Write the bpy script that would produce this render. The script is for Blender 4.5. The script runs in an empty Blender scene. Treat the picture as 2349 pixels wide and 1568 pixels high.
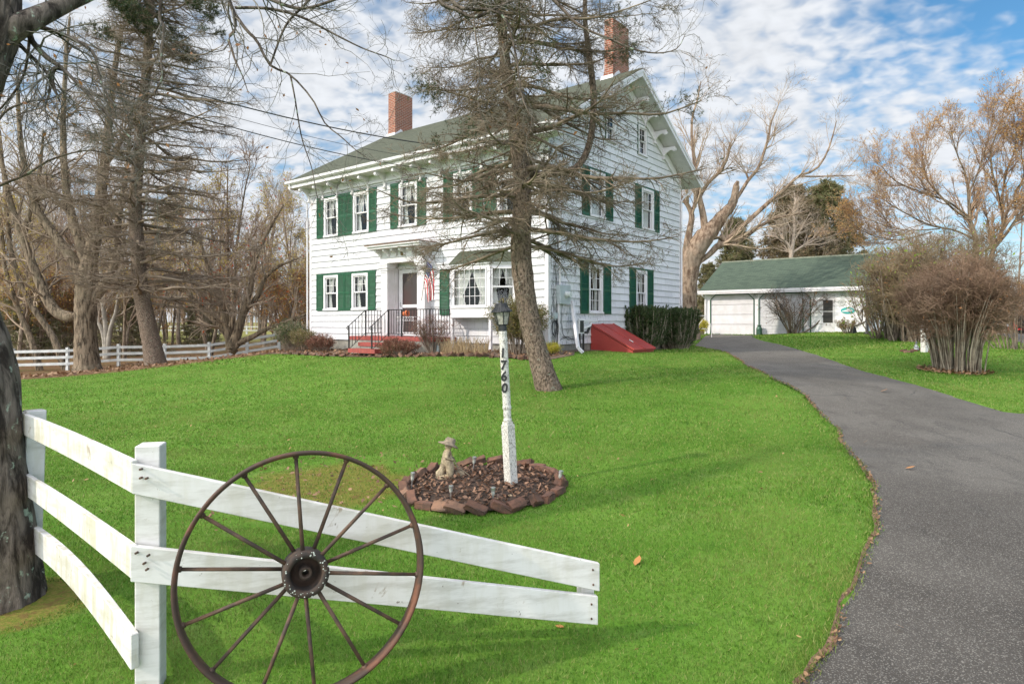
import bpy, bmesh, math, random
import numpy as np
from mathutils import Vector, Matrix
random.seed(7)
R = math.radians
SC = bpy.context.scene
COL = SC.collection
# ------------------------------------------------------------ camera, sky, sun, exposure
EYE = 1.6                       # eye height above the lawn by the wheel
FPX, CXP, HYP = 1485.0, 1174.5, 738.3   # survey camera: focal length, centre column, horizon row
cd = bpy.data.cameras.new('camera'); cam = bpy.data.objects.new('camera', cd); COL.objects.link(cam)
cam.location = (0, 0, EYE); cam.rotation_euler = (R(90), 0, 0)
cd.sensor_width = 36; cd.lens = FPX / 2349 * 36; cd.shift_y = -(784 - HYP) / 2349
cd.clip_start = 0.05; cd.clip_end = 6000
SC.camera = cam
SC.view_settings.view_transform = 'Standard'; SC.view_settings.look = 'None'
SC.view_settings.exposure = 0.34; SC.view_settings.gamma = 1
SUN_EL, SUN_AZ = R(34), math.atan2(-0.93, -0.40)      # azimuth from +Y towards +X
sd = Vector((math.sin(SUN_AZ) * math.cos(SUN_EL), math.cos(SUN_AZ) * math.cos(SUN_EL), math.sin(SUN_EL)))
sl = bpy.data.lights.new('sun', 'SUN'); sun = bpy.data.objects.new('sun', sl); COL.objects.link(sun)
sl.energy = 2.7; sl.angle = R(1.2); sl.color = (1.0, 0.925, 0.80)
sun.rotation_euler = sd.to_track_quat('Z', 'Y').to_euler(); sun.location = (-20, -15, 30)
wd = bpy.data.worlds.new('World'); SC.world = wd; wd.use_nodes = True
wn = wd.node_tree; wn.nodes.clear()
def N(t, typ, **kw):
    n = t.nodes.new(typ)
    for k, v in kw.items(): setattr(n, k, v)
    return n
def mathn(t, op, a, b=None, c=None, clamp=False):
    n = N(t, 'ShaderNodeMath', operation=op); n.use_clamp = clamp
    for i, x in enumerate((a, b, c)):
        if x is None: continue
        if isinstance(x, (int, float)): n.inputs[i].default_value = x
        else: t.links.new(x, n.inputs[i])
    return n.outputs[0]
def mixc(t, f, a, b):
    n = N(t, 'ShaderNodeMix', data_type='RGBA')
    for i, x in ((0, f), (6, a), (7, b)):
        if isinstance(x, (int, float)): n.inputs[i].default_value = x
        elif isinstance(x, tuple): n.inputs[i].default_value = x
        else: t.links.new(x, n.inputs[i])
    return n.outputs[2]
def ramp(t, x, a, b):
    n = N(t, 'ShaderNodeMapRange'); n.interpolation_type = 'SMOOTHSTEP'
    n.inputs[1].default_value = a; n.inputs[2].default_value = b
    t.links.new(x, n.inputs[0]); return n.outputs[0]
sky = N(wn, 'ShaderNodeTexSky', sky_type='NISHITA'); sky.sun_disc = False
sky.sun_elevation = SUN_EL; sky.sun_rotation = SUN_AZ % (2 * math.pi); sky.dust_density = 0.6; sky.ozone_density = 1.6
tc = N(wn, 'ShaderNodeTexCoord'); sx = N(wn, 'ShaderNodeSeparateXYZ'); wn.links.new(tc.outputs['Generated'], sx.inputs[0])
zz = mathn(wn, 'ADD', mathn(wn, 'MAXIMUM', sx.outputs[2], 0.0), 0.30)
cmb = N(wn, 'ShaderNodeCombineXYZ')
wn.links.new(mathn(wn, 'DIVIDE', sx.outputs[0], zz), cmb.inputs[0]); wn.links.new(mathn(wn, 'DIVIDE', sx.outputs[1], zz), cmb.inputs[1])
def wnoise(scale, detail, rough, off=0.0, dist=0.0, sc3=(1, 1, 1), rot=0):
    mp = N(wn, 'ShaderNodeMapping'); mp.inputs[1].default_value = (off, off * .7, off * .3); mp.inputs[3].default_value = sc3
    mp.inputs[2].default_value = (0, 0, rot)
    wn.links.new(cmb.outputs[0], mp.inputs[0])
    n = N(wn, 'ShaderNodeTexNoise'); n.inputs['Scale'].default_value = scale; n.inputs['Detail'].default_value = detail
    n.inputs['Roughness'].default_value = rough; n.inputs['Distortion'].default_value = dist
    wn.links.new(mp.outputs[0], n.inputs['Vector']); return n.outputs['Fac']
big = wnoise(1.3, 3, .5, 3.1); mid = wnoise(5.0, 3, .5, 1.7, .2); fine = wnoise(22, 2.5, .45, 0.4, .25, (1, 1.15, 1), .6)
# thin out the cover in the clear patch up to the right of the view
hol = mathn(wn, 'MULTIPLY', mathn(wn, 'SUBTRACT', sx.outputs[0], 0.33), 1.35)
hol = mathn(wn, 'MULTIPLY', mathn(wn, 'MAXIMUM', hol, 0.0), mathn(wn, 'MULTIPLY', mathn(wn, 'MAXIMUM', mathn(wn, 'SUBTRACT', sx.outputs[2], .12), 0), 3.6))
cov = mathn(wn, 'ADD', mathn(wn, 'MULTIPLY', big, 0.60), mathn(wn, 'ADD', mathn(wn, 'MULTIPLY', mid, 0.45), mathn(wn, 'MULTIPLY', fine, 0.55)))
cov = mathn(wn, 'SUBTRACT', cov, hol)
mask = ramp(wn, cov, 0.51, 0.88)
low = mathn(wn, 'SUBTRACT', 1.0, ramp(wn, sx.outputs[2], -0.02, 0.22))
mask = mathn(wn, 'MAXIMUM', mask, mathn(wn, 'MULTIPLY', low, 0.85))
# extra cloud brightness added behind the camera to fill the shaded gable wall
dp = N(wn, 'ShaderNodeVectorMath', operation='DOT_PRODUCT'); wn.links.new(tc.outputs['Generated'], dp.inputs[0]); dp.inputs[1].default_value = Vector((0.05, -0.80, 0.60)).normalized()
glow = mathn(wn, 'ADD', 1.0, mathn(wn, 'MULTIPLY', ramp(wn, dp.outputs['Value'], -0.15, 0.85), 3.0))
shade = mathn(wn, 'MULTIPLY', mathn(wn, 'ADD', 0.88, mathn(wn, 'MULTIPLY', ramp(wn, fine, .3, .75), 0.14)), glow)
CL = 5.6
cl = N(wn, 'ShaderNodeCombineColor')
for i, k in enumerate((0.935, 0.97, 1.025)): wn.links.new(mathn(wn, 'MULTIPLY', shade, CL * k), cl.inputs[i])
skm = N(wn, 'ShaderNodeVectorMath', operation='MULTIPLY'); wn.links.new(sky.outputs[0], skm.inputs[0]); skm.inputs[1].default_value = (.50, .85, .98)
skc = mixc(wn, mask, skm.outputs[0], cl.outputs[0])
bgn = N(wn, 'ShaderNodeBackground'); bgn.inputs[1].default_value = 0.13; wn.links.new(skc, bgn.inputs[0])
wo = N(wn, 'ShaderNodeOutputWorld'); wn.links.new(bgn.outputs[0], wo.inputs[0])

# ------------------------------------------------------------ survey helpers
def W(px, py, Y):               # a surveyed image point at depth Y -> world point
    return np.array(((px - CXP) / FPX * Y, Y, EYE + (HYP - py) / FPX * Y))
_cp = [(1170,1120,6.0),(1260,893,11.5),(1257,806,17.7),(713,800,24.4),(900,806,21.8),(1560,797,24.8),(1480,803,21.5),
 (1735,768,34),(1616,765.5,36),(1900,762,31.5),(2185,855,14.4),(2122,803,19),(2050,780,26),(2349,940,9.9),(2300,772,27),
 (30,868,20),(300,850,26),(363,846,28),(200,850,32),(155,849,34),(272,839,35),(480,834,36),(620,812,31),(640,806,38),
 (1930,1000,7.9),(2000,1190,4.8),(1750,860,12.0),(1000,850,14.5),(1500,850,14.5),(500,900,14.5),(2230,765,38)]
_c = [tuple(W(*c)) for c in _cp] + [(x, y, z + EYE) for x, y, z in
 [(0,0,-1.66),(-3,2.75,-1.6),(-1.5,2.75,-1.57),(.4,3.2,-1.6),(3,3,-1.68),(8,4,-1.66),(-5,8,-1.62),(-8,12,-1.72),
  (0,60,-1.6),(-40,60,-2.1),(45,60,-.8),(-60,110,-1.7),(0,-10,-1.7),(-25,20,-2.2),(30,10,-1.1),(25,-5,-1.6),(-20,0,-1.8),
  (0,110,-1.6),(60,110,-1.2),(-35,35,-2.4),(0,35,-1.2)]]
_c = np.array(_c)
def _tps(d): return d * d * np.log(d + 1e-6)
_n = len(_c); _K = _tps(np.linalg.norm(_c[:, None, :2] - _c[None, :, :2], axis=2)) + np.eye(_n) * 0.35
_Pm = np.c_[np.ones(_n), _c[:, :2]]
_A = np.block([[_K, _Pm], [_Pm.T, np.zeros((3, 3))]])
_w = np.linalg.solve(_A, np.r_[_c[:, 2], 0, 0, 0])
def terr(x, y):
    x = np.asarray(x, float); y = np.asarray(y, float); sh = x.shape
    p = np.c_[x.ravel(), y.ravel()]; out = np.zeros(len(p))
    rr = np.hypot(p[:, 0], p[:, 1] - 25); k = np.clip((rr - 60) / 50, 0, 1); k = k * k * (3 - 2 * k)
    m = rr < 112
    q = p[m]
    for i in range(0, len(q), 20000):
        s = q[i:i + 20000]
        d = np.linalg.norm(s[:, None, :] - _c[None, :, :2], axis=2)
        v = _tps(d) @ _w[:_n] + np.c_[np.ones(len(s)), s] @ _w[_n:]
        idx = np.where(m)[0][i:i + 20000]; out[idx] = v
    out = out * (1 - k) + (EYE - 1.7) * k
    return out.reshape(sh)
def tz(x, y): return float(terr(np.array([x]), np.array([y]))[0])
_Ys = np.r_[np.arange(1, 20, .05), np.arange(20, 110, .25)]
def G(px, py):                  # surveyed ground point
    X = (px - CXP) / FPX * _Ys; z = EYE + (HYP - py) / FPX * _Ys
    d = z - terr(X, _Ys); i = int(np.argmax(d < 0))
    if d[i] >= 0: i = len(_Ys) - 1
    t = d[i - 1] / (d[i - 1] - d[i]) if i > 0 else 0
    Y = _Ys[i - 1] + t * (_Ys[i] - _Ys[i - 1]); x = (px - CXP) / FPX * Y
    return np.array((x, Y, tz(x, Y)))

# ------------------------------------------------------------ object helpers
def lab(o, label=None, cat=None, group=None, kind=None):
    if label: o['label'] = label
    if cat: o['category'] = cat
    if group: o['group'] = group
    if kind: o['kind'] = kind
    return o
def thing(name, label, cat, loc=(0, 0, 0), rotz=0, group=None, rot=None):
    o = bpy.data.objects.new(name, None); COL.objects.link(o); o.empty_display_size = .2
    o.location = loc; o.rotation_euler = rot if rot else (0, 0, rotz)
    return lab(o, label, cat, group)
def link(name, me, m=None, parent=None, smooth=False):
    o = bpy.data.objects.new(name, me); COL.objects.link(o)
    if m is not None:
        for q in (m if isinstance(m, (list, tuple)) else [m]): me.materials.append(q)
    if smooth: me.polygons.foreach_set('use_smooth', [True] * len(me.polygons))
    if parent is not None: o.parent = parent
    return o
def copytree(o, parent=None):
    c = o.copy(); COL.objects.link(c)
    if parent is not None: c.parent = parent
    for ch in list(o.children): copytree(ch, c)
    return c
class MB:
    def __init__(s, M=None): s.v = []; s.f = []; s.mi = []; s.M = M
    def add(s, vs, fs, mi=0, M=None):
        b = len(s.v)
        for p in vs:
            p = Vector(p)
            if M is not None: p = M @ p
            if s.M is not None: p = s.M @ p
            s.v.append(tuple(p))
        for f in fs: s.f.append(tuple(b + i for i in f)); s.mi.append(mi)
        return s
    def box(s, x0, y0, z0, x1, y1, z1, mi=0, M=None):
        v = [(x0,y0,z0),(x1,y0,z0),(x1,y1,z0),(x0,y1,z0),(x0,y0,z1),(x1,y0,z1),(x1,y1,z1),(x0,y1,z1)]
        return s.add(v, [(3,2,1,0),(4,5,6,7),(0,1,5,4),(1,2,6,5),(2,3,7,6),(3,0,4,7)], mi, M)
    def prism(s, poly, a, b, axis=1, mi=0, M=None):    # poly in the two other axes, extruded from a to b along axis
        n = len(poly)
        def pt(p, t): return {0: (t, p[0], p[1]), 1: (p[0], t, p[1]), 2: (p[0], p[1], t)}[axis]
        v = [pt(p, a) for p in poly] + [pt(p, b) for p in poly]
        f = [tuple(range(n))[::-1], tuple(range(n, 2 * n))] + [(i, (i + 1) % n, n + (i + 1) % n, n + i) for i in range(n)]
        return s.add(v, f, mi, M)
    def cyl(s, p0, p1, r0, r1=None, k=12, mi=0, caps=True, M=None):
        r1 = r0 if r1 is None else r1; p0 = Vector(p0); p1 = Vector(p1); d = (p1 - p0).normalized()
        u = d.orthogonal().normalized(); w = d.cross(u)
        v = []
        for p, r in ((p0, r0), (p1, r1)):
            for i in range(k):
                a = 2 * math.pi * i / k; v.append(p + u * (r * math.cos(a)) + w * (r * math.sin(a)))
        f = [(i, (i + 1) % k, k + (i + 1) % k, k + i) for i in range(k)]
        if caps: f += [tuple(range(k))[::-1], tuple(range(k, 2 * k))]
        return s.add(v, f, mi, M)
    def lathe(s, prof, c=(0, 0, 0), k=16, mi=0, M=None, sx=1, sy=1):      # prof: (radius, z)
        v = []; n = len(prof)
        for r, z in prof:
            for i in range(k):
                a = 2 * math.pi * i / k; v.append((c[0] + r * math.cos(a) * sx, c[1] + r * math.sin(a) * sy, c[2] + z))
        f = [(j * k + i, j * k + (i + 1) % k, (j + 1) * k + (i + 1) % k, (j + 1) * k + i) for j in range(n - 1) for i in range(k)]
        f += [tuple(range(k))[::-1], tuple(range((n - 1) * k, n * k))]
        return s.add(v, f, mi, M)
    def ball(s, c, r, k=10, mi=0, sx=1, sy=1, sz=1, M=None):
        m = max(4, k // 2)
        return s.lathe([(max(1e-4, r * math.sin(math.pi * j / m)), -r * math.cos(math.pi * j / m) * sz) for j in range(m + 1)], c, k, mi, M, sx, sy)
    def tube(s, pts, r, k=8, mi=0):
        P = np.array([[tuple(p) for p in pts]]); rr = np.array([[r] * len(pts)]) if not isinstance(r, (list, tuple)) else np.array([r])
        V, F = tubes([(P, rr, k)]); n = len(pts)
        return s.add([tuple(v) for v in V], [tuple(f) for f in F] + [tuple(range(k))[::-1], tuple(range((n - 1) * k, n * k))], mi)
    def build(s, name, m, parent=None, smooth=False, bevel=0.0):
        me = bpy.data.meshes.new(name); me.from_pydata(s.v, [], s.f)
        if isinstance(m, (list, tuple)): me.polygons.foreach_set('material_index', s.mi)
        bm = bmesh.new(); bm.from_mesh(me); bmesh.ops.recalc_face_normals(bm, faces=bm.faces)
        if bevel: 
            bmesh.ops.bevel(bm, geom=[e for e in bm.edges if len(e.link_faces) == 2 and e.calc_face_angle(0) > .6], offset=bevel, segments=1, affect='EDGES')
        bm.to_mesh(me); bm.free(); me.update()
        return link(name, me, m, parent, smooth)
def npmesh(name, V, F, m, parent=None, smooth=False, mi=None):
    V = np.asarray(V, np.float32); F = np.asarray(F, np.int32); k = F.shape[1]
    me = bpy.data.meshes.new(name); me.vertices.add(len(V)); me.vertices.foreach_set('co', V.ravel())
    me.loops.add(F.size); me.loops.foreach_set('vertex_index', F.ravel())
    me.polygons.add(len(F)); me.polygons.foreach_set('loop_start', np.arange(0, F.size, k, dtype=np.int32))
    try: me.polygons.foreach_set('loop_total', np.full(len(F), k, np.int32))
    except Exception: pass
    if mi is not None: me.polygons.foreach_set('material_index', np.asarray(mi, np.int32))
    if smooth: me.polygons.foreach_set('use_smooth', np.ones(len(F), bool))
    me.update(calc_edges=True)
    return link(name, me, m, parent)
def nrm(a): return a / (np.linalg.norm(a, axis=-1, keepdims=True) + 1e-12)
def tubes(groups):
    Vs = []; Fs = []; b = 0
    for P, Rr, k in groups:
        P = np.asarray(P, float); Rr = np.asarray(Rr, float); Nn, n, _ = P.shape
        if Nn == 0: continue
        T = nrm(np.gradient(P, axis=1)); mean = nrm(P[:, -1] - P[:, 0])
        ref = np.where(np.abs(mean[:, 2:3]) > .8, np.array([[1., 0.1, 0]]), np.array([[0.05, 0.02, 1.]]))[:, None, :]
        U = nrm(np.cross(T, np.broadcast_to(ref, T.shape))); Wv = np.cross(T, U)
        a = np.arange(k) * 2 * np.pi / k
        V = P[:, :, None, :] + Rr[:, :, None, None] * (np.cos(a)[None, None, :, None] * U[:, :, None, :] + np.sin(a)[None, None, :, None] * Wv[:, :, None, :])
        Vs.append(V.reshape(-1, 3))
        i = np.arange(n - 1)[:, None]; j = np.arange(k)[None, :]
        q = np.stack([i * k + j, i * k + (j + 1) % k, (i + 1) * k + (j + 1) % k, (i + 1) * k + j], -1).reshape(-1, 4)
        Fs.append((q[None] + (np.arange(Nn) * n * k)[:, None, None] + b).reshape(-1, 4)); b += Nn * n * k
    return np.concatenate(Vs), np.concatenate(Fs)
# ------------------------------------------------------------ materials
def C(r, g, b):
    f = lambda c: ((c / 255) / 12.92 if c / 255 <= .04045 else (((c / 255) + .055) / 1.055) ** 2.4)
    return (f(r), f(g), f(b), 1)
_mats = {}
def mk(name):
    m = bpy.data.materials.new(name); m.use_nodes = True; t = m.node_tree
    b = t.nodes['Principled BSDF']; return m, t, b
def noise(t, scale, detail=4, rough=.55, vec=None, sc3=None, dist=0):
    n = N(t, 'ShaderNodeTexNoise'); n.inputs['Scale'].default_value = scale; n.inputs['Detail'].default_value = detail
    n.inputs['Roughness'].default_value = rough; n.inputs['Distortion'].default_value = dist
    if vec is None: vec = N(t, 'ShaderNodeTexCoord').outputs['Object']
    if sc3:
        mp = N(t, 'ShaderNodeMapping'); mp.inputs[3].default_value = sc3; t.links.new(vec, mp.inputs[0]); vec = mp.outputs[0]
    t.links.new(vec, n.inputs['Vector']); return n.outputs['Fac']
def bump(t, b, h, strength=.3, dist=.01):
    n = N(t, 'ShaderNodeBump'); n.inputs['Strength'].default_value = strength; n.inputs['Distance'].default_value = dist
    t.links.new(h, n.inputs['Height']); t.links.new(n.outputs[0], b.inputs['Normal'])
def plain(name, c1, c2=None, scale=6, rough=.7, bmp=0, metal=0, sc3=None, lo=.35, hi=.65, bs=.01, spec=None, detail=5):
    m, t, b = mk(name); b.inputs['Roughness'].default_value = rough; b.inputs['Metallic'].default_value = metal
    if spec is not None: b.inputs['Specular IOR Level'].default_value = spec
    if c2 is None: c2 = tuple(x * .8 for x in c1[:3]) + (1,)
    n = noise(t, scale, detail, .6, sc3=sc3)
    t.links.new(mixc(t, ramp(t, n, lo, hi), c1, c2), b.inputs['Base Color'])
    if bmp: bump(t, b, n, bmp, bs)
    return m
def leafmat(name, cols, trans=.35, scale=9):
    m, t, b = mk(name); b.inputs['Roughness'].default_value = .6
    g = N(t, 'ShaderNodeNewGeometry'); r = g.outputs['Random Per Island']
    cr = N(t, 'ShaderNodeValToRGB'); t.links.new(r, cr.inputs[0])
    e = cr.color_ramp.elements; e[0].color = cols[0]; e[1].color = cols[-1]
    for i, c in enumerate(cols[1:-1]): q = e.new((i + 1) / (len(cols) - 1)); q.color = c
    t.links.new(cr.outputs[0], b.inputs['Base Color'])
    tr = N(t, 'ShaderNodeBsdfTranslucent'); t.links.new(cr.outputs[0], tr.inputs[0])
    mx = N(t, 'ShaderNodeMixShader'); mx.inputs[0].default_value = trans
    t.links.new(b.outputs[0], mx.inputs[1]); t.links.new(tr.outputs[0], mx.inputs[2])
    t.links.new(mx.outputs[0], t.nodes['Material Output'].inputs[0]); return m
def barkmat(name, c1, c2, c3=None, scale=9, bmp=.8, stretch=.25, lichen=0):
    m, t, b = mk(name); b.inputs['Roughness'].default_value = .9; b.inputs['Specular IOR Level'].default_value = .2
    n = noise(t, scale, 6, .65, sc3=(1, 1, stretch), dist=.4); n2 = noise(t, 1.3, 3, .5)
    c = mixc(t, ramp(t, n, .36, .62), c1, c2)
    if c3: c = mixc(t, mathn(t, 'MULTIPLY', ramp(t, n2, .5, .7), .6), c, c3)
    if lichen:
        c = mixc(t, mathn(t, 'MULTIPLY', ramp(t, noise(t, 14, 4, .6), .6, .68), lichen), c, C(160, 170, 150))
    t.links.new(c, b.inputs['Base Color']); bump(t, b, n, bmp, .03); return m
def brickmat(name, cols, mortar, bw, bh, vec='xz', ms=.012, bmp=.5, rough=.85, offset=.5, cvar=.9, bias=0.0, dirt=.35, zs=1):
    m, t, b = mk(name); b.inputs['Roughness'].default_value = rough
    tcn = N(t, 'ShaderNodeTexCoord'); s = N(t, 'ShaderNodeSeparateXYZ'); t.links.new(tcn.outputs['Object'], s.inputs[0])
    cb = N(t, 'ShaderNodeCombineXYZ')
    if vec == 'xz': t.links.new(mathn(t, 'ADD', s.outputs[0], s.outputs[1]), cb.inputs[0]); t.links.new(s.outputs[2], cb.inputs[1])
    else: t.links.new(s.outputs[0], cb.inputs[0]); t.links.new(mathn(t, 'MULTIPLY', s.outputs[1], zs), cb.inputs[1])
    br = N(t, 'ShaderNodeTexBrick'); t.links.new(cb.outputs[0], br.inputs['Vector'])
    br.inputs['Scale'].default_value = 1; br.inputs['Brick Width'].default_value = bw; br.inputs['Row Height'].default_value = bh
    br.inputs['Mortar Size'].default_value = ms; br.offset = offset; br.inputs['Bias'].default_value = bias
    br.inputs['Color1'].default_value = cols[0]; br.inputs['Color2'].default_value = cols[1]; br.inputs['Mortar'].default_value = mortar
    n = noise(t, 3, 5, .6)
    c = mixc(t, mathn(t, 'MULTIPLY', ramp(t, n, .45, .7), dirt), br.outputs['Color'], cols[2])
    t.links.new(c, b.inputs['Base Color'])
    h = mathn(t, 'ADD', mathn(t, 'SUBTRACT', 1.0, br.outputs['Fac']), mathn(t, 'MULTIPLY', noise(t, 40, 3), .3))
    bump(t, b, h, bmp, .012); return m
WHITE = plain('white_paint', (.72, .68, .70, 1), (.63, .60, .60, 1), 2.5, .55, .05)
def sidingmat(name, peel, k=1.0):
    m, t, b = mk(name); b.inputs['Roughness'].default_value = .6
    tcn = N(t, 'ShaderNodeTexCoord'); s = N(t, 'ShaderNodeSeparateXYZ'); t.links.new(tcn.outputs['Object'], s.inputs[0])
    cb = N(t, 'ShaderNodeCombineXYZ'); t.links.new(mathn(t, 'ADD', s.outputs[0], s.outputs[1]), cb.inputs[0]); t.links.new(mathn(t, 'SUBTRACT', s.outputs[2], 0.97), cb.inputs[1])
    br = N(t, 'ShaderNodeTexBrick'); t.links.new(cb.outputs[0], br.inputs['Vector']); br.inputs['Scale'].default_value = 1
    br.inputs['Brick Width'].default_value = .61 if peel else .3; br.inputs['Row Height'].default_value = .22; br.inputs['Mortar Size'].default_value = .005
    br.inputs['Color1'].default_value = (.69 * k, .665 * k, .685 * k, 1); br.inputs['Color2'].default_value = (.60 * k, .58 * k, .60 * k, 1); br.inputs['Mortar'].default_value = (.36, .36, .36, 1)
    c = mixc(t, mathn(t, 'MULTIPLY', ramp(t, noise(t, 2.2, 5, .65, sc3=(1, 1, .35)), .45, .72), .5), br.outputs['Color'], (.60, .595, .57, 1))
    if peel:
        n = noise(t, 3.2, 5, .6, sc3=(1, 5.5, 1.8)); g2 = noise(t, .55, 2, .5)
        # paint has flaked most near the corner by the meter
        e = ramp(t, s.outputs[1], 5.0, 0.0)
        e2 = ramp(t, s.outputs[2], 6.5, 1.0)
        th = mathn(t, 'SUBTRACT', .745, mathn(t, 'ADD', mathn(t, 'MULTIPLY', mathn(t, 'MULTIPLY', e, e2), .13), mathn(t, 'MULTIPLY', g2, .16)))
        pk = mathn(t, 'GREATER_THAN', n, th)
        c = mixc(t, mathn(t, 'MULTIPLY', pk, .8), c, (.26, .26, .25, 1))
    t.links.new(c, b.inputs['Base Color']); bump(t, b, noise(t, 30, 3, .6, sc3=(.3, .3, 1)), .08, .004); return m
SIDE_F = sidingmat('painted_shingle', False, .88); SIDE_G = sidingmat('flaking_shingle', True)
GREEN = plain('shutter_green', (.010, .085, .035, 1), (.007, .06, .026, 1), 7, .45)
ROOF = brickmat('roof_shingle', [(.075, .080, .050, 1), (.052, .058, .035, 1), (.05, .055, .035, 1)], (.03, .034, .021, 1), .33, .145, 'xy', .006, .5, .95, zs=1.155)
ROOFG = brickmat('green_shingle', [(.070, .098, .066, 1), (.034, .052, .037, 1), (.058, .080, .054, 1)], (.028, .042, .030, 1), .30, .13, 'xy', .006, .5, .95, bias=-.35, zs=1.14)
BRICK = brickmat('chimney_brick', [(.31, .085, .042, 1), (.20, .055, .032, 1), (.34, .14, .08, 1)], (.36, .29, .23, 1), .215, .072, 'xz', .010)
REDBR = plain('painted_red_brick', (.30, .055, .045, 1), (.22, .045, .04, 1), 12, .6, .2)
CONC = plain('concrete', (.30, .28, .24, 1), (.2, .19, .165, 1), 5, .9, .3)
DARK = plain('dark_interior', (.022, .021, .02, 1), (.012, .012, .012, 1), 2, .9)
IRON = plain('black_iron', (.012, .012, .013, 1), (.02, .02, .02, 1), 10, .45)
CURT = plain('curtain_cloth', (.82, .76, .72, 1), (.72, .66, .62, 1), 3, .9)
def glassmat():
    m, t, b = mk('window_glass'); t.nodes.remove(b)
    tr = N(t, 'ShaderNodeBsdfTransparent'); tr.inputs[0].default_value = (.86, .88, .88, 1)
    gl = N(t, 'ShaderNodeBsdfGlossy'); gl.inputs['Roughness'].default_value = .03
    fr = N(t, 'ShaderNodeLayerWeight'); fr.inputs[0].default_value = .5
    mx = N(t, 'ShaderNodeMixShader'); t.links.new(mathn(t, 'ADD', .03, mathn(t, 'MULTIPLY', mathn(t, 'POWER', fr.outputs['Facing'], 5.0), .95), clamp=True), mx.inputs[0])
    t.links.new(tr.outputs[0], mx.inputs[1]); t.links.new(gl.outputs[0], mx.inputs[2]); t.links.new(mx.outputs[0], t.nodes['Material Output'].inputs[0]); return m
GLASS = glassmat()
RUST = plain('rusty_iron', (.05, .028, .018, 1), (.17, .062, .030, 1), 5, .7, .4, sc3=(1, 1, 1), lo=.45, hi=.7, bs=.004)
RUST2 = plain('dark_rusty_iron', (.05, .032, .023, 1), (.12, .065, .038, 1), 14, .75, .5, bs=.003)
STEEL = plain('brushed_steel', (.6, .6, .58, 1), (.45, .45, .44, 1), 10, .35, 0, .9)
# ------------------------------------------------------------ ground, drive
def inpoly(x, y, poly):
    ins = np.zeros(x.shape, bool); n = len(poly)
    for i in range(n):
        x0, y0 = poly[i]; x1, y1 = poly[(i + 1) % n]
        c = ((y0 > y) != (y1 > y)) & (x < (x1 - x0) * (y - y0) / (y1 - y0 + 1e-12) + x0); ins ^= c
    return ins
def polydist(x, y, poly, closed=True):
    d = np.full(x.shape, 1e9); n = len(poly)
    for i in range(n if closed else n - 1):
        a = np.array(poly[i]); b = np.array(poly[(i + 1) % n]); ab = b - a
        t = np.clip(((x - a[0]) * ab[0] + (y - a[1]) * ab[1]) / (ab @ ab + 1e-12), 0, 1)
        d = np.minimum(d, np.hypot(x - a[0] - t * ab[0], y - a[1] - t * ab[1]))
    return d
LE_px = [(1592,792),(1612,797),(1660,806),(1700,828),(1738,850),(1775,870),(1815,885),(1845,905),(1870,935),(1900,965),(1925,985),(1928,1012),(1955,1045),(1985,1080),(2003,1115),(2003,1160),(2012,1200),(2000,1235),(1983,1265),(1970,1310),(1950,1345),(1935,1385),(1912,1420),(1900,1462),(1868,1512),(1838,1545),(1822,1568)]
RE_px = [(1735,768),(1728,773),(1742,779),(1790,789),(1850,806),(1920,829),(1990,852),(2060,870),(2130,889),(2200,912),(2262,930),(2300,942),(2336,946)]
def dense(pts, step, jit=0.0, seed=1):
    rg = random.Random(seed); out = []
    for i in range(len(pts) - 1):
        a = np.array(pts[i][:2]); b = np.array(pts[i + 1][:2]); L = np.linalg.norm(b - a); k = max(1, int(L / step))
        nn = np.array([-(b - a)[1], (b - a)[0]]) / (L + 1e-9)
        for j in range(k):
            p = a + (b - a) * j / k
            out.append(tuple(p + nn * (rg.uniform(-jit, jit) if (i or j) else 0)))
    out.append(tuple(pts[-1][:2])); return out
LE = dense([G(*p) for p in LE_px], .12, .018, 3); RE = dense([G(*p) for p in RE_px], .2, .02, 4)
islf = [(9.5, 10.6), (11.5, 13.4), (16, 17), (30, 20)]
DRIVE = LE + [(1.1, 2.0), (.9, .6), (.6, -4), (30, -6), (30, 6), (20, 10), (13, 11.2)] + [(10.2, 10.9)][:0] + list(reversed(RE)) + [(9.4 + 1.6, 36.6)][:0]
g0 = G(1616, 766)
apron = [tuple(G(1600, 790)[:2]), tuple(G(1612, 766)[:2])]
DRIVE = DRIVE + [(11.0, 35.7), (10.2, 34.2)]
BACK = [tuple(G(2290, 768)[:2]), tuple(G(2310, 772)[:2]), tuple(G(2349, 789)[:2]), tuple(G(2460, 826)[:2]), (32, 22), (50, 28), (50, 44), (26, 44)]
def sheet(name, poly, m, step=.3, lift=0.0):
    bm = bmesh.new(); vs = [bm.verts.new((p[0], p[1], 0)) for p in poly]
    es = [bm.edges.new((vs[i], vs[(i + 1) % len(vs)])) for i in range(len(vs))]
    bmesh.ops.triangle_fill(bm, edges=es, use_beauty=True)
    x0 = min(p[0] for p in poly); x1 = max(p[0] for p in poly); y0 = min(p[1] for p in poly); y1 = max(p[1] for p in poly)
    x = x0
    while x < x1:
        x += step; bmesh.ops.bisect_plane(bm, geom=bm.verts[:] + bm.edges[:] + bm.faces[:], plane_co=(x, 0, 0), plane_no=(1, 0, 0))
    y = y0
    while y < y1:
        y += step; bmesh.ops.bisect_plane(bm, geom=bm.verts[:] + bm.edges[:] + bm.faces[:], plane_co=(0, y, 0), plane_no=(0, 1, 0))
    co = np.array([v.co[:] for v in bm.verts]); z = terr(co[:, 0], co[:, 1]) + lift
    for v, q in zip(bm.verts, z): v.co.z = q
    for f in bm.faces:
        if f.normal.z < 0: f.normal_flip()
    me = bpy.data.meshes.new(name); bm.to_mesh(me); bm.free()
    return link(name, me, m, None, True)
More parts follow.
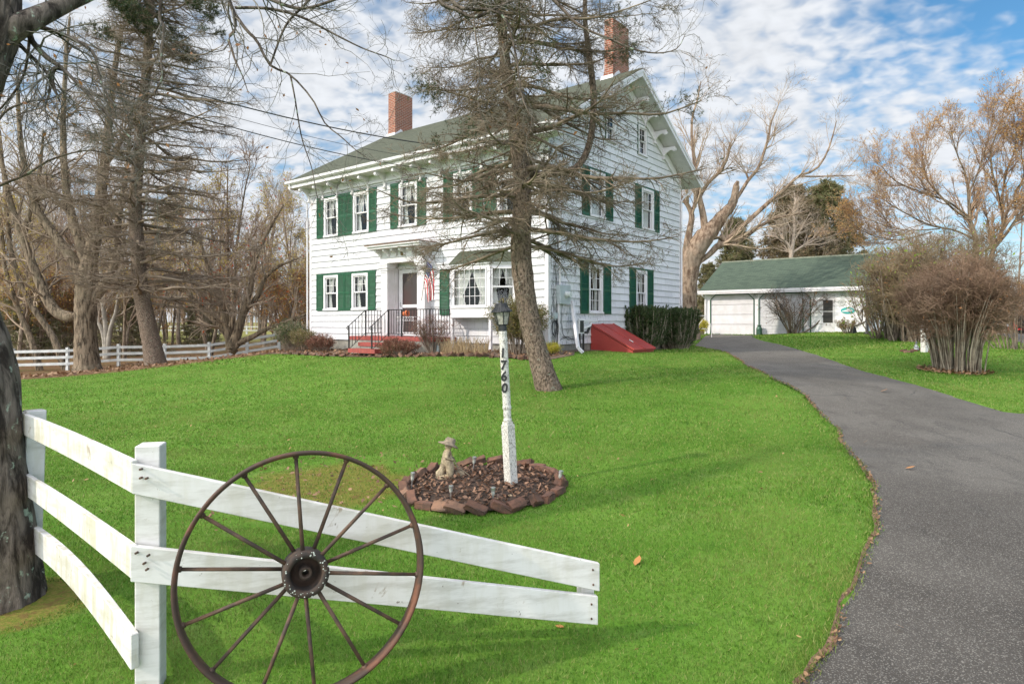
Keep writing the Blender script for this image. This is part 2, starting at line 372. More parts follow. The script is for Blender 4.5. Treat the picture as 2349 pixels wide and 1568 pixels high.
# terrain grid, fine near the viewer
def axis(segs):
    o = []
    for a, b, s in segs: o += list(np.arange(a, b, s))
    return np.array(o)
gx = axis([(-3000,-400,400),(-400,-100,30),(-100,-30,3),(-30,-10,.7),(-10,12,.2),(12,32,.6),(32,100,3),(100,400,30),(400,3001,400)])
gy = axis([(-400,-20,40),(-20,0,2),(0,16,.2),(16,40,.4),(40,120,2.5),(120,400,20),(400,3001,400)])
GX, GY = np.meshgrid(gx, gy); GZ = terr(GX, GY)
DP = np.array(DRIVE)
ins = inpoly(GX, GY, DRIVE); dd = np.full(GX.shape, 9.); sel = (np.abs(GX) < 60) & (np.abs(GY) < 60)
dd[sel] = polydist(GX[sel], GY[sel], DRIVE)
sink = np.where(ins, np.clip(dd * 1.0, 0, .08), 0)
insB = inpoly(GX, GY, BACK); dB = np.full(GX.shape, 9.); dB[sel] = polydist(GX[sel], GY[sel], BACK); sink = np.maximum(sink, np.where(insB, np.clip(dB * .5, 0, .08), 0))
GZ = GZ - sink
ny, nx = GX.shape
idx = np.arange(nx * ny).reshape(ny, nx)
Fq = np.stack([idx[:-1, :-1], idx[:-1, 1:], idx[1:, 1:], idx[1:, :-1]], -1).reshape(-1, 4)
LAWNEDGE = [(-60, 12), (-20, 18.6)] + [tuple(G(*p)[:2]) for p in ((30,872),(150,864),(300,850),(420,836),(500,826),(570,818),(620,812),(650,806))] + [(-8.6, 24.6), (-7, 25)]
# 0 = mown lawn, 1 = leaf litter under the trees, 2 = dry patch, 3 = rough field
lit = np.clip((GY - np.interp(GX, [p[0] for p in LAWNEDGE], [p[1] for p in LAWNEDGE])) / .9 + .5, 0, 1) * (GX < -5.5)
lit = np.maximum(lit, np.clip((GY - 37.5) / 1.5, 0, 1) * (GX < 9)); lit = np.maximum(lit, np.clip((GY - 41) / 3, 0, 1))
cpatch = G(1300 * .5735, 1115)   # worn oval of dead leaves behind the wheel
dry = np.clip(1.25 - np.hypot((GX - cpatch[0]) / 1.0, (GY - cpatch[1]) / 1.25), 0, 1)
cb2 = G(-5, 1390); dry = np.maximum(dry, np.clip(1.5 - np.hypot(GX - cb2[0] - .05, GY - cb2[1]) / .42, 0, 1))
field = np.clip((GY - 62) / 8, 0, 1) * (GX < 5)
def groundmat():
    m, t, b = mk('lawn_ground'); b.inputs['Roughness'].default_value = .95; b.inputs['Specular IOR Level'].default_value = .1
    at = N(t, 'ShaderNodeAttribute', attribute_name='zone'); s = N(t, 'ShaderNodeSeparateColor'); t.links.new(at.outputs['Color'], s.inputs[0])
    vec = N(t, 'ShaderNodeTexCoord').outputs['Object']
    n1 = noise(t, 1.1, 5, .6, vec); n2 = noise(t, 9, 6, .7, vec); n3 = noise(t, 60, 4, .7, vec); n4 = noise(t, 2.6, 5, .65, vec)
    g = mixc(t, ramp(t, n1, .35, .65), (.078, .180, .017, 1), (.120, .225, .030, 1))
    g = mixc(t, mathn(t, 'MULTIPLY', ramp(t, n2, .4, .7), .5), g, (.14, .225, .045, 1))
    g = mixc(t, mathn(t, 'MULTIPLY', ramp(t, n3, .52, .35), .45), g, (.04, .12, .012, 1)); g = mixc(t, mathn(t, 'MULTIPLY', ramp(t, n4, .56, .68), .35), g, (.21, .27, .08, 1))
    l = mixc(t, ramp(t, n2, .35, .65), (.075, .042, .022, 1), (.20, .115, .06, 1)); l = mixc(t, ramp(t, n3, .5, .7), l, (.26, .16, .08, 1))
    l = mixc(t, ramp(t, n4, .52, .66), l, (.10, .11, .03, 1))
    d = mixc(t, ramp(t, n3, .4, .62), (.12, .15, .022, 1), (.24, .16, .05, 1)); d = mixc(t, ramp(t, n2, .5, .62), d, (.16, .09, .035, 1))
    fl = mixc(t, ramp(t, n1, .35, .65), (.18, .19, .055, 1), (.26, .22, .08, 1))
    wob = mathn(t, 'SUBTRACT', n4, .5)
    def k(o): return ramp(t, mathn(t, 'ADD', o, mathn(t, 'MULTIPLY', wob, .9)), .35, .65)
    c = mixc(t, k(s.outputs[0]), g, l); c = mixc(t, mathn(t, 'MULTIPLY', k(s.outputs[1]), .85), c, d); c = mixc(t, s.outputs[2], c, fl)
    t.links.new(c, b.inputs['Base Color']); bump(t, b, mathn(t, 'ADD', n3, n2), .5, .03); return m
ground = npmesh('lawn', np.c_[GX.ravel(), GY.ravel(), GZ.ravel()], Fq, groundmat(), smooth=True)
ca = ground.data.color_attributes.new('zone', 'FLOAT_COLOR', 'POINT')
ca.data.foreach_set('color', np.stack([lit, dry, field, np.ones_like(lit)], -1).astype(np.float32).ravel())
lab(ground, kind='structure')
def asphalt(name):
    m, t, b = mk(name); b.inputs['Roughness'].default_value = .85; b.inputs['Specular IOR Level'].default_value = .35
    vec = N(t, 'ShaderNodeTexCoord').outputs['Object']
    v = N(t, 'ShaderNodeTexVoronoi'); v.inputs['Scale'].default_value = 190; t.links.new(vec, v.inputs['Vector'])
    sep = N(t, 'ShaderNodeSeparateColor'); t.links.new(v.outputs['Color'], sep.inputs[0])
    n1 = noise(t, .7, 4, .6, vec); n2 = noise(t, 3.2, 5, .7, vec, sc3=(1, .5, 1))
    base = mixc(t, ramp(t, n1, .35, .65), (.085, .073, .060, 1), (.125, .111, .094, 1))
    base = mixc(t, mathn(t, 'MULTIPLY', ramp(t, n2, .50, .68), .55), base, (.050, .044, .038, 1))
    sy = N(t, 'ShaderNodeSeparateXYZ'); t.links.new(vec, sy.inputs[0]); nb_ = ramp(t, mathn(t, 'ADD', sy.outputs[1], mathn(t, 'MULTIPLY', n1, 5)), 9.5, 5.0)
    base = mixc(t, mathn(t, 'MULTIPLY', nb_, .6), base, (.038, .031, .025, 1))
    st = mathn(t, 'GREATER_THAN', sep.outputs[0], .82); dk = mathn(t, 'LESS_THAN', sep.outputs[1], .30)
    c = mixc(t, mathn(t, 'MULTIPLY', st, .42), base, (.36, .335, .29, 1)); c = mixc(t, mathn(t, 'MULTIPLY', dk, .45), c, (.04, .037, .035, 1))
    # fine cracks
    vc = N(t, 'ShaderNodeTexVoronoi', feature='DISTANCE_TO_EDGE'); vc.inputs['Scale'].default_value = .35
    nd = N(t, 'ShaderNodeTexNoise'); nd.inputs['Scale'].default_value = 2.2; t.links.new(vec, nd.inputs['Vector'])
    mxv = N(t, 'ShaderNodeMix', data_type='RGBA'); mxv.inputs[0].default_value = .25; t.links.new(vec, mxv.inputs[6]); t.links.new(nd.outputs['Color'], mxv.inputs[7]); t.links.new(mxv.outputs[2], vc.inputs['Vector'])
    ck = mathn(t, 'MULTIPLY', mathn(t, 'LESS_THAN', vc.outputs['Distance'], .0035), ramp(t, n1, .5, .6))
    c = mixc(t, mathn(t, 'MULTIPLY', ck, .6), c, (.02, .02, .02, 1))
    t.links.new(c, b.inputs['Base Color']); bump(t, b, v.outputs['Distance'], .5, .006); return m
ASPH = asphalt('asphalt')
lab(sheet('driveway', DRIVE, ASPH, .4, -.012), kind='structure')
lab(sheet('parking_area', BACK, ASPH, 1.2, .004), kind='structure')
# grass blades, dense near the viewer
def grass():
    rg = np.random.default_rng(5); Vs = []; 
    for (a, b_, dens, h, w) in ((1.2, 3.2, 13000, .026, .0040), (3.2, 5.0, 8500, .026, .0052), (5.0, 8.0, 3800, .028, .008), (8.0, 12.0, 1500, .030, .013), (12, 20, 480, .034, .022), (20, 36, 130, .05, .05)):
        xw0, xw1 = -.86 * b_, 1.02 * b_; n = int((b_ - a) * (xw1 - xw0) * dens)
        x = rg.uniform(xw0, xw1, n); y = rg.uniform(a, b_, n)
        k = (x > -.84 * y - .25) & (x < .98 * y + .25); x = x[k]; y = y[k]
        d = polydist(x, y, DRIVE); i = inpoly(x, y, DRIVE); k = (~i) | (d < rg.uniform(-.05, .06, len(x)))
        k &= ~inpoly(x, y, BACK)
        bed = ((x - BED[0]) / BED[2]) ** 2 + ((y - BED[1]) / BED[3]) ** 2; k &= bed > 1
        le = np.interp(x, [p[0] for p in LAWNEDGE], [p[1] for p in LAWNEDGE]); k &= ~((x < -5.5) & (y > le))
        hx = (x - LX) * U2[0] + (y - LY) * U2[1]; hy = (x - LX) * V2[0] + (y - LY) * V2[1]
        k &= ~((hx > -1.2) & (hx < 11.9) & (hy > -1.9) & (hy < .3)); k &= ~((hx > -1.2) & (hx < 11.45) & (hy >= .3) & (hy < 9))
        dr = np.hypot((x - cpatch[0]) / 1.0, (y - cpatch[1]) / 1.25); k &= (dr > 1) | (rg.uniform(0, 1, len(x)) < .35)
        k &= np.hypot(x - cb2[0] - .05, y - cb2[1]) > .34
        x = x[k]; y = y[k]; n = len(x); z = terr(x, y) - .005
        cl = np.sin(x * 2.1 + 3 * np.sin(y * 1.3)) * np.sin(y * 1.9 + 2 * np.sin(x * 1.7)) * .5 + .5
        hh = h * rg.uniform(.5, 1.25, n) * (.8 + .4 * cl); ww = w * rg.uniform(.7, 1.3, n); an = rg.uniform(0, 2 * np.pi, n); le_ = rg.uniform(0, 1.1, n) * hh; an2 = rg.uniform(0, 2 * np.pi, n)
        p = np.stack([x, y, z], -1); s = np.stack([np.cos(an) * ww, np.sin(an) * ww, 0 * z], -1) * .5
        tip = p + np.stack([np.cos(an2) * le_, np.sin(an2) * le_, hh], -1)
        Vs.append(np.stack([p - s, p + s, tip], 1).reshape(-1, 3))
    V = np.concatenate(Vs); F = np.arange(len(V)).reshape(-1, 3); print('grass', len(F))
    m, t, b = mk('grass_blade'); b.inputs['Roughness'].default_value = .55; b.inputs['Specular IOR Level'].default_value = .25
    g = N(t, 'ShaderNodeNewGeometry'); cr = N(t, 'ShaderNodeValToRGB'); t.links.new(g.outputs['Random Per Island'], cr.inputs[0])
    e = cr.color_ramp.elements; e[0].color = (.048, .128, .012, 1); e[1].color = (.40, .36, .14, 1)
    for pos, c in ((.4, (.104, .212, .018, 1)), (.72, (.160, .258, .035, 1)), (.88, (.24, .28, .08, 1))): q = e.new(pos); q.color = c
    n1 = noise(t, .8, 5, .65); c = mixc(t, mathn(t, 'MULTIPLY', ramp(t, n1, .46, .66), .55), cr.outputs[0], (.27, .29, .08, 1)); n6 = noise(t, 4.2, 5, .65); c = mixc(t, mathn(t, 'MULTIPLY', ramp(t, n6, .56, .68), .6), c, (.045, .13, .014, 1)); n7 = noise(t, 7.5, 4, .65); c = mixc(t, mathn(t, 'MULTIPLY', ramp(t, n7, .60, .70), .45), c, (.30, .28, .11, 1))
    t.links.new(c, b.inputs['Base Color']); tr = N(t, 'ShaderNodeBsdfTranslucent'); t.links.new(c, tr.inputs[0])
    mx = N(t, 'ShaderNodeMixShader'); mx.inputs[0].default_value = .35; t.links.new(b.outputs[0], mx.inputs[1]); t.links.new(tr.outputs[0], mx.inputs[2]); t.links.new(mx.outputs[0], t.nodes['Material Output'].inputs[0])
    lab(npmesh('grass', V, F, m), 'short mown bright green grass blades across the whole lawn', 'grass', kind='stuff')
BED = tuple(G(1108, 1118)[:2]) + (.73, .80)
# house frame
TH = R(51.81); U2 = np.array((math.sin(TH), -math.cos(TH))); V2 = np.array((math.cos(TH), math.sin(TH)))
LX, LY = -7.60, 24.45; HW, HD = 10.92, 8.71
grass()
def scatter_leaves(name, pts, size, cols, label, cat='leaves', curl=.5, seed=2, lift=.006, top=True, parent=None):
    rg = np.random.default_rng(seed); P = np.asarray(pts, float); n = len(P)
    s = size * rg.uniform(.6, 1.3, n)
    a = rg.uniform(0, 2 * np.pi, n); tl = rg.normal(0, curl, n); tl2 = rg.normal(0, curl, n)
    u = nrm(np.stack([np.cos(a), np.sin(a), tl], -1)); v = nrm(np.stack([-np.sin(a), np.cos(a), tl2], -1))
    sh = [(-1, 0), (-.35, .45), (.3, .5), (1, 0), (.3, -.5), (-.35, -.45)]
    V = np.stack([P + (u * k0 + v * k1) * s[:, None] for k0, k1 in sh], 1)
    V[:, :, 2] += (np.abs(tl) + np.abs(tl2))[:, None] * s[:, None] * .5 + lift
    V = V.reshape(-1, 3); b = np.arange(n)[:, None] * 6
    F = np.concatenate([b + np.array([0, 1, 2, 5]), b + np.array([5, 2, 3, 4])]);  F = F.reshape(-1, 4)
    o = npmesh(name, V, F, leafmat(name + '_leaf', cols, .2), parent)
    if top: lab(o, label, cat, kind='stuff')
    return o
BROWNL = [(.10, .05, .025, 1), (.22, .12, .06, 1), (.32, .19, .10, 1), (.14, .06, .03, 1)]
# dirt and leaf strip along the lawn edge
rg = np.random.default_rng(8); E = np.array(LE); ii = rg.integers(0, len(E) - 1, 3600); cl = np.interp(np.arange(len(E)), np.arange(0, len(E), 5), rg.uniform(0, 1, len(np.arange(0, len(E), 5))))
ii = ii[cl[ii] > rg.uniform(.15, .9, len(ii))]; tt = rg.uniform(0, 1, (len(ii), 1)); pe = E[ii] * (1 - tt) + E[ii + 1] * tt + np.abs(rg.normal(0, .020, (len(ii), 1))) * np.array([[1, -.3]])
scatter_leaves('leaf_litter', np.c_[pe, terr(pe[:, 0], pe[:, 1])], .014, BROWNL, 'dry brown leaf scraps along the left edge of the driveway', seed=4)
# crumbling soil edge between lawn and asphalt
Ed = np.array(dense([tuple(p) for p in LE], .05)); tn = nrm(np.gradient(Ed, axis=0)); nn = np.stack([-tn[:, 1], tn[:, 0]], -1); nn *= np.sign(nn[:, :1] + 1e-9)
rg2 = np.random.default_rng(17); wv = np.interp(np.arange(len(Ed)), np.arange(0, len(Ed), 7), np.clip(rg2.normal(-.004, .022, len(np.arange(0, len(Ed), 7))), .0, .12)) + rg2.uniform(0, .012, len(Ed))
oa = Ed - nn * .012; ob = Ed + nn * wv[:, None]; V = np.concatenate([np.c_[oa, terr(oa[:, 0], oa[:, 1]) + .006], np.c_[ob, terr(ob[:, 0], ob[:, 1]) - .006]]); m_ = len(Ed); j_ = np.arange(m_ - 1)
lab(npmesh('soil_edge', V, np.stack([j_, j_ + 1, j_ + 1 + m_, j_ + m_], -1), plain('soil_edge_dirt', (.10, .055, .032, 1), (.24, .14, .085, 1), 45, .95, .6, detail=6), None, True), kind='structure')
# leaves over the ground under the left trees
xs = rg.uniform(-22, -6, 9000); ys = rg.uniform(19, 42, 9000); le = np.interp(xs, [p[0] for p in LAWNEDGE], [p[1] for p in LAWNEDGE]); k = ys > le + rg.normal(.3, .5, len(xs)); xs = xs[k]; ys = ys[k]
scatter_leaves('fallen_leaves', np.c_[xs, ys, terr(xs, ys)], .07, BROWNL, 'dead brown leaves covering the ground under the trees by the rail fence', seed=5)
a = rg.uniform(0, 2 * np.pi, 260); r_ = np.sqrt(rg.uniform(0, 1, 260)); xs = cpatch[0] + np.cos(a) * r_ * 1.05; ys = cpatch[1] + np.sin(a) * r_ * 1.3
scatter_leaves('dry_grass_leaves', np.c_[xs, ys, terr(xs, ys) + .02], .022, BROWNL, 'small fallen leaves in the worn brownish patch of lawn behind the wheel', seed=6)

# a few small leaves lying about the mown grass
xs = rg.uniform(-9, 8, 420); ys = rg.uniform(2.2, 19, 420); k = (~inpoly(xs, ys, DRIVE)) & (np.abs(xs) < .8 * ys) & (((xs - BED[0]) / BED[2]) ** 2 + ((ys - BED[1]) / BED[3]) ** 2 > 1.1); xs = xs[k]; ys = ys[k]
scatter_leaves('lawn_leaves', np.c_[xs, ys, terr(xs, ys) + .02], .020, [(.30, .16, .06, 1), (.40, .28, .10, 1), (.20, .10, .05, 1)], 'small scattered fallen leaves dotted over the mown lawn', seed=61)
# ------------------------------------------------------------ farmhouse
ROTH = math.atan2(U2[1], U2[0])
class Frame:
    """a wall plane: origin o (2D world), u along the wall (to the right seen from outside), n into the wall"""
    def __init__(s, o, u, n): s.o = np.array(o, float); s.u = np.array(u, float); s.n = np.array(n, float)
    def at(s, px, py=None, n=0.0):      # surveyed point lying on the plane n metres into the wall
        a = (px - CXP) / FPX; O = s.o + s.n * n
        u = (a * O[1] - O[0]) / (s.u[0] - a * s.u[1]); Y = O[1] + u * s.u[1]
        return u if py is None else (u, EYE + (HYP - py) / FPX * Y)
    def z(s, px, py, n=0.0): return s.at(px, py, n)[1]
FF = Frame((LX, LY), U2, V2)
FG = Frame(np.array((LX, LY)) + U2 * HW, V2, -U2)
MF = Matrix.Identity(4)
MG = Matrix(((0, -1, 0, HW), (1, 0, 0, 0), (0, 0, 1, 0), (0, 0, 0, 1)))    # gable wall frame -> house frame
SB, ZE, ZR, OV, OG = 0.97, 6.90, 9.74, 0.56, 0.62     # siding base, eave top, ridge, overhangs
RY = HD / 2; SL = (ZR - ZE) / (RY + OV)
house = thing('farmhouse', 'two storey white shingled farmhouse with green shutters and green shingle roof', 'house', (LX, LY, 0), ROTH)
def zroof(y): return ZR - SL * abs(y - RY)
def siding(mb, holes, z0, z1, ext, course=.22, dep=.030):
    zb = sorted(set([round(z0 + k * course, 5) for k in range(int((z1 - z0) / course) + 2) if z0 + k * course < z1] + [z1] + [h for w in holes for h in w[2:4] if z0 < h < z1]))
    for a, b in zip(zb[:-1], zb[1:]):
        if b - a < 1e-4: continue
        k = math.floor((a - z0) / course + 1e-6); c0 = z0 + k * course
        oa = -dep * (1 - (a - c0) / course) - .002; ob = -dep * (1 - (b - c0) / course) - .002
        la, ra = ext(a); lb, rb = ext(b)
        cuts = sorted([(w[0], w[1]) for w in holes if w[2] <= a + 1e-5 and w[3] >= b - 1e-5])
        segs = []; cur = None
        for c in cuts: segs.append((cur, c[0])); cur = c[1]
        segs.append((cur, None))
        for s0, s1 in segs:
            x0a, x0b = (la, lb) if s0 is None else (s0, s0); x1a, x1b = (ra, rb) if s1 is None else (s1, s1)
            if x1a <= x0a + 1e-4: continue
            mb.add([(x0a, oa, a), (x1a, oa, a), (x1b, ob, b), (x0b, ob, b)], [(0, 1, 2, 3)])
            if abs(a - c0) < 1e-4: mb.add([(x0a, -.002, a), (x1a, -.002, a), (x1a, oa, a), (x0a, oa, a)], [(0, 1, 2, 3)])
def nb(mb, name, m, parent, smooth=False):      # build without touching normals
    me = bpy.data.meshes.new(name); me.from_pydata(mb.v, [], mb.f); me.update(); return link(name, me, m, parent, smooth)
def shutter(M, u0, u1, z0, z1, root, m=GREEN, face=-.055):
    b = MB(M); st = .045; f0, f1 = face, -.026; hm = z0 + (z1 - z0) * .47
    b.box(u0, f0, z0, u0 + st, f1, z1); b.box(u1 - st, f0, z0, u1, f1, z1)
    for a, c in ((z0, z0 + .09), (hm - .035, hm + .035), (z1 - .06, z1)): b.box(u0 + st, f0 + .002, a, u1 - st, f1 - .002, c)
    for a, c in ((z0 + .09, hm - .035), (hm + .035, z1 - .06)):
        n = max(3, int((c - a) / .042)); h = (c - a) / n
        for i in range(n):
            zc = a + h * (i + .5)
            b.add([(u0 + st, f0 + .004, zc - h * .42), (u1 - st, f0 + .004, zc - h * .42), (u1 - st, f1 - .006, zc + h * .38), (u0 + st, f1 - .006, zc + h * .38),
                   (u0 + st, f0 + .004, zc - h * .42 + .006), (u1 - st, f0 + .004, zc - h * .42 + .006), (u1 - st, f1 - .006, zc + h * .38 + .006), (u0 + st, f1 - .006, zc + h * .38 + .006)],
                  [(3,2,1,0),(4,5,6,7),(0,1,5,4),(2,3,7,6)])
    b.box(u0 + st, f1 - .004, z0 + .09, u1 - st, f1 + .001, z1 - .06)
    return b.build('shutter', m, root)
def curtain(M, u0, u1, z0, z1, y, style, seed=0):
    rg = random.Random(seed); mbs = MB(M); nz = 14; nu = 16; w = u1 - u0
    sides = [0, 1] if style in ('tie', 'bay') else [2]
    for sd_ in sides:
        V = []; tiez = .42 if style == 'tie' else .30
        for j in range(nz + 1):
            t = j / nz; zc = z1 - (z1 - z0) * t
            if sd_ == 2: wid = w; e0 = u0
            else:
                g = (1 - t / (1 - tiez)) if t < 1 - tiez else (t - (1 - tiez)) / tiez * .28
                wid = w * (.20 + .32 * max(0, g) ** .7); e0 = u0 if sd_ == 0 else u1 - wid
            for i in range(nu + 1):
                s = i / nu; V.append((e0 + wid * s, y + .014 * math.sin(s * 26 + seed), zc))
        F = [(j * (nu + 1) + i, j * (nu + 1) + i + 1, (j + 1) * (nu + 1) + i + 1, (j + 1) * (nu + 1) + i) for j in range(nz) for i in range(nu)]
        mbs.add(V, F)
    return mbs
def window(M, u0, u1, z0, z1, root, lt=(3, 2), lb=None, cur='tie', seed=0, head=True, cas=.085, rec=True, green=False):
    c = MB(M)
    c.box(u0, -.05, z0, u0 + cas, .012, z1); c.box(u1 - cas, -.05, z0, u1, .012, z1); c.box(u0 + cas, -.05, z1 - cas, u1 - cas, .012, z1)
    c.box(u0 - .02, -.075, z0 - .045, u1 + .02, .03, z0 + .012)
    win = c.build('window', WHITE if not green else GREEN, root)
    a, b_, d, e = u0 + cas, u1 - cas, z0 + .012, z1 - cas; mid = (d + e) / 2
    s = MB(M); r = .042
    for (y, lo, hi, L) in ((-.012, mid - .02, e, lt), (.022, d, mid + .02, lb)):
        s.box(a, y, lo, a + r, y + .03, hi); s.box(b_ - r, y, lo, b_, y + .03, hi); s.box(a + r, y, lo, b_ - r, y + .03, lo + r); s.box(a + r, y, hi - r, b_ - r, y + .03, hi)
        if L:
            for i in range(1, L[0]): x = a + r + (b_ - a - 2 * r) * i / L[0]; s.box(x - .007, y + .006, lo + r, x + .007, y + .024, hi - r)
            for i in range(1, L[1]): x = lo + r + (hi - lo - 2 * r) * i / L[1]; s.box(a + r, y + .008, x - .007, b_ - r, y + .022, x + .007)
    s.build('sash', WHITE, win)
    g = MB(M); g.box(a + r, .000, mid, b_ - r, .004, e - r); g.box(a + r, .036, d + r, b_ - r, .040, mid); g.build('pane', GLASS, win)
    if rec:
        q = MB(M); y0, y1 = .012, .75
        q.add([(a, y0, d), (b_, y0, d), (b_, y0, e), (a, y0, e), (a - .2, y1, d), (b_ + .2, y1, d), (b_ + .2, y1, e), (a - .2, y1, e)], [(0, 1, 5, 4), (1, 2, 6, 5), (2, 3, 7, 6), (3, 0, 4, 7), (4, 5, 6, 7)])
        q.build('window_recess', DARK, win)
    if cur: nb(curtain(M, a, b_, d, e, .12, cur, seed), 'curtain', CURT, win, True)
    return win
holes_f = []; holes_g = []
def fx(px, n=0): return FF.at(px, n=n)
# groups of windows: (casing px spans, shutter px spans, z bottom, z top)
zs2b = .5 * (FF.z(728.6, 547) + FF.z(865.7, 530.7)); zs2t = .5 * (FF.z(728.6, 458) + FF.z(865.7, 433)) + .02
zs1t = FF.z(800, 626.5) ; zs1b = FF.z(800, 711.5)
print('z2', zs2b, zs2t, 'z1', zs1b, zs1t)
def wgroup(F_, M, holes, wins, shuts, zb, zt, lt, lb, seeds, gtrim=True, curs=None):
    allx = [F_.at(x) for w in wins + shuts for x in w]
    t = MB(M); x0, x1 = min(allx), max(allx)
    t.box(x0 - .015, -.033, zt, x1 + .015, -.003, zt + .035)
    for k, w in enumerate(wins):
        a, b = F_.at(w[0]), F_.at(w[1])
        window(M, a, b, zb + .05, zt - .03, house, lt, lb, (curs or ['tie'] * 9)[k], seeds + k)
        holes.append((a + .04, b - .04, zb + .08, zt - .06))
        t.box(a - .03, -.032, zb, b + .03, -.004, zb + .048); t.box(a - .03, -.032, zt - .03, b + .03, -.004, zt)
    if gtrim: t.build('window_trim', GREEN, house)
    for w in shuts: shutter(M, F_.at(w[0]) + .008, F_.at(w[1]) - .008, zb, zt, house)
wgroup(FF, MF, holes_f, [(744.5,777.3),(809,845.5)], [(728,743.5),(777.8,792),(792,808),(846.5,863.5)], zs1b, zs1t, (3,2), None, 1)
wgroup(FF, MF, holes_f, [(745.5,777.5),(812,847.8)], [(728.5,743.5),(778,793.5),(793.5,811),(848.5,865.5)], zs2b, zs2t, (3,2), None, 4)
wgroup(FF, MF, holes_f, [(917,958.5)], [(897.5,915.5),(959.5,979)], zs2b, zs2t, (3,2), None, 8)
wgroup(FF, MF, holes_f, [(1042,1084.5),(1143,1187)], [(1018.5,1040.5),(1086,1110),(1113,1140.5),(1189,1215)], zs2b, zs2t, (3,2), None, 11)
zg1t, zg1b = FG.z(1364, 603.5), FG.z(1364, 719.8); zg2t, zg2b = FG.z(1368, 391), FG.z(1368, 500)
wgroup(FG, MG, holes_g, [(1348.5,1380.5)], [(1328.7,1348),(1381.2,1399.3)], zg1b, zg1t, (3,2), (3,2), 20)
wgroup(FG, MG, holes_g, [(1457,1482)], [(1442,1456.6),(1482.3,1496.5)], zg1b, zg1t, (3,2), (3,2), 22)
wgroup(FG, MG, holes_g, [(1351,1386)], [(1332.8,1350.5),(1387,1404)], zg2b, zg2t, (3,2), None, 24, curs=['full'])
wgroup(FG, MG, holes_g, [(1470,1497.5)], [(1455,1469.3),(1498,1510.5)], zg2b, zg2t, (3,2), None, 26, curs=['full'])
for (a, b, p, q) in ((1388, 1410, 255, 326), (1462, 1482, 286, 357)):
    u0, u1 = FG.at(a), FG.at(b); zt = FG.z((a + b) / 2, p + 3); zb = FG.z((a + b) / 2, q - 2)
    window(MG, u0, u1, zb, zt, house, (2, 2), (2, 2), None, 3); holes_g.append((u0 + .04, u1 - .04, zb + .03, zt - .04))
    t = MB(MG); t.box(u0 - .03, -.04, zt, u1 + .03, 0, zt + .035); t.box(u0 - .032, -.04, zb - .05, u0 - .002, 0, zt); t.box(u1 + .002, -.04, zb - .05, u1 + .032, 0, zt); t.build('window_trim', GREEN, house)
# bay window dims
bn = -.50; b1 = FF.at(1036, n=bn); b2 = FF.at(1121, n=bn); b0 = b1 - .42; b3 = b2 + .62
bz0, bz1 = FF.z(1080, 728, bn), FF.z(1080, 607, bn); print('bay', b0, b1, b2, b3, bz0, bz1)
holes_f.append((b0 + .1, b3 - .1, bz0 + .1, bz1 - .02))
# portico dims
pc0, pc1 = FF.at(874.4, n=-.30), FF.at(888.3, n=-.30); pr0, pr1 = FF.at(959.5, n=-.30), FF.at(974, n=-.30)
dz0 = FF.z(935, 766, .15); pz = dz0 - .06; print('portico', pc0, pc1, pr0, pr1, 'door sill', dz0)
dtop = FF.z(935, 596, .05)
holes_f.append((pc1 - .02, pr0 + .02, SB, dtop))
FZT = zroof(-OV + .02) - .30   # soffit height
fzb = .5 * (FF.z(717.6, 449.5) + FF.z(944.7, 402)); print('frieze', fzb, FZT)
s = MB(MF); siding(s, holes_f, SB, fzb + .03, lambda z: (.09, HW - .09)); nb(s, 'front_wall', SIDE_F, house)
s = MB(MG)
def gext(z):
    h = max(0.0, (zroof(0) - .2 - z)); y = 0 if z < zroof(0) - .22 else (z - (zroof(0) - .22)) / SL
    return (max(.09, y), min(HD - .09, HD - y))
siding(s, holes_g, SB, ZR - .30, gext); nb(s, 'gable_wall', SIDE_G, house)
# hidden walls: far gable and back, plus an inner skin that blocks light
s = MB(); s.add([(0, 0, SB), (0, HD, SB), (0, HD, zroof(0) - .2), (0, RY, ZR - .25), (0, 0, zroof(0) - .2)], [(4, 3, 2, 1, 0)])
s.add([(0, HD, SB), (HW, HD, SB), (HW, HD, zroof(0) - .2), (0, HD, zroof(0) - .2)], [(3, 2, 1, 0)]); nb(s, 'rear_wall', SIDE_F, house)
# corner boards, frieze, water table
s = MB()
s.box(-.03, -.032, SB, .09, .0, fzb); s.build('corner_board', WHITE, house); s = MB(); s.box(HW - .09, -.032, SB, HW + .034, -.001, fzb + .02)
s.box(HW + .001, -.001, SB, HW + .033, .09, zroof(0) - .3); s.build('corner_board', WHITE, house); s = MB(); s.box(HW + .001, HD - .09, SB, HW + .033, HD + .03, zroof(0) - .3)
s.build('corner_board', WHITE, house)
s = MB(); s.box(-.03, -.045, fzb, HW + .046, .0, FZT + .02); s.box(-.05, -.085, fzb - .03, HW + .06, -.001, fzb + .035)
s.build('frieze_board', WHITE, house)
s = MB()
for sgn in (0, 1):
    y0, y1 = (0, RY) if sgn == 0 else (HD, RY)
    for (a0, a1, xo) in ((.56, .24, .05), (.60, .54, .08)):
        pl = [(y0, zroof(0) - a0), (y1, ZR - a0), (y1, ZR - a1), (y0, zroof(0) - a1)]
        s.prism(pl, HW + .001, HW + xo, 0)
s.build('rake_frieze', WHITE, house)
s = MB(); s.box(.03, .03, -.6 + .6, HW - .03, HD - .03, SB); s.build('foundation', CONC, house)
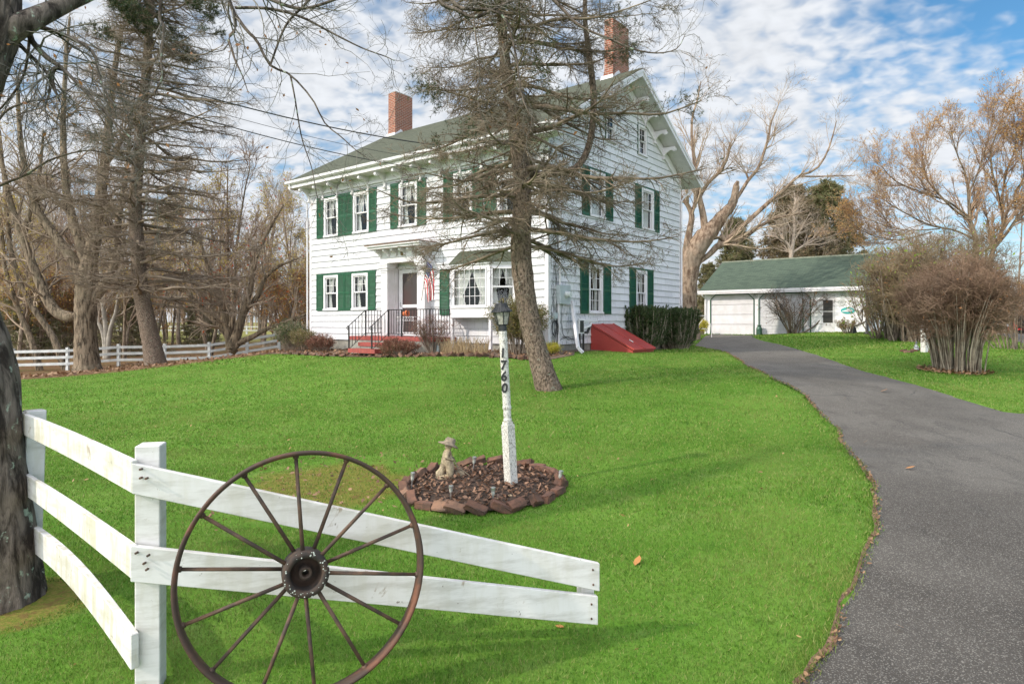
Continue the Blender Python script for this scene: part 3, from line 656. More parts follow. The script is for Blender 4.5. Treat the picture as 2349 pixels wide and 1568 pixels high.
# roof
s = MB()
def slab(mb, t0, t1, xa, xb, e):     # slab following both slopes between two depths below the roof surface
    mb.prism([(-OV - e, zroof(-OV - e) - t0), (RY, ZR - t0), (HD + OV + e, zroof(-OV - e) - t0), (HD + OV + e, zroof(-OV - e) - t1), (RY, ZR - t1 - .01), (-OV - e, zroof(-OV - e) - t1)], xa, xb, 0)
slab(s, 0, .035, -OG - .03, HW + OG + .03, .03); roof = s.build('roof', ROOF, house)
s = MB(); slab(s, .037, .20, -OG, HW + OG, -.02); s.build('soffit', WHITE, roof)
for y0, y1 in ((-OV, RY), (HD + OV, RY)):
    s = MB()
    for x0, x1, a0, a1 in ((HW + OG + .002, HW + OG + .03, .05, .26), (HW + OG + .03, HW + OG + .05, .03, .12), (-OG - .03, -OG - .002, .05, .26)):
        s.prism([(y0, zroof(y0) - a1), (y1, ZR - a1 - (.01)), (y1, ZR - a0), (y0, zroof(y0) - a0)], x0, x1, 0)
    s.build('rake_board', WHITE, roof)
s = MB(); zt = zroof(-OV)
s.box(-OG, -OV - .002, zt - .30, HW + OG, -OV + .02, zt - .03); s.box(-OG, -OV + .02, zt - .30, HW + OG, -.046, zt - .275)
s.build('fascia', WHITE, house)
s = MB(); s.prism([(-OV - .13, zt - .05), (-OV - .12, zt - .13), (-OV - .07, zt - .17), (-OV - .004, zt - .17), (-OV - .004, zt - .03), (-OV - .03, zt - .03), (-OV - .03, zt - .14), (-OV - .09, zt - .12), (-OV - .11, zt - .05)], -OG - .04, HW + OG + .04, 0)
s.prism([(HD + OV + .13, zt - .05), (HD + OV + .12, zt - .13), (HD + OV + .004, zt - .17), (HD + OV + .004, zt - .03)], -OG - .04, HW + OG + .06, 0)
s.build('gutter', WHITE, house)
def dspout(M, pts, r=.035, root=None):
    b = MB(M)
    b.tube(pts, r, 6); return b.build('downspout', WHITE, root or house)
dspout(MF, [(-.45, -OV - .06, zt - .16), (-.45, -OV - .05, zt - .35), (-.30, -.25, zt - .62), (-.12, -.075, zt - .85), (-.12, -.07, 3), (-.12, -.07, SB - .1), (-.12, -.2, SB - .3)], .032)
dspout(MG, [(HD + OV + .02, -.16, zt - .15), (HD + OV + .0, -.14, zt - .32), (HD + .12, -.08, zt - .62), (HD - .03, -.078, zt - .75), (HD - .03, -.078, 3), (HD - .03, -.078, SB - .05)], .034)
# scroll brackets
def bracket(M, u, zt_, L, H, w=.075):
    b = MB(M @ Matrix.Translation((u, 0, 0))); h = w / 2; n = 8
    pl = [(-.02, zt_), (-.02, zt_ - H)]
    arc = []
    for i in range(n + 1):
        a = math.pi / 2 * i / n; arc.append((-.075 - (L - .12) * (1 - math.cos(a)), zt_ - H + .02 + (H - .13) * math.sin(a)))
    pl = [(-.02, zt_), (-.02, zt_ - H)] + arc + [(-L, zt_ - .10), (-L, zt_)]
    b.prism(pl, -h, h, 0)
    for y, z, r, e in ((-L + .03, zt_ - .105, .068, .010), (-.075, zt_ - H + .01, .044, .008)):
        b.cyl((-h - e, y, z), (h + e, y, z), r, r, 14); b.cyl((-h - e - .012, y, z), (h + e + .012, y, z), r * .45, r * .45, 10)
    return b.build('eave_bracket', WHITE, house)
u_ = [FF.at(659.5 + c * .2194, n=-.03) for c in (232, 385, 535, 692, 855, 1028, 1205)]; sp = (u_[-1] - u_[0]) / 6; print('bracket spacing', sp, u_[0])
k = 0
while u_[0] + sp * k < HW - .1: bracket(MF, u_[0] + sp * k, FZT + .0, .46, .50); k += 1
for i, px in enumerate((1488, 1508, 1529, 1549)):
    u = FG.at(px, n=-.5)
    for uu in (u, HD - u):
        ss = 1 if uu > RY else -1
        bracket(MG, uu, zroof(uu) - .27, .50, .38)
# chimneys
for cx_, top, fpx in (((891, 906.5, 946), 210, 4.05), ((1384.5, 1406, 1442), 40, 4.0)):
    u0, u1 = FF.at(cx_[0] + (2 if cx_[0] > 1000 else 0), n=fpx), FF.at(cx_[1], n=fpx); zt_ = FF.z(cx_[1], top, fpx)
    fr = Frame(FF.o + FF.u * u1, V2, -U2); dpt = fr.at(cx_[2]) - fpx; print('chimney', u0, u1, zt_, dpt)
    b = MB(); zb = 8.9
    b.box(u0, fpx, zb + .95, u1, fpx + dpt, zt_)
    b.prism([(u0 - .10, zb), (u1 + .0, zb), (u1, zb + .95), (u0, zb + .95), (u0 - .10, zb + .45)][::-1], fpx, fpx + dpt, 1)
    ch = b.build('chimney', BRICK, roof)
    b = MB(); b.box(u0 + .07, fpx + .08, zt_ - .01, u1 - .07, fpx + dpt - .08, zt_ + .06); b.build('chimney_cap', CONC, ch)
    b = MB(); zf = zroof(fpx)
    b.prism([(fpx - .06, zroof(fpx - .06) - .02), (fpx - .06, zroof(fpx - .06) + .05), (RY, ZR + .12), (fpx + dpt + .05, zroof(fpx + dpt) + .1), (fpx + dpt + .05, zroof(fpx + dpt) - .05)], u0 - .13, u0 - .105, 0)
    b.prism([(fpx - .06, zroof(fpx - .06) - .02), (fpx - .06, zroof(fpx - .06) + .05), (RY, ZR + .12), (fpx + dpt + .05, zroof(fpx + dpt) + .1), (fpx + dpt + .05, zroof(fpx + dpt) - .05)], u1 + .003, u1 + .02, 0)
    b.box(u0 - .10, fpx - .02, zf - .05, u1 + .003, fpx - .003, zf + .10); b.build('chimney_flashing', WHITE, ch)
# bay window
b = MB(); P = [(b0, 0), (b1, bn), (b2, bn), (b3, 0)]
def ring(z0, z1, off=0.0, m=None):
    o = off; q = [(b0 - o, -.002), (b1 - o * .6, bn - o), (b2 + o * .6, bn - o), (b3 + o, -.002)]; return q
b.prism(ring(0, 0, .03), bz0, bz0 + .10, 2); b.prism(ring(0, 0, .0), bz0 + .10, bz0 + .28, 2); b.prism(ring(0, 0, .035), bz0 + .28, bz0 + .32, 2)
b.prism(ring(0, 0, .0), bz1 - .10, bz1, 2); b.prism(ring(0, 0, .05), bz1, bz1 + .05, 2)
for x, y in ((b0 + .03, -.05), (b1 + .01, bn + .03), (b2 - .01, bn + .03), (b3 - .03, -.05)): b.box(x - .06, y - .028, bz0 + .32, x + .06, y + .05, bz1 - .10)
bay = b.build('bay_window', WHITE, house)
zA, zB = bz0 + .32, bz1 - .10
def panel(p, q, lites, split, nm):
    p = np.array(p); q = np.array(q); L = np.linalg.norm(q - p); d = (q - p) / L
    M = Matrix(((d[0], -d[1], 0, p[0]), (d[1], d[0], 0, p[1]), (0, 0, 1, 0), (0, 0, 0, 1)))
    a, e = .07, L - .07; s_ = MB(M); r = .045
    s_.box(a, -.02, zA, a + r, .02, zB); s_.box(e - r, -.02, zA, e, .02, zB); s_.box(a + r, -.02, zA, e - r, .02, zA + r); s_.box(a + r, -.02, zB - r, e - r, .02, zB)
    if split: s_.box(a + r, -.024, (zA + zB) / 2 - .025, e - r, .02, (zA + zB) / 2 + .025)
    x0, x1 = a + r, e - r; y0, y1 = (zA + r, zB - r)
    if split: y0 = (zA + zB) / 2
    for i in range(1, lites[0]): x = x0 + (x1 - x0) * i / lites[0]; s_.box(x - .0065, -.010, y0, x + .0065, .008, y1)
    for i in range(1, lites[1]): z = y0 + (y1 - y0) * i / lites[1]; s_.box(x0, -.008, z - .0065, x1, .006, z + .0065)
    s_.build('sash', WHITE, bay)
    g = MB(M); g.box(x0, .012, zA + r, x1, .016, zB - r); g.build('pane', GLASS, bay)
    nb(curtain(M, a, e, zA, zB, .11, 'bay' if L > 1 else 'tie', 5), 'curtain', CURT, bay, True)
panel((b1, bn), (b2, bn), (6, 4), False, 'c'); panel((b2, bn), (b3, 0), (3, 2), True, 'r'); panel((b0, 0), (b1, bn), (2, 2), True, 'l')
q = MB(); q.box(b0 + .1, .0, bz0 + .1, b3 - .1, 1.4, bz1 - .02); q.f = [f for i, f in enumerate(q.f) if i != 2]; nb(q, 'window_recess', DARK, bay)
b = MB(); r_ = ring(0, 0, .09); zt_ = bz1 + .052; zt2 = FF.z(1110, 571, -.1)
top = [((b0 + b1) / 2 + .1, -.01), ((b2 + b3) / 2 - .1, -.01)]
v = [(x, y, zt_) for x, y in r_] + [(top[0][0], top[0][1], zt2), (top[1][0], top[1][1], zt2)]
b.add(v, [(0, 1, 4), (1, 2, 5, 4), (2, 3, 5), (0, 3, 2, 1)]); b.build('bay_roof', ROOF, bay)
b = MB(); b.box(b1 - .06, bn + .02, .55, b1 + .02, bn + .10, bz0); b.box(b2 - .02, bn + .02, .55, b2 + .06, bn + .10, bz0); b.build('bay_post', WHITE, bay)
shutter(MF, fx(1011), fx(1032), FF.z(1020, 722.5), FF.z(1020, 617.5), house); shutter(MF, b3 + .06, b3 + .44, FF.z(1020, 722.5), FF.z(1020, 617.5), house)
# portico
po = MB(); cb_, ct = pz, FF.z(888, 604, -.3)
def column(u0, u1):
    c = MB(); c.box(u0, -.30, cb_ + .12, u1, -.002, ct - .30)
    c.box(u0 - .025, -.325, cb_, u1 + .025, -.002, cb_ + .118)
    for i, (e, a, d) in enumerate(((.02, .30, .24), (.05, .24, .16), (.085, .16, .07), (.10, .07, .0))): c.box(u0 - e, -.30 - e, ct - a + .001, u1 + e, -.002, ct - d)
    return c.build('column', WHITE, house, bevel=.004)
column(pc0, pc1); column(pr0, pr1)
eb = MB(); et = FF.z(960, 552, -.6); hh = et - ct; print('entab', ct, et)
eb.box(pc0 - .02, -.34, ct + .002, pr1 + .02, -.002, ct + .17); eb.box(pc0 + .02, -.36, ct + .172, pr1 - .02, -.002, et - .14)
eb.box(pc0 - .20, -.72, et - .14, pr1 + .20, -.002, et - .07); eb.box(pc0 - .25, -.78, et - .07, pr1 + .25, -.002, et - .025)
nbk = 6
for i in range(nbk):
    u = pc0 + .08 + (pr1 - pc0 - .16) * i / (nbk - 1)
    eb.prism([(-.36, et - .145), (-.36, et - .36), (-.42, et - .36), (-.46, et - .28), (-.54, et - .25), (-.62, et - .22), (-.62, et - .145)], u - .045, u + .045, 0)
ent = eb.build('portico_entablature', WHITE, house)
c = MB(); c.box(pc0 - .27, -.80, et - .024, pr1 + .27, -.003, et + .005); c.build('portico_roof', plain('brown_shingle', (.22, .12, .08, 1), (.14, .08, .06, 1), 8, .9), ent)
# door recess, door
d = MB(); y = .18
d.box(pc1 - .01, -.001, cb_, pc1 + .01, y + .05, dtop); d.box(pr0 - .01, -.001, cb_, pr0 + .01, y + .05, dtop)
d0 = FF.at(906, n=y); d1 = FF.at(917, n=y); dzt = FF.z(935, 617, y)
d.box(pc1 + .01, y, dzt, pr0 - .01, y + .04, dtop); d.box(pc1 + .01, y - .03, dzt + .02, pr0 - .01, y, dzt + .09); d.box(pc1 + .01, y, cb_, d0, y + .04, dzt); d.box(pc1 + .01, y + .041, cb_, pr0 - .01, y + .06, dzt)
fr_ = d.build('door_surround', WHITE, house)
dl, dr = d1 + .03, min(pr0 - .02, d1 + .95)
c = MB(); c.box(d0 + .04, y + .03, cb_ + .1, d1 - .03, y + .036, dzt - .06); c.build('sidelight', plain('sidelight_glass', (.10, .12, .13, 1), (.06, .07, .08, 1), 3, .15), fr_)
c = MB(); c.box(d1 - .02, y - .012, cb_, d1 + .03, y + .035, dzt)
dm = (cb_ + dzt) / 2 - .12; zp = [(cb_ + .12, dm - .05), (dm + .05, dzt - .14)]
c.box(dl, y - .01, cb_ + .01, dl + .11, y + .03, dzt - .02); c.box(dr - .11, y - .01, cb_ + .01, dr, y + .03, dzt - .02)
c.box(dl + .11, y - .01, cb_ + .01, dr - .11, y + .03, zp[0][0]); c.box(dl + .11, y - .01, zp[0][1], dr - .11, y + .03, zp[1][0]); c.box(dl + .11, y - .01, zp[1][1], dr - .11, y + .03, dzt - .02)
door = c.build('storm_door', WHITE, house)
c = MB()
for a, e in zp: c.box(dl + .11, y + .012, a, dr - .11, y + .018, e)
c.build('screen', plain('door_screen', (.055, .022, .02, 1), (.04, .03, .028, 1), 1.2, .5), door)
c = MB(); c.tube([(dl + .05, y - .012, dm - .02), (dl + .05, y - .05, dm + .01), (dl + .05, y - .05, dm + .10), (dl + .05, y - .012, dm + .13)], .007, 6); c.build('handle', IRON, door)
# hanging lantern over the door
c = MB(); hu = FF.at(922, n=-.45); hz = et - .15
c.cyl((hu, -.45, hz), (hu, -.45, hz - .05), .008); c.lathe([(.015, -.05), (.06, -.08), (.055, -.10), (.045, -.22), (.02, -.24)], (hu, -.45, hz), 6)
c.build('porch_lantern', plain('aged_brass', (.25, .17, .06, 1), (.1, .08, .05, 1), 9, .4, 0, .8), ent)
# porch platform, steps
sl_, sr_ = FF.at(802, n=-1.0), FF.at(994, n=-1.0); gz = tz(*(FF.o + FF.u * 2.5 - FF.n * 1.3))
print('porch ground', gz, 'platform', pz)
p = MB(); p.box(sl_ + .02, -.98, gz - .3, sr_ - .02, -.04, pz - .125); p.build('porch_base', CONC, house)
p = MB(); p.box(sl_, -1.0, pz - .122, sr_, -.002, pz - .0)
st0, st1 = FF.at(843, n=-1.0), FF.at(893, n=-1.0)
stw = [(-1.33, -1.003, pz - .185 * 1), (-1.66, -1.003, pz - .185 * 2)]
p.box(st0 - .05, -1.34, pz - .30, st1 + .05, -1.003, pz - .185); p.box(st0 - .12, -1.68, pz - .50, st1 + .12, -1.342, pz - .37)
REDB = brickmat('painted_brick', [(.33, .06, .045, 1), (.26, .05, .04, 1), (.36, .10, .07, 1)], (.22, .05, .045, 1), .075, .3, 'xz', .008, .6, .7)
p.build('porch_steps', REDB, house)
p = MB(); p.box(st0 - .02, -1.30, gz - .3, st1 + .02, -1.004, pz - .302); p.build('step_base', CONC, house)
# iron railings
r = MB(); H = .84
def rail(p0, p1, n, posts=(True, True), drop=0):
    p0 = Vector(p0); p1 = Vector(p1)
    for h, rr_ in ((H, .014), (.10, .010)): r.cyl(p0 + Vector((0, 0, h)), p1 + Vector((0, 0, h)), rr_, rr_, 6)
    for i in range(n + 1):
        q = p0.lerp(p1, i / n); th = .018 if (i == 0 and posts[0]) or (i == n and posts[1]) else .0075
        r.box(q.x - th, q.y - th, q.z + (0 if th > .01 else .1), q.x + th, q.y + th, q.z + H)
rl = FF.at(839, n=-.95); rr2 = FF.at(891.5, n=-.95); re = FF.at(986, n=-.95); rm = FF.at(921.6, n=-.95)
rail((rl, -.95, pz), (rl, -.10, pz), 7, (True, False)); rail((rr2, -.95, pz), (rm, -.95, pz), 5); rail((rm, -.95, pz), (re, -.95, pz), 9); rail((re, -.95, pz), (re, -.10, pz), 7, (False, False))
for u in (rl, rr2):
    rail((u, -.97, pz), (u, -1.62, pz - .50), 5, (False, True)); r.cyl((u, -1.62, pz - .56), (u, -1.62, pz + .34), .018, k=6)
    r.tube([(u, -1.62, pz + .34), (u, -1.68, pz + .32), (u, -1.70, pz + .27), (u, -1.67, pz + .22)], .014, 6)
r.build('porch_railing', IRON, house)
# electric service on the gable
m0, m1 = FG.at(1274), FG.at(1298.6); mz0, mz1 = FG.z(1286, 697.5), FG.z(1286, 654)
GREYB = plain('grey_metal_box', (.42, .46, .47, 1), (.36, .39, .4, 1), 4, .5)
c = MB(MG); c.box(m0, -.16, mz0, m1, -.02, mz1); mtb = c.build('meter_box', GREYB, house, bevel=.008)
um = (m0 + m1) / 2 + .05; zm = (mz0 + mz1) / 2
c = MB(MG); c.cyl((um, -.16, zm), (um, -.19, zm), .10, .10, 20); c.cyl((um, -.19, zm), (um, -.30, zm), .085, .075, 20); c.build('meter_dial', plain('meter_glass', (.62, .64, .62, 1), (.4, .42, .42, 1), 20, .15), mtb)
c = MB(MG); c.tube([(m0 + .12, -.07, mz1), (m0 + .12, -.07, mz1 + .15), (m0 + .08, -.07, 5.7)], .028, 8); c.tube([(m0 + .06, -.07, mz0), (m0 + .06, -.07, SB - .05)], .032, 8); c.build('conduit', WHITE, house)
c = MB(MG); c.box(FG.at(1265), -.10, FG.z(1268, 731), FG.at(1273), -.02, FG.z(1268, 717)); c.build('junction_box', GREYB, house)
c = MB(MG); cu, cz = FG.at(1263.5), FG.z(1263.5, 751)
for j in range(4):
    rj = .17 + .02 * j; c.tube([(cu + .1 + rj * .7 * math.cos(a_), -.05 - .012 * j, cz + rj * math.sin(a_) - .01 * j) for a_ in np.linspace(0, 6.28, 20)], .006, 5)
rg_ = random.Random(3)
for j in range(5):
    x = m0 - .2 + .06 * j; c.tube([(x + rg_.uniform(-.05, .05), -.035, z) for z in np.linspace(SB - .1, 3.0 + rg_.uniform(-1, 1.6), 9)], .006, 5)
c.tube([(m0 + .28, -.04, mz0), (m0 + .22, -.05, mz0 - .5), (m0 + .3, -.06, mz0 - .85), (m0 + .55, -.06, mz0 - 1.0), (m0 + 1.1, -.06, mz0 - .95)], .008, 5)
c.tube([(m0 + .1, -.05, SB + .12), (m0 + .5, -.06, SB + .22), (m0 + .9, -.06, SB + .1), (m0 + 1.4, -.06, SB + .16)], .008, 5)
c.build('cable', IRON, house)
# figurines on the upper sash of the second upstairs window
for j, (px, cc) in enumerate(((813.8, (.6, .55, .4, 1)), (828.5, (.3, .45, .55, 1)), (840, (.7, .55, .4, 1)))):
    u = FF.at(px + 2, n=.03); zf = (zs2b + zs2t) / 2 + .03
    c = MB(Matrix.Translation((LX, LY, 0)) @ Matrix.Rotation(ROTH, 4, 'Z')); c.lathe([(.022, 0), (.026, .04), (.016, .09), (.010, .105), (.020, .125), (.016, .15), (.004, .16)], (u, .062, zf), 10)
    lab(c.build('bottle', plain('glazed_figure', cc, None, 8, .3), None, True), ['cream coloured little bottle standing on the upstairs window sash', 'blue little bottle standing on the upstairs window sash', 'orange little bottle standing on the upstairs window sash'][j], 'bottle', 'little bottles in the upstairs window')
def HP(u, n, z): p = FF.o + FF.u * u + FF.n * n; return Vector((p[0], p[1], z))
def GP(u, n, z): p = FG.o + FG.u * u + FG.n * n; return Vector((p[0], p[1], z))
# ------------------------------------------------------------ garage
GO = np.array(((1616 - CXP) / FPX * 36, 36.0)); FA = Frame(GO, U2, V2); GL = FA.at(1985); GWD = 6.6
gb = .93; gz_e = EYE + (HYP - 667.5) / FPX * 36; gz_r = EYE + (HYP - 601) / FPX * 38.6; print('garage', GL, gb, gz_e, gz_r)
gar = thing('garage', 'long low white garage with green shingle roof behind the driveway', 'garage', (GO[0], GO[1], 0), ROTH)
def gzr(y): return gz_r - (gz_r - gz_e) / (3.3 + .3) * abs(y - 3.3)
dA0, dA1 = FA.at(1629), FA.at(1731); dB0, dB1 = FA.at(1740), FA.at(1861); dtz = FA.z(1680, 673.5); print('door', dA0, dA1, dB0, dB1, dtz)
gd0, gd1 = FA.at(1884), FA.at(1915)
bmw = MB(); zt_ = gzr(-.3) - .18
for a, e in ((0, dA0 + .06), (dA1 - .06, dB0 + .06), (dB1 - .06, GL)): bmw.box(a, 0, gb, e, .12, zt_)
bmw.box(dA0 + .06, 0, dtz - .05, dA1 - .06, .12, zt_); bmw.box(dB0 + .06, 0, dtz - .05, dB1 - .06, .12, zt_)
bmw.box(.0, .12, gb - .3, .12, GWD, zt_); bmw.box(GL - .12, .12, gb - .3, GL, GWD, zt_); bmw.box(.12, GWD - .12, gb - .3, GL - .12, GWD, zt_)
for x in (0, GL - .12): bmw.prism([(0.01, zt_), (GWD - .01, zt_), (3.3, gz_r - .1)], x, x + .119, 0)
gx_ = .0
while gx_ < GWD: bmw.box(GL, gx_, gb - .1, GL + .008, gx_ + .02, zt_); gx_ += .22
bmw.build('wall', plain('garage_white', (.82, .79, .80, 1), (.77, .74, .75, 1), 2, .6), gar)
c = MB(); c.box(.02, .02, gb - .5, GL - .02, GWD, gb - .001); c.build('foundation', CONC, gar)
c = MB(); c.prism([(-.3, gzr(-.3)), (3.3, gz_r), (6.9, gzr(6.9)), (6.9, gzr(6.9) - .05), (3.3, gz_r - .06), (-.3, gzr(-.3) - .05)], -.2, GL + .25, 0); gr = c.build('roof', ROOFG, gar)
c = MB(); c.prism([(-.28, gzr(-.28) - .052), (3.3, gz_r - .062), (6.88, gzr(6.88) - .052), (6.88, gzr(6.88) - .17), (3.3, gz_r - .18), (-.28, gzr(-.28) - .17)], -.17, GL + .22, 0); c.build('soffit', WHITE, gr)
c = MB(); c.box(-.2, 3.2, gz_r - .045, GL + .25, 3.4, gz_r + .03); c.build('ridge_cap', plain('ridge_shingle', (.25, .26, .2, 1), (.18, .2, .15, 1), 5, .9), gr)
c = MB(); zz_ = gzr(-.3); c.box(-.25, -.42, zz_ - .12, GL + .3, -.302, zz_ + .0); c.box(-.22, -.40, zz_ - .2, GL + .27, -.302, zz_ - .122); c.build('gutter', WHITE, gar)
dspout(Matrix.Identity(4), [(.0, -.36, zz_ - .15), (.0, -.34, zz_ - .26), (.1, -.07, zz_ - .45), (.1, -.06, gb + .1), (.1, -.15, gb)], .035, gar)
def chamf(a, e, z0, z1, k, wd, y0, y1):
    b = MB()
    b.box(a, y0, z0, a + wd, y1, z1 - k); b.box(e - wd, y0, z0, e, y1, z1 - k); b.box(a + k, y0, z1 - wd, e - k, y1, z1)
    b.prism([(a, z1 - k), (a + k, z1), (a + k, z1 - wd), (a + wd, z1 - k)], y0, y1, 1); b.prism([(e, z1 - k), (e - k, z1), (e - k, z1 - wd), (e - wd, z1 - k)], y0, y1, 1); return b
for a, e, kind in ((dA0, dA1, 'd'), (dB0, dB1, 's')):
    chamf(a, e, gb, dtz, .32, .055, -.03, -.002).build('door_trim', GREEN, gar)
    tri = MB(); 
    for pl in ([(a + .055, dtz - .32), (a + .055, dtz - .06), (a + .32, dtz - .06)], [(e - .055, dtz - .32), (e - .055, dtz - .06), (e - .32, dtz - .06)]): tri.prism(pl, -.018, -.003, 1)
    tri.build('corner_panel', WHITE, gar)
    if kind == 'd':
        c = MB(); n = 4; h = (dtz - .05 - gb) / n
        for i in range(n): c.box(a + .06, .03, gb + .01 + i * h, e - .06, .07, gb + (i + 1) * h - .004)
        c.build('garage_door', WHITE, gar, bevel=.006)
    else:
        c = MB(); siding(c, [], gb + .01, dtz - .05, lambda z: (a + .06, e - .06), .155, .018); nb(c, 'siding_panel', SIDE_F, gar).location = (0, .05, 0)
for x in (1791,): 
    u = FA.at(1841); c = MB(); c.box(u, -.03, gb, u + .05, .0, dtz - .3); c.build('door_trim', GREEN, gar)
c = MB(); c.box(gd0, -.02, gb + .02, gd1, -.002, gb + 2.02); gdo = c.build('side_door', WHITE, gar)
w0, w1 = FA.at(1888.4), FA.at(1910.5); wz0, wz1 = FA.z(1899, 740), FA.z(1899, 688)
c = MB(); c.box(w0, -.03, wz0, w1, -.021, (wz0 + wz1) / 2 - .02); c.box(w0, -.03, (wz0 + wz1) / 2 + .02, w1, -.021, wz1); c.build('door_window', plain('dark_screen', (.05, .045, .04, 1), (.03, .028, .026, 1), 2, .3), gdo)
c = MB(); c.cyl((gd0 + .07, -.03, gb + .95), (gd0 + .07, -.06, gb + .95), .025); c.build('handle', IRON, gdo)
def AP(u, n, z): p = FA.o + FA.u * u + FA.n * n; return Vector((p[0], p[1], z))
GMW = Matrix.Translation((GO[0], GO[1], 0)) @ Matrix.Rotation(ROTH, 4, 'Z')
PL = [((1731.5, 676.5), .165, (.55, .52, .46), 'round plaque with coloured star hung between the two garage doors'), ((1865, 694), .16, (.50, .22, .12), 'round orange rimmed plaque beside the garage side door'),
      ((1932.6, 676), .17, (.62, .66, .62), 'pale round plaque with green dotted rim under the garage eave'), ((1960.7, 673), .16, (.45, .25, .15), 'brown rimmed round plaque under the garage eave at the right'),
      ((1931, 693), .16, (.66, .66, .66), 'white round plaque with small brown figure above the teal oval sign'), ((1960, 694), .17, (.68, .68, .68), 'white round plaque with dark speckled figure right of the teal sign')]
for (px, r_, cc, lb_) in PL:
    u, z = FA.at(px[0], px[1]); t_ = thing('wall_plaque', lb_, 'plaque', AP(u, -.012, z), ROTH, 'round plaques on the garage wall')
    c = MB(); c.cyl((0, -.012, 0), (0, .009, 0), r_, r_, 24); c.build('disc', plain('plaque_disc', (.7, .7, .68, 1), None, 6, .5), t_)
    c = MB(); c.tube([(r_ * .93 * math.cos(a_), -.014, r_ * .93 * math.sin(a_)) for a_ in np.linspace(0, 6.283, 25)], .012, 6); c.build('rim', plain('plaque_rim', cc + (1,), None, 6, .5), t_)
    c = MB()
    for i in range(5): a_ = i * 1.257 + .3; c.ball((r_ * .42 * math.cos(a_), -.014, r_ * .42 * math.sin(a_)), r_ * .17, 8, sy=.2)
    c.ball((0, -.014, 0), r_ * .2, 8, sy=.2); c.build('figure', plain('plaque_paint', tuple(x * .6 for x in cc) + (1,), None, 9, .5), t_)
u, z = FA.at(1945, 712); t_ = thing('oval_sign', 'teal oval sign with white animal shape on the garage wall', 'sign', AP(u, -.02, z), ROTH)
TEAL = plain('teal_paint', (.02, .42, .40, 1), (.02, .36, .35, 1), 5, .5)
c = MB(); c.lathe([(.001, -.008), (1, -.008), (1, .008), (.001, .008)], (0, 0, 0), 32, M=Matrix.Rotation(R(90), 4, 'X') @ Matrix.Diagonal((.31, .155, 1, 1))); c.build('board', TEAL, t_)
c = MB()
for x, z, sx_, sz_ in ((-.02, -.02, .17, .055), (.13, .0, .08, .06), (-.17, -.03, .09, .035), (.05, .05, .09, .04), (0, .09, .05, .03)): c.ball((x, -.012, z), 1, 12, sx=sx_, sy=.008, sz=sz_)
c.build('animal_shape', WHITE, t_)
# ------------------------------------------------------------ near board fence
def board(p, q, h0, h1, th=.026, bow=0.0, name='rail', m=None, parent=None, seg=10, base=None):
    """board between two top-corner points p, q; h0/h1 heights at the ends; th thickness away from the viewer"""
    p = Vector(p); q = Vector(q); d = (q - p); n = Vector((-d.y, d.x, 0)).normalized()
    if n.dot(p) < 0: n = -n
    v = []
    for i in range(seg + 1):
        t = i / seg; c = p.lerp(q, t) + Vector((0, 0, bow * math.sin(math.pi * t))); h = h0 + (h1 - h0) * t
        for a, z in ((0, 0), (th, 0), (th, -h), (0, -h)): v.append(tuple(c + n * a + Vector((0, 0, z)) - Vector(base)))
    f = [(0, 1, 2, 3)[::-1], tuple(seg * 4 + j for j in range(4))]
    for i in range(seg):
        for j in range(4): f.append((i * 4 + j, i * 4 + (j + 1) % 4, i * 4 + 4 + (j + 1) % 4, i * 4 + 4 + j))
    mb = MB(); mb.add(v, f); return mb.build(name, m, parent, bevel=.003)
def weathered(name, seed, dirt):
    m, t, b = mk(name); b.inputs['Roughness'].default_value = .6
    vec = N(t, 'ShaderNodeTexCoord').outputs['Object']
    n = noise(t, 5, 6, .7, vec, dist=.6); n2 = noise(t, 16, 5, .7, vec, sc3=(.18, .18, 1)); n3 = noise(t, 1.6, 3, .5, vec)
    n5 = noise(t, 13, 5, .65, vec, sc3=(1, 1, .22))
    c = mixc(t, mathn(t, 'MULTIPLY', ramp(t, n2, .42, .68), .75), (.68, .65, .62, 1), (.46, .43, .38, 1))
    c = mixc(t, mathn(t, 'MULTIPLY', ramp(t, n5, .44, .66), dirt), c, (.42, .38, .24, 1))
    c = mixc(t, mathn(t, 'MULTIPLY', ramp(t, n, .62, .69), .8), c, (.30, .22, .14, 1))
    c = mixc(t, mathn(t, 'MULTIPLY', mathn(t, 'GREATER_THAN', noise(t, 26, 4, .7, vec), .69), .8), c, (.12, .08, .05, 1))
    t.links.new(c, b.inputs['Base Color']); bump(t, b, n2, .35, .004); return m
FPA = weathered('weathered_white', 1, .2); FPB = weathered('mossy_white', 2, .62)
YA, YB, YE = 2.70, 3.80, 3.17
fb = W(338, 1560, 2.75)
fen = thing('board_fence', 'weathered white board fence in the foreground behind the wheel', 'fence', tuple(fb))
z0f = tz(fb[0], fb[1])
pm = MB(); dA = nrm(W(1376, 0, YE)[:2] - W(302, 0, YA)[:2]); nA = np.array((-dA[1], dA[0]))
def post(cx_, cy_, zt_, w, d_, n_, lean=(0, 0), zb=None, jag=False):
    b = MB(); zb = tz(cx_, cy_) - .25 if zb is None else zb; v = []
    for z, o in ((zb, (0, 0)), (zt_, lean)):
        for s0, s1 in ((-1, -1), (1, -1), (1, 1), (-1, 1)): v.append((cx_ + o[0] + d_[0] * w / 2 * s0 + n_[0] * w / 2 * s1 - fb[0], cy_ + o[1] + d_[1] * w / 2 * s0 + n_[1] * w / 2 * s1 - fb[1], z - fb[2]))
    b.add(v, [(3,2,1,0),(4,5,6,7),(0,1,5,4),(1,2,6,5),(2,3,7,6),(3,0,4,7)]); return b.build('post', FPA, fen, bevel=.004)
pA = W(336, 0, 2.78); ztA = EYE + (HYP - 1022) / FPX * 2.76
post(pA[0] + .005, pA[1] + .025, ztA, .098, dA, nA)
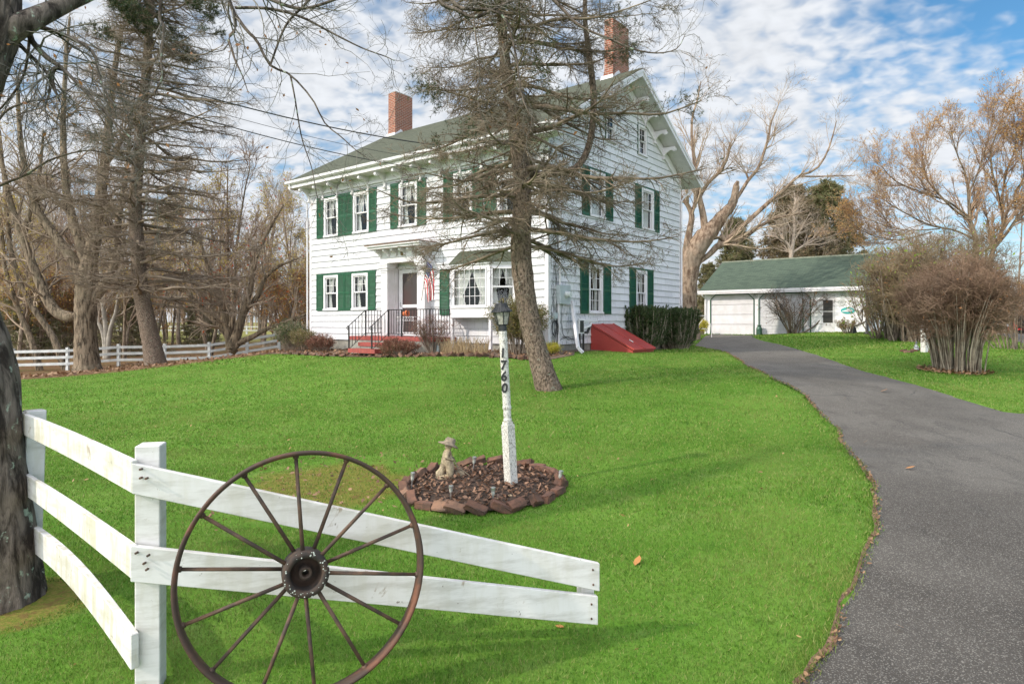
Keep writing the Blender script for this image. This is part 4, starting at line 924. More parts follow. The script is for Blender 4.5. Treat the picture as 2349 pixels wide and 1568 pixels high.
pB = W(76, 0, 3.86); ztB = EYE + (HYP - 941) / FPX * 3.86
dB_ = nrm(W(301, 0, YA)[:2] - W(56, 0, YB)[:2]); post(pB[0] - .05, pB[1] + .02, ztB, .098, dB_, np.array((-dB_[1], dB_[0])), (.045, 0))
pE = W(1344, 0, 3.23); post(pE[0], pE[1] + .02, W(0, 1345, 3.2)[2], .07, dA, nA, zb=W(0, 1425, 3.2)[2])
def rail(l, r, Yl, Yr, m, th=.026, bow=0, label=None):
    a = W(l[0], l[1], Yl); b = W(r[0], r[1], Yr); o = board(a, b, (l[2] - l[1]) / FPX * Yl, (r[2] - r[1]) / FPX * Yr, th, bow, 'rail', m, fen, base=fb)
    if label: o['label'] = label
rail((302, 1062, 1132), (1376, 1292, 1356), YA, YE, FPA); rail((299, 1251, 1334), (1372, 1367, 1433), YA, YE, FPA)
rail((52, 948, 997), (301.5, 1056, 1131), YB, YA + .0, FPB, .024, .008, 'stained yellowish rail'); rail((55, 1086, 1134), (301.5, 1251, 1328), YB, YA, FPB, .024, .008); rail((75, 1208, 1266), (300, 1456, 1537), YB - .02, YA + .0, FPB, .032, .05, 'bowed bottom rail with grey end')
rail((-60, 930, 975), (52, 946, 994), 4.1, YB + .01, FPB, .024)
for (x, y, Y) in ((322,1076,2.695),(322,1096,2.695),(335,1097,2.695),(312,1268,2.695),(339,1274,2.695),(330,1292,2.695),(336,1306,2.695),(1360,1306,3.16),(1361,1340,3.16),(1357,1385,3.16),(1357,1418,3.16)):
    q = W(x, y, Y) - fb; c = MB(); c.cyl((q[0], q[1] - .004, q[2]), (q[0], q[1] + .012, q[2]), .005, k=8); c.build('nail', RUST2, fen)
# ------------------------------------------------------------ iron wheel
wc = W(700, 1311, 2.66); WR = .489
wt = thing('iron_wheel', 'rusty iron spoked wheel leaning against the white board fence', 'wheel', tuple(wc))
ax = Vector((.36, -.92, .15)).normalized(); Mw = ax.to_track_quat('Z', 'Y').to_matrix().to_4x4()
up_ = Mw.inverted() @ Vector((0, 0, 1)); wrot = math.atan2(up_.y, up_.x)
b = MB(Mw); prof = [(WR, -.033), (WR, .033), (WR - .007, .036), (WR - .017, .030), (WR - .019, 0), (WR - .017, -.030), (WR - .007, -.036)]
k = 96; v = []; f = []
for r_, z in prof:
    for i in range(k): a = 2 * math.pi * i / k; v.append((r_ * math.cos(a), r_ * math.sin(a), z))
n = len(prof)
for j in range(n):
    for i in range(k): f.append((j * k + i, j * k + (i + 1) % k, ((j + 1) % n) * k + (i + 1) % k, ((j + 1) % n) * k + i))
b.add(v, f); b.build('rim', RUST, wt, True)
b = MB(Mw); HR = .092
v = []; prof = [(HR * .9, -.09), (HR, -.06), (HR, .05), (HR * .94, .062), (HR * .72, .062), (HR * .66, .04), (HR * .60, -.03), (.028, -.045), (.026, .03), (.014, .03), (.013, -.08)]
for r_, z in prof:
    for i in range(40): a = 2 * math.pi * i / 40; v.append((r_ * math.cos(a), r_ * math.sin(a), z))
b.add(v, [(j * 40 + i, j * 40 + (i + 1) % 40, (j + 1) * 40 + (i + 1) % 40, (j + 1) * 40 + i) for j in range(len(prof) - 1) for i in range(40)])
hub = b.build('hub', plain('hub_iron', (.022, .017, .014, 1), (.06, .035, .022, 1), 18, .8, .5, bs=.003), wt, True)
sp = MB(Mw); rgx = random.Random(11)
for i in range(60):
    a = rgx.uniform(0, 6.28); r_ = rgx.uniform(HR * .74, HR * .98); sp.ball((r_ * math.cos(a), r_ * math.sin(a), .0625), rgx.uniform(.001, .0035), 6, sz=.4)
sp.build('lichen', plain('lichen', (.5, .52, .46, 1), (.4, .42, .36, 1), 30, .9), hub)
SPK = [(855,140),(1155,170),(1405,330),(1550,580),(1590,880),(1490,1195),(1270,1445),(945,1600),(630,1600),(330,1450),(140,1165),(130,810),(270,485),(540,245)]
for i in range(14):
    a = wrot + math.radians(4) - i * 2 * math.pi / 14; s = (-1) ** i
    b = MB(Mw); b.cyl((HR * .95 * math.cos(a + .05 * s), HR * .95 * math.sin(a + .05 * s), .028 * s), ((WR - .012) * math.cos(a), (WR - .012) * math.sin(a), 0.0), .0085, .0075, 10)
    b.cyl(((WR - .028) * math.cos(a), (WR - .028) * math.sin(a), .002 * s), ((WR - .012) * math.cos(a), (WR - .012) * math.sin(a), 0), .011, .014, 8); b.build('spoke', RUST2, wt, True)
# ------------------------------------------------------------ lamp post
lp = W(1173, 1121, 6.0); lz = tz(lp[0], lp[1])
LPM = plain('flaking_post_paint', (.62, .59, .53, 1), (.22, .20, .165, 1), 120, .8, .4, sc3=(1, 1, .45), lo=.50, hi=.62, bs=.002, detail=3)
lmp = thing('lamp_post', 'leaning white lamp post with peeling paint and black house numbers in the brick ringed bed', 'lamp post', (lp[0], lp[1], lz), 0, rot=(R(-.6), R(-3.15), 0))
pxm = 6.0 / FPX; Ht = lambda y: (1121 - y) * pxm
b = MB(); b.box(-.044, -.044, -.1, .044, .044, Ht(975), M=Matrix.Rotation(R(43), 4, 'Z')); b.box(-.036, -.036, Ht(975), .036, .036, Ht(968), M=Matrix.Rotation(R(43), 4, 'Z'))
prof = [(.036, Ht(969)), (.040, Ht(964)), (.034, Ht(960)), (.037, Ht(950)), (.035, Ht(942)), (.041, Ht(938)), (.041, Ht(934)), (.037, Ht(930)), (.0385, Ht(902)), (.0405, Ht(900)), (.0375, Ht(896)), (.0375, Ht(835)), (.040, Ht(833)), (.040, Ht(830)), (.0375, Ht(827)), (.037, Ht(785)), (.040, Ht(781)), (.040, Ht(777)), (.036, Ht(773)), (.039, Ht(765)), (.038, Ht(760))]
b.lathe(prof, k=24); b.build('post', LPM, lmp, bevel=0)
c = MB(); c.cyl((0, 0, Ht(760.5)), (0, 0, Ht(747)), .039, .038, 20); c.cyl((0, 0, Ht(755)), (0, 0, Ht(753)), .041, .041, 20); lan = c.build('lantern', IRON, lmp)
M45 = Matrix.Rotation(R(12), 4, 'Z')
def frust(mb, r0, z0, r1, z1, k, mi=0, caps=True):
    v = [(r0 * math.cos(2 * math.pi * (i + .5) / k), r0 * math.sin(2 * math.pi * (i + .5) / k), z0) for i in range(k)] + [(r1 * math.cos(2 * math.pi * (i + .5) / k), r1 * math.sin(2 * math.pi * (i + .5) / k), z1) for i in range(k)]
    mb.add(v, [(i, (i + 1) % k, k + (i + 1) % k, k + i) for i in range(k)] + ([tuple(range(k))[::-1], tuple(range(k, 2 * k))] if caps else []), 0, M45)
c = MB(); frust(c, .052, Ht(747), .054, Ht(745), 6); frust(c, .080, Ht(718), .082, Ht(716), 6)
for i in range(6):
    a = 2 * math.pi * (i + .5) / 6 + R(12); c.cyl((.052 * math.cos(a), .052 * math.sin(a), Ht(746)), (.079 * math.cos(a), .079 * math.sin(a), Ht(717)), .0045, k=6)
c.build('lantern_frame', IRON, lan)
c = MB(); frust(c, .048, Ht(745), .075, Ht(718), 6); c.build('lantern_glass', plain('pebbled_glass', (.42, .40, .34, 1), (.22, .21, .18, 1), 40, .15, .8, bs=.004), lan)
c = MB(); frust(c, .100, Ht(717), .098, Ht(715), 12); frust(c, .098, Ht(714.9), .062, Ht(706), 12); frust(c, .062, Ht(706), .052, Ht(698), 12); frust(c, .054, Ht(698), .05, Ht(696.5), 12); c.cyl((0, 0, Ht(697)), (0, 0, Ht(692)), .006, .004, 8)
for i in range(24):
    a = 2 * math.pi * i / 24; c.cyl((.099 * math.cos(a), .099 * math.sin(a), Ht(715)), (.061 * math.cos(a), .061 * math.sin(a), Ht(706)), .0035, k=4); c.cyl((.061 * math.cos(a), .061 * math.sin(a), Ht(706)), (.053 * math.cos(a), .053 * math.sin(a), Ht(698)), .003, k=4)
c.build('lantern_roof', IRON, lan)
for ch, yc in (('1', 810), ('7', 838), ('6', 863.5), ('0', 890)):
    cu = bpy.data.curves.new('digit', 'FONT'); cu.body = ch; cu.size = .120; cu.align_x = 'CENTER'; cu.extrude = .003; cu.offset = .0032; cu.shear = .12; cu.resolution_u = 4
    to = bpy.data.objects.new('tmp', cu); COL.objects.link(to); me = bpy.data.meshes.new_from_object(to.evaluated_get(bpy.context.evaluated_depsgraph_get())); bpy.data.objects.remove(to)
    o = link('house_number_digit', me, IRON, lmp); o.rotation_euler = (R(90), 0, R(-14)); o.location = (-.014, -.044, Ht(yc) - .040)
# ------------------------------------------------------------ brick ringed bed
bcx, bcy, brx, bry = BED
bz = lambda x, y: tz(x, y)
V = []; F = []; nr, na = 8, 40
for i in range(nr + 1):
    for j in range(na):
        a = 2 * math.pi * j / na; r_ = i / nr; x = bcx + brx * .97 * r_ * math.cos(a); y = bcy + bry * .97 * r_ * math.sin(a); V.append((x, y, tz(x, y) + .012 + .035 * (1 - r_ ** 2) + random.uniform(0, .012)))
for i in range(nr):
    for j in range(na): F.append((i * na + j, i * na + (j + 1) % na, (i + 1) * na + (j + 1) % na, (i + 1) * na + j))
lab(npmesh('mulch_bed', V, F, plain('mulch_soil', (.022, .014, .010, 1), (.075, .042, .025, 1), 30, .95, .9, lo=.4, hi=.65, bs=.02, detail=7), None, True), kind='structure')
rg = np.random.default_rng(12)
a = rg.uniform(0, 2 * np.pi, 1500); r_ = np.sqrt(rg.uniform(0, .92, 1500)); xs = bcx + np.cos(a) * r_ * brx; ys = bcy + np.sin(a) * r_ * bry
scatter_leaves('bed_leaves', np.c_[xs, ys, terr(xs, ys) + .02 + .035 * (1 - r_ ** 2)], .022, [(.03, .018, .012, 1), (.15, .075, .04, 1), (.36, .20, .12, 1), (.06, .03, .02, 1), (.22, .11, .06, 1)], 'dry leaves and bark mulch filling the brick ringed bed around the lamp post', seed=14)
OLDB = [plain('old_brick_red', (.17, .080, .050, 1), (.085, .048, .034, 1), 14, .95, .6, bs=.006), plain('old_brick_brown', (.14, .068, .042, 1), (.07, .042, .030, 1), 12, .95, .6, bs=.006), plain('old_brick_orange', (.23, .125, .078, 1), (.12, .075, .052, 1), 13, .95, .6, bs=.006)]
def brick_mesh(seed):
    rr = random.Random(seed); bm = bmesh.new(); bmesh.ops.create_cube(bm, size=1)
    for v in bm.verts: v.co = Vector((v.co.x * .185 * rr.uniform(.88, 1.02), v.co.y * .085 * rr.uniform(.9, 1.05), v.co.z * .062 * rr.uniform(.9, 1.1)))
    bmesh.ops.bevel(bm, geom=bm.edges[:], offset=.007, segments=2, affect='EDGES')
    bmesh.ops.subdivide_edges(bm, edges=bm.edges[:], cuts=1)
    for v in bm.verts: v.co += Vector((rr.gauss(0, .0035), rr.gauss(0, .0035), rr.gauss(0, .0035)))
    me = bpy.data.meshes.new('edging_brick'); bm.to_mesh(me); bm.free(); return me
ORD = ['first','second','third','fourth','fifth','sixth','seventh','eighth','ninth','tenth','eleventh','twelfth','thirteenth','fourteenth','fifteenth','sixteenth','seventeenth','eighteenth','nineteenth','twentieth','twenty-first','twenty-second','twenty-third','twenty-fourth','twenty-fifth','twenty-sixth','twenty-seventh','twenty-eighth','twenty-ninth','thirtieth','thirty-first','thirty-second','thirty-third','thirty-fourth','thirty-fifth','thirty-sixth']
rr = random.Random(21); NBR = 27
POSE = ['flat', 'tilted', 'leaning', 'upended']; TONE = ['red', 'brown', 'orange']
for i in range(NBR):
    a = -math.pi / 2 - i * 2 * math.pi / NBR + rr.uniform(-.04, .04); x = bcx + brx * 1.0 * math.cos(a); y = bcy + bry * 1.0 * math.sin(a)
    ps = rr.choice([0, 1, 2, 1, 2]); tn = rr.choice([0, 0, 1, 2])
    o = link('edging_brick', brick_mesh(i), OLDB[tn]); tg = math.atan2(bry * math.cos(a), -brx * math.sin(a))
    tl = {0: (rr.uniform(-.1, .1), rr.uniform(-.1, .1)), 1: (rr.uniform(-.3, .5), rr.uniform(.2, .45)), 2: (rr.uniform(.6, 1.0), rr.uniform(-.3, .3))}[ps]
    o.rotation_euler = (tl[0], tl[1], tg + rr.uniform(-.35, .35)); o.location = (x, y, tz(x, y) + .028 + (.02 if ps else 0))
    lab(o, '%s %s edging brick of the lamp post bed, %s clockwise from the front' % (POSE[ps], TONE[tn], ORD[i]), 'brick', 'bricks ringing the lamp post bed')
# solar stake lights
def solar(base, top, label):
    g = G(*base); Hh = (base[1] - top[1]) / FPX * g[1]; t_ = thing('solar_light', label, 'garden light', tuple(g), 0, 'solar stake lights in the lamp post bed', rot=(R(1), math.atan2((top[0] - base[0]) / FPX * g[1], Hh), 0))
    c = MB(); c.cyl((0, 0, -.03), (0, 0, Hh * .62), .006, k=10); c.build('stake', STEEL, t_)
    c = MB(); c.lathe([(.010, Hh * .60), (.014, Hh * .66), (.017, Hh * .84), (.016, Hh * .845)], k=14); c.build('lens', plain('clear_plastic', (.5, .5, .44, 1), (.35, .35, .3, 1), 20, .15), t_)
    c = MB(); c.lathe([(.020, Hh * .84), (.021, Hh * .86), (.021, Hh * .985), (.016, Hh), (.001, Hh)], k=18); c.build('cap', STEEL, t_)
solar((943, 1130), (947.5, 1082), 'steel solar stake light at the left end of the lamp post bed')
solar((1033, 1153), (1035, 1112), 'steel solar stake light at the front of the bed below the child statue')
solar((1132, 1166), (1131, 1116), 'steel solar stake light at the front of the bed just left of the lamp post')
solar((1084, 1087), (1089, 1046), 'steel solar stake light at the back of the bed beside the child statue')
solar((1278, 1122), (1288, 1077), 'steel solar stake light at the right end of the lamp post bed')
# pebbles
for (x, y, s, l) in ((1141, 1153, .014, 'pale round pebble at the front of the lamp post bed'), (1170, 1147, .02, 'tan lumpy stone in front of the lamp post foot')):
    g = G(x, y); o = MB(); o.ball((0, 0, .006), s, 12, sz=.75, sx=1.2); q = o.build('pebble', plain('pebble', (.45, .33, .2, 1), (.35, .26, .17, 1), 20, .7), None, True); q.location = (g[0], g[1], g[2] + .03); lab(q, l, 'pebble')
# ------------------------------------------------------------ skinned figures
def skin(name, verts, edges, radii, m, parent=None, sub=2, rooti=0):
    me = bpy.data.meshes.new(name); me.from_pydata(verts, edges, []); o = bpy.data.objects.new(name, me); COL.objects.link(o)
    md = o.modifiers.new('s', 'SKIN'); md.use_smooth_shade = True
    for i, r_ in enumerate(radii):
        s = me.skin_vertices[0].data[i]; s.radius = (r_, r_) if not isinstance(r_, tuple) else r_; s.use_root = (i == rooti)
    sb = o.modifiers.new('b', 'SUBSURF'); sb.levels = sub; sb.render_levels = sub
    me2 = bpy.data.meshes.new_from_object(o.evaluated_get(bpy.context.evaluated_depsgraph_get())); bpy.data.objects.remove(o)
    return link(name, me2, m, parent, True)
STONE = plain('weathered_cast_stone', (.42, .34, .22, 1), (.20, .155, .10, 1), 30, .9, .6, lo=.4, hi=.65, bs=.004, detail=7)
STONE2 = plain('mossy_cast_stone', (.28, .22, .15, 1), (.16, .13, .09, 1), 40, .9, .6, bs=.003)
sg = G(1026, 1103); st = thing('garden_statue', 'small cast stone statue of a child in a floppy hat pushing a mower', 'statue', (sg[0], sg[1], sg[2] + .03), R(8)); k_ = .375; st.scale = (1.22, 1.22, 1.0)
Vv = [(0,0,.43),(.0,0,.55),(.012,0,.66),(.02,0,.745),(.028,0,.80),(.035,0,.90),       # pelvis, waist, chest, neck, head, crown
      (.045,-.055,.40),(.06,-.06,.24),(.055,-.06,.07),(.11,-.06,.045),                # near leg
      (-.04,.05,.38),(-.075,.055,.22),(-.17,.055,.13),(-.20,.055,.08),               # far leg, striding back
      (.0,-.10,.69),(-.02,-.14,.56),(.09,-.11,.50),(.13,-.10,.50),                    # near arm
      (.0,.10,.69),(.0,.13,.56),(.10,.10,.50),(.13,.09,.50)]
Ee = [(0,1),(1,2),(2,3),(3,4),(4,5),(0,6),(6,7),(7,8),(8,9),(0,10),(10,11),(11,12),(12,13),(2,14),(14,15),(15,16),(16,17),(2,18),(18,19),(19,20),(20,21)]
Rr_ = [.14,.12,.125,.05,.10,.09,.11,.095,.08,.06,.10,.09,.08,.055,.07,.06,.045,.04,.07,.06,.045,.04]
skin('figure', [(x * k_, y * k_, z * k_) for x, y, z in Vv], Ee, [r_ * k_ for r_ in Rr_], STONE, st)
c = MB(); c.ball((.105 * k_, 0, .83 * k_), .018 * k_, 6); c.ball((.095 * k_, -.03 * k_, .855 * k_), .012 * k_, 6); c.ball((.095 * k_, .03 * k_, .855 * k_), .012 * k_, 6); c.build('face', STONE, st, True)
hm = Matrix.Translation((.03 * k_, 0, .88 * k_)) @ Matrix.Rotation(R(24), 4, 'Y') @ Matrix.Rotation(R(-12), 4, 'X')
c = MB(hm); c.lathe([(.23 * k_, -.045 * k_), (.235 * k_, -.02 * k_), (.16 * k_, .02 * k_), (.125 * k_, .035 * k_), (.115 * k_, .12 * k_), (.085 * k_, .165 * k_), (.001, .17 * k_)], k=22); c.build('hat', STONE2, st, True)
c = MB(); c.lathe([(.20 * k_, -.02), (.21 * k_, .02 * k_), (.17 * k_, .07 * k_), (.05 * k_, .10 * k_), (.001, .10 * k_)], (-.02 * k_, 0, 0), 16, sy=.8); c.lathe([(.10 * k_, -.02), (.09 * k_, .16 * k_), (.06 * k_, .2 * k_), (.001, .2 * k_)], (-.15 * k_, .04 * k_, 0), 10); c.build('base', STONE, st, True)
c = MB()
for y in (-.07, .07): c.cyl((.27 * k_, (y - .015) * k_, .10 * k_), (.27 * k_, (y + .015) * k_, .10 * k_), .095 * k_, .095 * k_, 16); c.cyl((.27 * k_, (y - .022) * k_, .10 * k_), (.27 * k_, (y + .022) * k_, .10 * k_), .03 * k_, k=8)
c.cyl((.27 * k_, -.07 * k_, .08 * k_), (.27 * k_, .07 * k_, .08 * k_), .04 * k_, k=10)
for y in (-.04, .04): c.cyl((.27 * k_, y * k_, .12 * k_), (.14 * k_, y * 2 * k_, .50 * k_), .012 * k_, k=6)
c.cyl((.14 * k_, -.11 * k_, .50 * k_), (.14 * k_, .11 * k_, .50 * k_), .014 * k_, k=6); c.cyl((.2 * k_, -.02 * k_, .33 * k_), (.52 * k_, -.1 * k_, .02 * k_), .01 * k_, k=6); c.build('mower', STONE2, st)
# ------------------------------------------------------------ flag
Yf = float((FF.o + FF.u * FF.at(978, n=-1.0) - FF.n * 1.0)[1]); print('Yf', Yf); fl = thing('american_flag', 'american flag drooping from a short pole at the portico column', 'flag', tuple(HP(pr1, -.40, ct - .55)), ROTH)
pb = W(967, 689, Yf); pt = W(978.5, 596, Yf - .15); iv = fl.matrix_basis.inverted()
fl_M = (Matrix.Translation(fl.location) @ Matrix.Rotation(ROTH, 4, 'Z')).inverted()
pbl, ptl = fl_M @ Vector(pb), fl_M @ Vector(pt)
c = MB(); c.cyl(pbl, ptl, .013, .011, 10); c.ball(ptl, .022, 10); c.build('pole', plain('pole_wood', (.35, .32, .28, 1), None, 8, .5), fl)
c = MB(); mid_ = pbl.lerp(ptl, .3); c.cyl(mid_, (mid_.x - .02, .10, mid_.z - .02), .012, k=8); c.build('bracket', STEEL, fl)
nu, nv = 96, 65; V = []; 
W0 = [W(978.5, 599, Yf - .15), W(972.5, 650, Yf - .07)]     # hoist top, hoist bottom
for j in range(nv + 1):
    s = j / nv
    for i in range(nu + 1):
        t_ = i / nu; h0 = W0[0] + (W0[1] - W0[0]) * s * .95
        end = W(997 - 17 * s, 697 - 20 * (1 - s) ** 2 - 6 * s * math.sin(3 * s), Yf - .12); ctl = h0 + np.array((.20 * (1 - s) + .06, -.02, -.10))
        p = (1 - t_) ** 2 * h0 + 2 * t_ * (1 - t_) * ctl + t_ * t_ * end
        am = .05 * min(1, t_ * 3); p = p + np.array((.3, -.95, 0)) * am * math.sin(s * 17 + t_ * 2) + np.array((.03 * math.sin(s * 9 + 5 * t_) * t_, 0, 0))
        V.append(tuple(fl_M @ Vector(p)))
F = []; mi = []
stars = [((r_ + 1) / 10 * 7 / 13, (c_ + 1) / 12 * .40) for r_ in range(9) for c_ in range(11) if (r_ + c_) % 2 == 0]
for j in range(nv):
    for i in range(nu):
        F.append((j * (nu + 1) + i, j * (nu + 1) + i + 1, (j + 1) * (nu + 1) + i + 1, (j + 1) * (nu + 1) + i)); s = (j + .5) / nv; t_ = (i + .5) / nu
        if t_ < .40 and s < 7 / 13:
            mi.append(2 if any(abs(s - a_) < .015 and abs(t_ - b_) < .009 for a_, b_ in stars) else 1)
        else: mi.append(0 if int(s * 13) % 2 == 0 else 2)
npmesh('flag_cloth', V, F, [plain('flag_red', (.55, .02, .03, 1), None, 3, .8), plain('flag_blue', (.02, .03, .16, 1), None, 3, .8), plain('flag_white', (.8, .8, .8, 1), None, 3, .8)], fl, True, mi)
# ------------------------------------------------------------ cellar bulkhead
RED = plain('red_oxide_paint', (.36, .045, .035, 1), (.30, .04, .032, 1), 3, .5)
c0, c1 = FG.at(1354), FG.at(1405); zc = FG.z(1355, 743.5); gg = GP(c0, -2.2, 0)
zb = tz(gg.x, gg.y); L_ = 0.5
# reach outward: find n where the near bottom corner falls at px 1453
def gp_px(u, n, z): p = FG.o + FG.u * u + FG.n * n; return CXP + FPX * p[0] / p[1], HYP - FPX * (z - EYE) / p[1]
n_ = min(np.arange(-3.5, -.5, .02), key=lambda q: abs(gp_px(c0, q, 0)[0] - 1452)); print('bulkhead', c0, c1, zc, n_, gp_px(c1, n_, zb))
bg = GP(c0, 0, 0); zb = min(zb, tz(*GP(c1, n_, 0)[:2]))
bk = thing('cellar_bulkhead', 'red sloping metal cellar bulkhead against the side wall', 'cellar door', (LX, LY, 0), ROTH)
b = MB(MG); lip = .12; b.prism([(-.02, zb - .1), (-.02, zc - .03), (n_, zb + lip - .03), (n_, zb - .1)], c0, c1, 0); b.build('frame', RED, bk)
cm = (c0 + c1) / 2
for a, e in ((c0 - .03, cm - .008), (cm + .008, c1 + .03)):
    b = MB(MG); b.prism([(-.03, zc - .02), (-.03, zc + .015), (n_ - .05, zb + lip + .015), (n_ - .05, zb + lip - .02)], a, e, 0)
    b.prism([(-.03, zc + .015), (-.03, zc + .03), (n_ - .05, zb + lip + .03), (n_ - .05, zb + lip + .015)], a, a + .05, 0); b.prism([(-.03, zc + .015), (-.03, zc + .03), (n_ - .05, zb + lip + .03), (n_ - .05, zb + lip + .015)], e - .05, e, 0)
    dl_ = b.build('door_leaf', RED, bk); 
b = MB(MG); b.tube([(cm - .1, n_ * .72, zc + (zb + lip - zc) * .72 + .02), (cm - .1, n_ * .72 + .02, zc + (zb + lip - zc) * .72 + .07), (cm - .1, n_ * .8, zc + (zb + lip - zc) * .8 + .06), (cm - .1, n_ * .8, zc + (zb + lip - zc) * .8 + .02)], .012, 6); b.build('handle', STEEL, bk)
# loose downspout and folded white chair leaning on the wall
def free(mb, name, m, label, cat, group=None, smooth=False):
    o = mb.build(name, m, None, smooth); return lab(o, label, cat, group)
q0, q1, q2 = GP(FG.at(1313, n=-.1), -.09, FG.z(1313, 692, -.1)), None, None
n2 = -.75; uB = FG.at(1326, n=n2); g_ = GP(uB, n2, 0); q1 = Vector((g_.x, g_.y, tz(g_.x, g_.y) + .16)); uC = FG.at(1337, n=n2 - .12); g_ = GP(uC, n2 - .12, 0); q2 = Vector((g_.x, g_.y, tz(g_.x, g_.y) + .02))
b = MB(); b.tube([q0, q0.lerp(q1, .5), q1, q2], .055, 4); free(b, 'loose_downspout', WHITE, 'loose white downspout length with bent foot leaning on the side wall', 'downspout')
ch = thing('folded_chair', 'folded white and black plastic garden chair leaning beside the red cellar bulkhead', 'chair', tuple(GP(FG.at(1333, n=-.35), -.35, tz(*GP(FG.at(1333, n=-.35), -.35, 0)[:2]))), ROTH + R(90))
zt_ = FG.z(1330, 731, -.3) - ch.location.z
b = MB(); b.box(-.12, -.02, zt_ - .42, .14, .02, zt_); b.box(.14, -.03, zt_ - .10, .62, .03, zt_ - .02); b.box(.62, -.02, zt_ - .09, .9, .02, zt_ - .04); b.prism([(.14, zt_ - .3), (.5, zt_ - .22), (.62, zt_ - .02), (.55, zt_ - .02), (.46, zt_ - .16), (.14, zt_ - .24)], -.03, .03, 1); b.build('frame', WHITE, ch, bevel=.006)
b = MB(); b.box(-.09, -.03, zt_ - .38, .10, -.021, zt_ - .05); b.prism([(.2, zt_ - .42), (.35, zt_ - .42), (.55, zt_ - .14), (.48, zt_ - .14), (.33, zt_ - .36), (.2, zt_ - .36)], -.028, .028, 1)
b.box(-.10, -.02, 0, -.05, .02, zt_ - .42); b.box(.10, -.02, 0, .14, .02, zt_ - .42); b.build('legs', plain('black_plastic', (.025, .025, .025, 1), None, 6, .4), ch)
g = G(1471.5, 806); b = MB(); b.lathe([(.05, -.1), (.05, .10), (.065, .11), (.065, .13), (.045, .15), (.045, .17), (.07, .175), (.07, .195), (.001, .2)], (g[0], g[1], g[2]), 14)
free(b, 'vent_pipe', plain('rusty_pipe', (.2, .13, .09, 1), (.12, .08, .06, 1), 12, .8), 'short rusty brown vent pipe standing in the lawn before the bulkhead', 'pipe')
# watering can
g = HP(FF.at(1006, n=-1.1), -1.1, 0); g.z = tz(g.x, g.y); wcn = thing('watering_can', 'small dark metal can standing by the brick edging before the bay window', 'can', g)
b = MB(); b.lathe([(.085, 0), (.09, .02), (.075, .24), (.07, .25), (.045, .28), (.045, .31)], k=18); b.build('body', plain('tin', (.18, .19, .18, 1), (.12, .12, .12, 1), 8, .35, 0, .6), wcn); b = MB(); b.tube([(.07, 0, .22), (.14, 0, .25), (.15, 0, .14), (.085, 0, .06)], .008, 6); b.build('handle', IRON, wcn)
# plant stands on the porch
def stand(px0, px1, n, zt_, label, pot):
    u0, u1 = FF.at(px0, n=n), FF.at(px1, n=n); t_ = thing('plant_stand', label, 'plant stand', tuple(HP((u0 + u1) / 2, n, pz)), ROTH, 'white wire plant stands on the porch'); w = (u1 - u0) / 2; d_ = .14; b = MB()
    for x in (-w, w):
        for y in (-d_, d_): b.cyl((x * 1.05, y, 0), (x * .92, y * .9, zt_), .010, k=6)
    for z in (zt_, zt_ - .12, .12):
        for y in (-d_ * .9, d_ * .9): b.cyl((-w, y, z), (w, y, z), .009, k=6)
        for x in (-w, w): b.cyl((x, -d_ * .9, z), (x, d_ * .9, z), .009, k=6)
        for i in range(7): x = -w + 2 * w * (i + .5) / 7; b.cyl((x, -d_ * .9, z), (x, d_ * .9, z), .005, k=4)
    for i in range(8): x = -w + 2 * w * i / 8; b.cyl((x, -d_ * .9, zt_ - .12), (x + w / 8, -d_ * .9, zt_), .005, k=4); b.cyl((x + w / 8, -d_ * .9, zt_), (x + w / 4, -d_ * .9, zt_ - .12), .005, k=4)
    b.build('frame', WHITE, t_); return t_
stand(917, 957, -.62, .62, 'white wire plant stand holding an orange pot before the storm door', True)
stand(836, 872, -.30, .66, 'white wire plant stand behind the left porch railing', False)
g = HP(FF.at(930, n=-.6), -.62, pz + .72); pt_ = thing('flower_pot', 'orange terracotta flower pot lying on its side on the white plant stand', 'flower pot', g, ROTH, rot=(0, R(84), ROTH + R(12)))
b = MB(); b.lathe([(.055, -.12), (.08, .06), (.095, .062), (.098, .11), (.085, .112), (.06, .0)], k=20); b.build('body', plain('terracotta', (.58, .16, .06, 1), (.5, .13, .05, 1), 8, .8), pt_)
# ------------------------------------------------------------ things by the garage
g = G(1741.6, 765); mcn = thing('milk_can', 'green metal milk can standing between the garage doors', 'milk can', tuple(AP(FA.at(1741.6, n=-.3), -.3, gb + .01)))
mg = plain('green_can', (.06, .13, .09, 1), (.04, .09, .06, 1), 8, .4, 0, .3); b = MB(); b.lathe([(.14, 0), (.15, .02), (.15, .30), (.11, .40), (.085, .43), (.085, .46)], k=20); b.build('body', mg, mcn); b = MB(); b.lathe([(.09, .461), (.12, .475), (.12, .50), (.04, .52), (.001, .52)], k=20); b.build('lid', mg, mcn)
b = MB(); b.tube([(.14, 0, .36), (.20, 0, .38), (.19, 0, .28), (.15, 0, .25)], .01, 6); b.build('handle', mg, mcn)
g = G(1989, 766); hp = thing('hand_pump', 'tall black cast iron hand pump at the garage corner', 'hand pump', (g[0], g[1], g[2])); sc_ = g[1] / FPX
h_ = 105 * sc_; b = MB(); b.lathe([(.16, 0), (.16, .04), (.07, .08), (.06, .8), (.07, .9)], k=16); b.lathe([(.07, .901), (.13, 1.0), (.14, 1.15), (.10, 1.25), (.05, 1.30), (.045, h_), (.001, h_ + .02)], k=16); b.build('barrel', IRON, hp, True)
b = MB(); b.tube([(-.06, 0, 1.15), (-.22, -.02, 1.12), (-.28, -.02, 1.0)], .045, 8); b.build('spout', IRON, hp); b = MB(); b.tube([(.0, 0, 1.6), (-.14, 0, 1.5), (-.2, -.03, 1.2), (-.24, -.03, .6)], .022, 6); b.build('handle', IRON, hp)
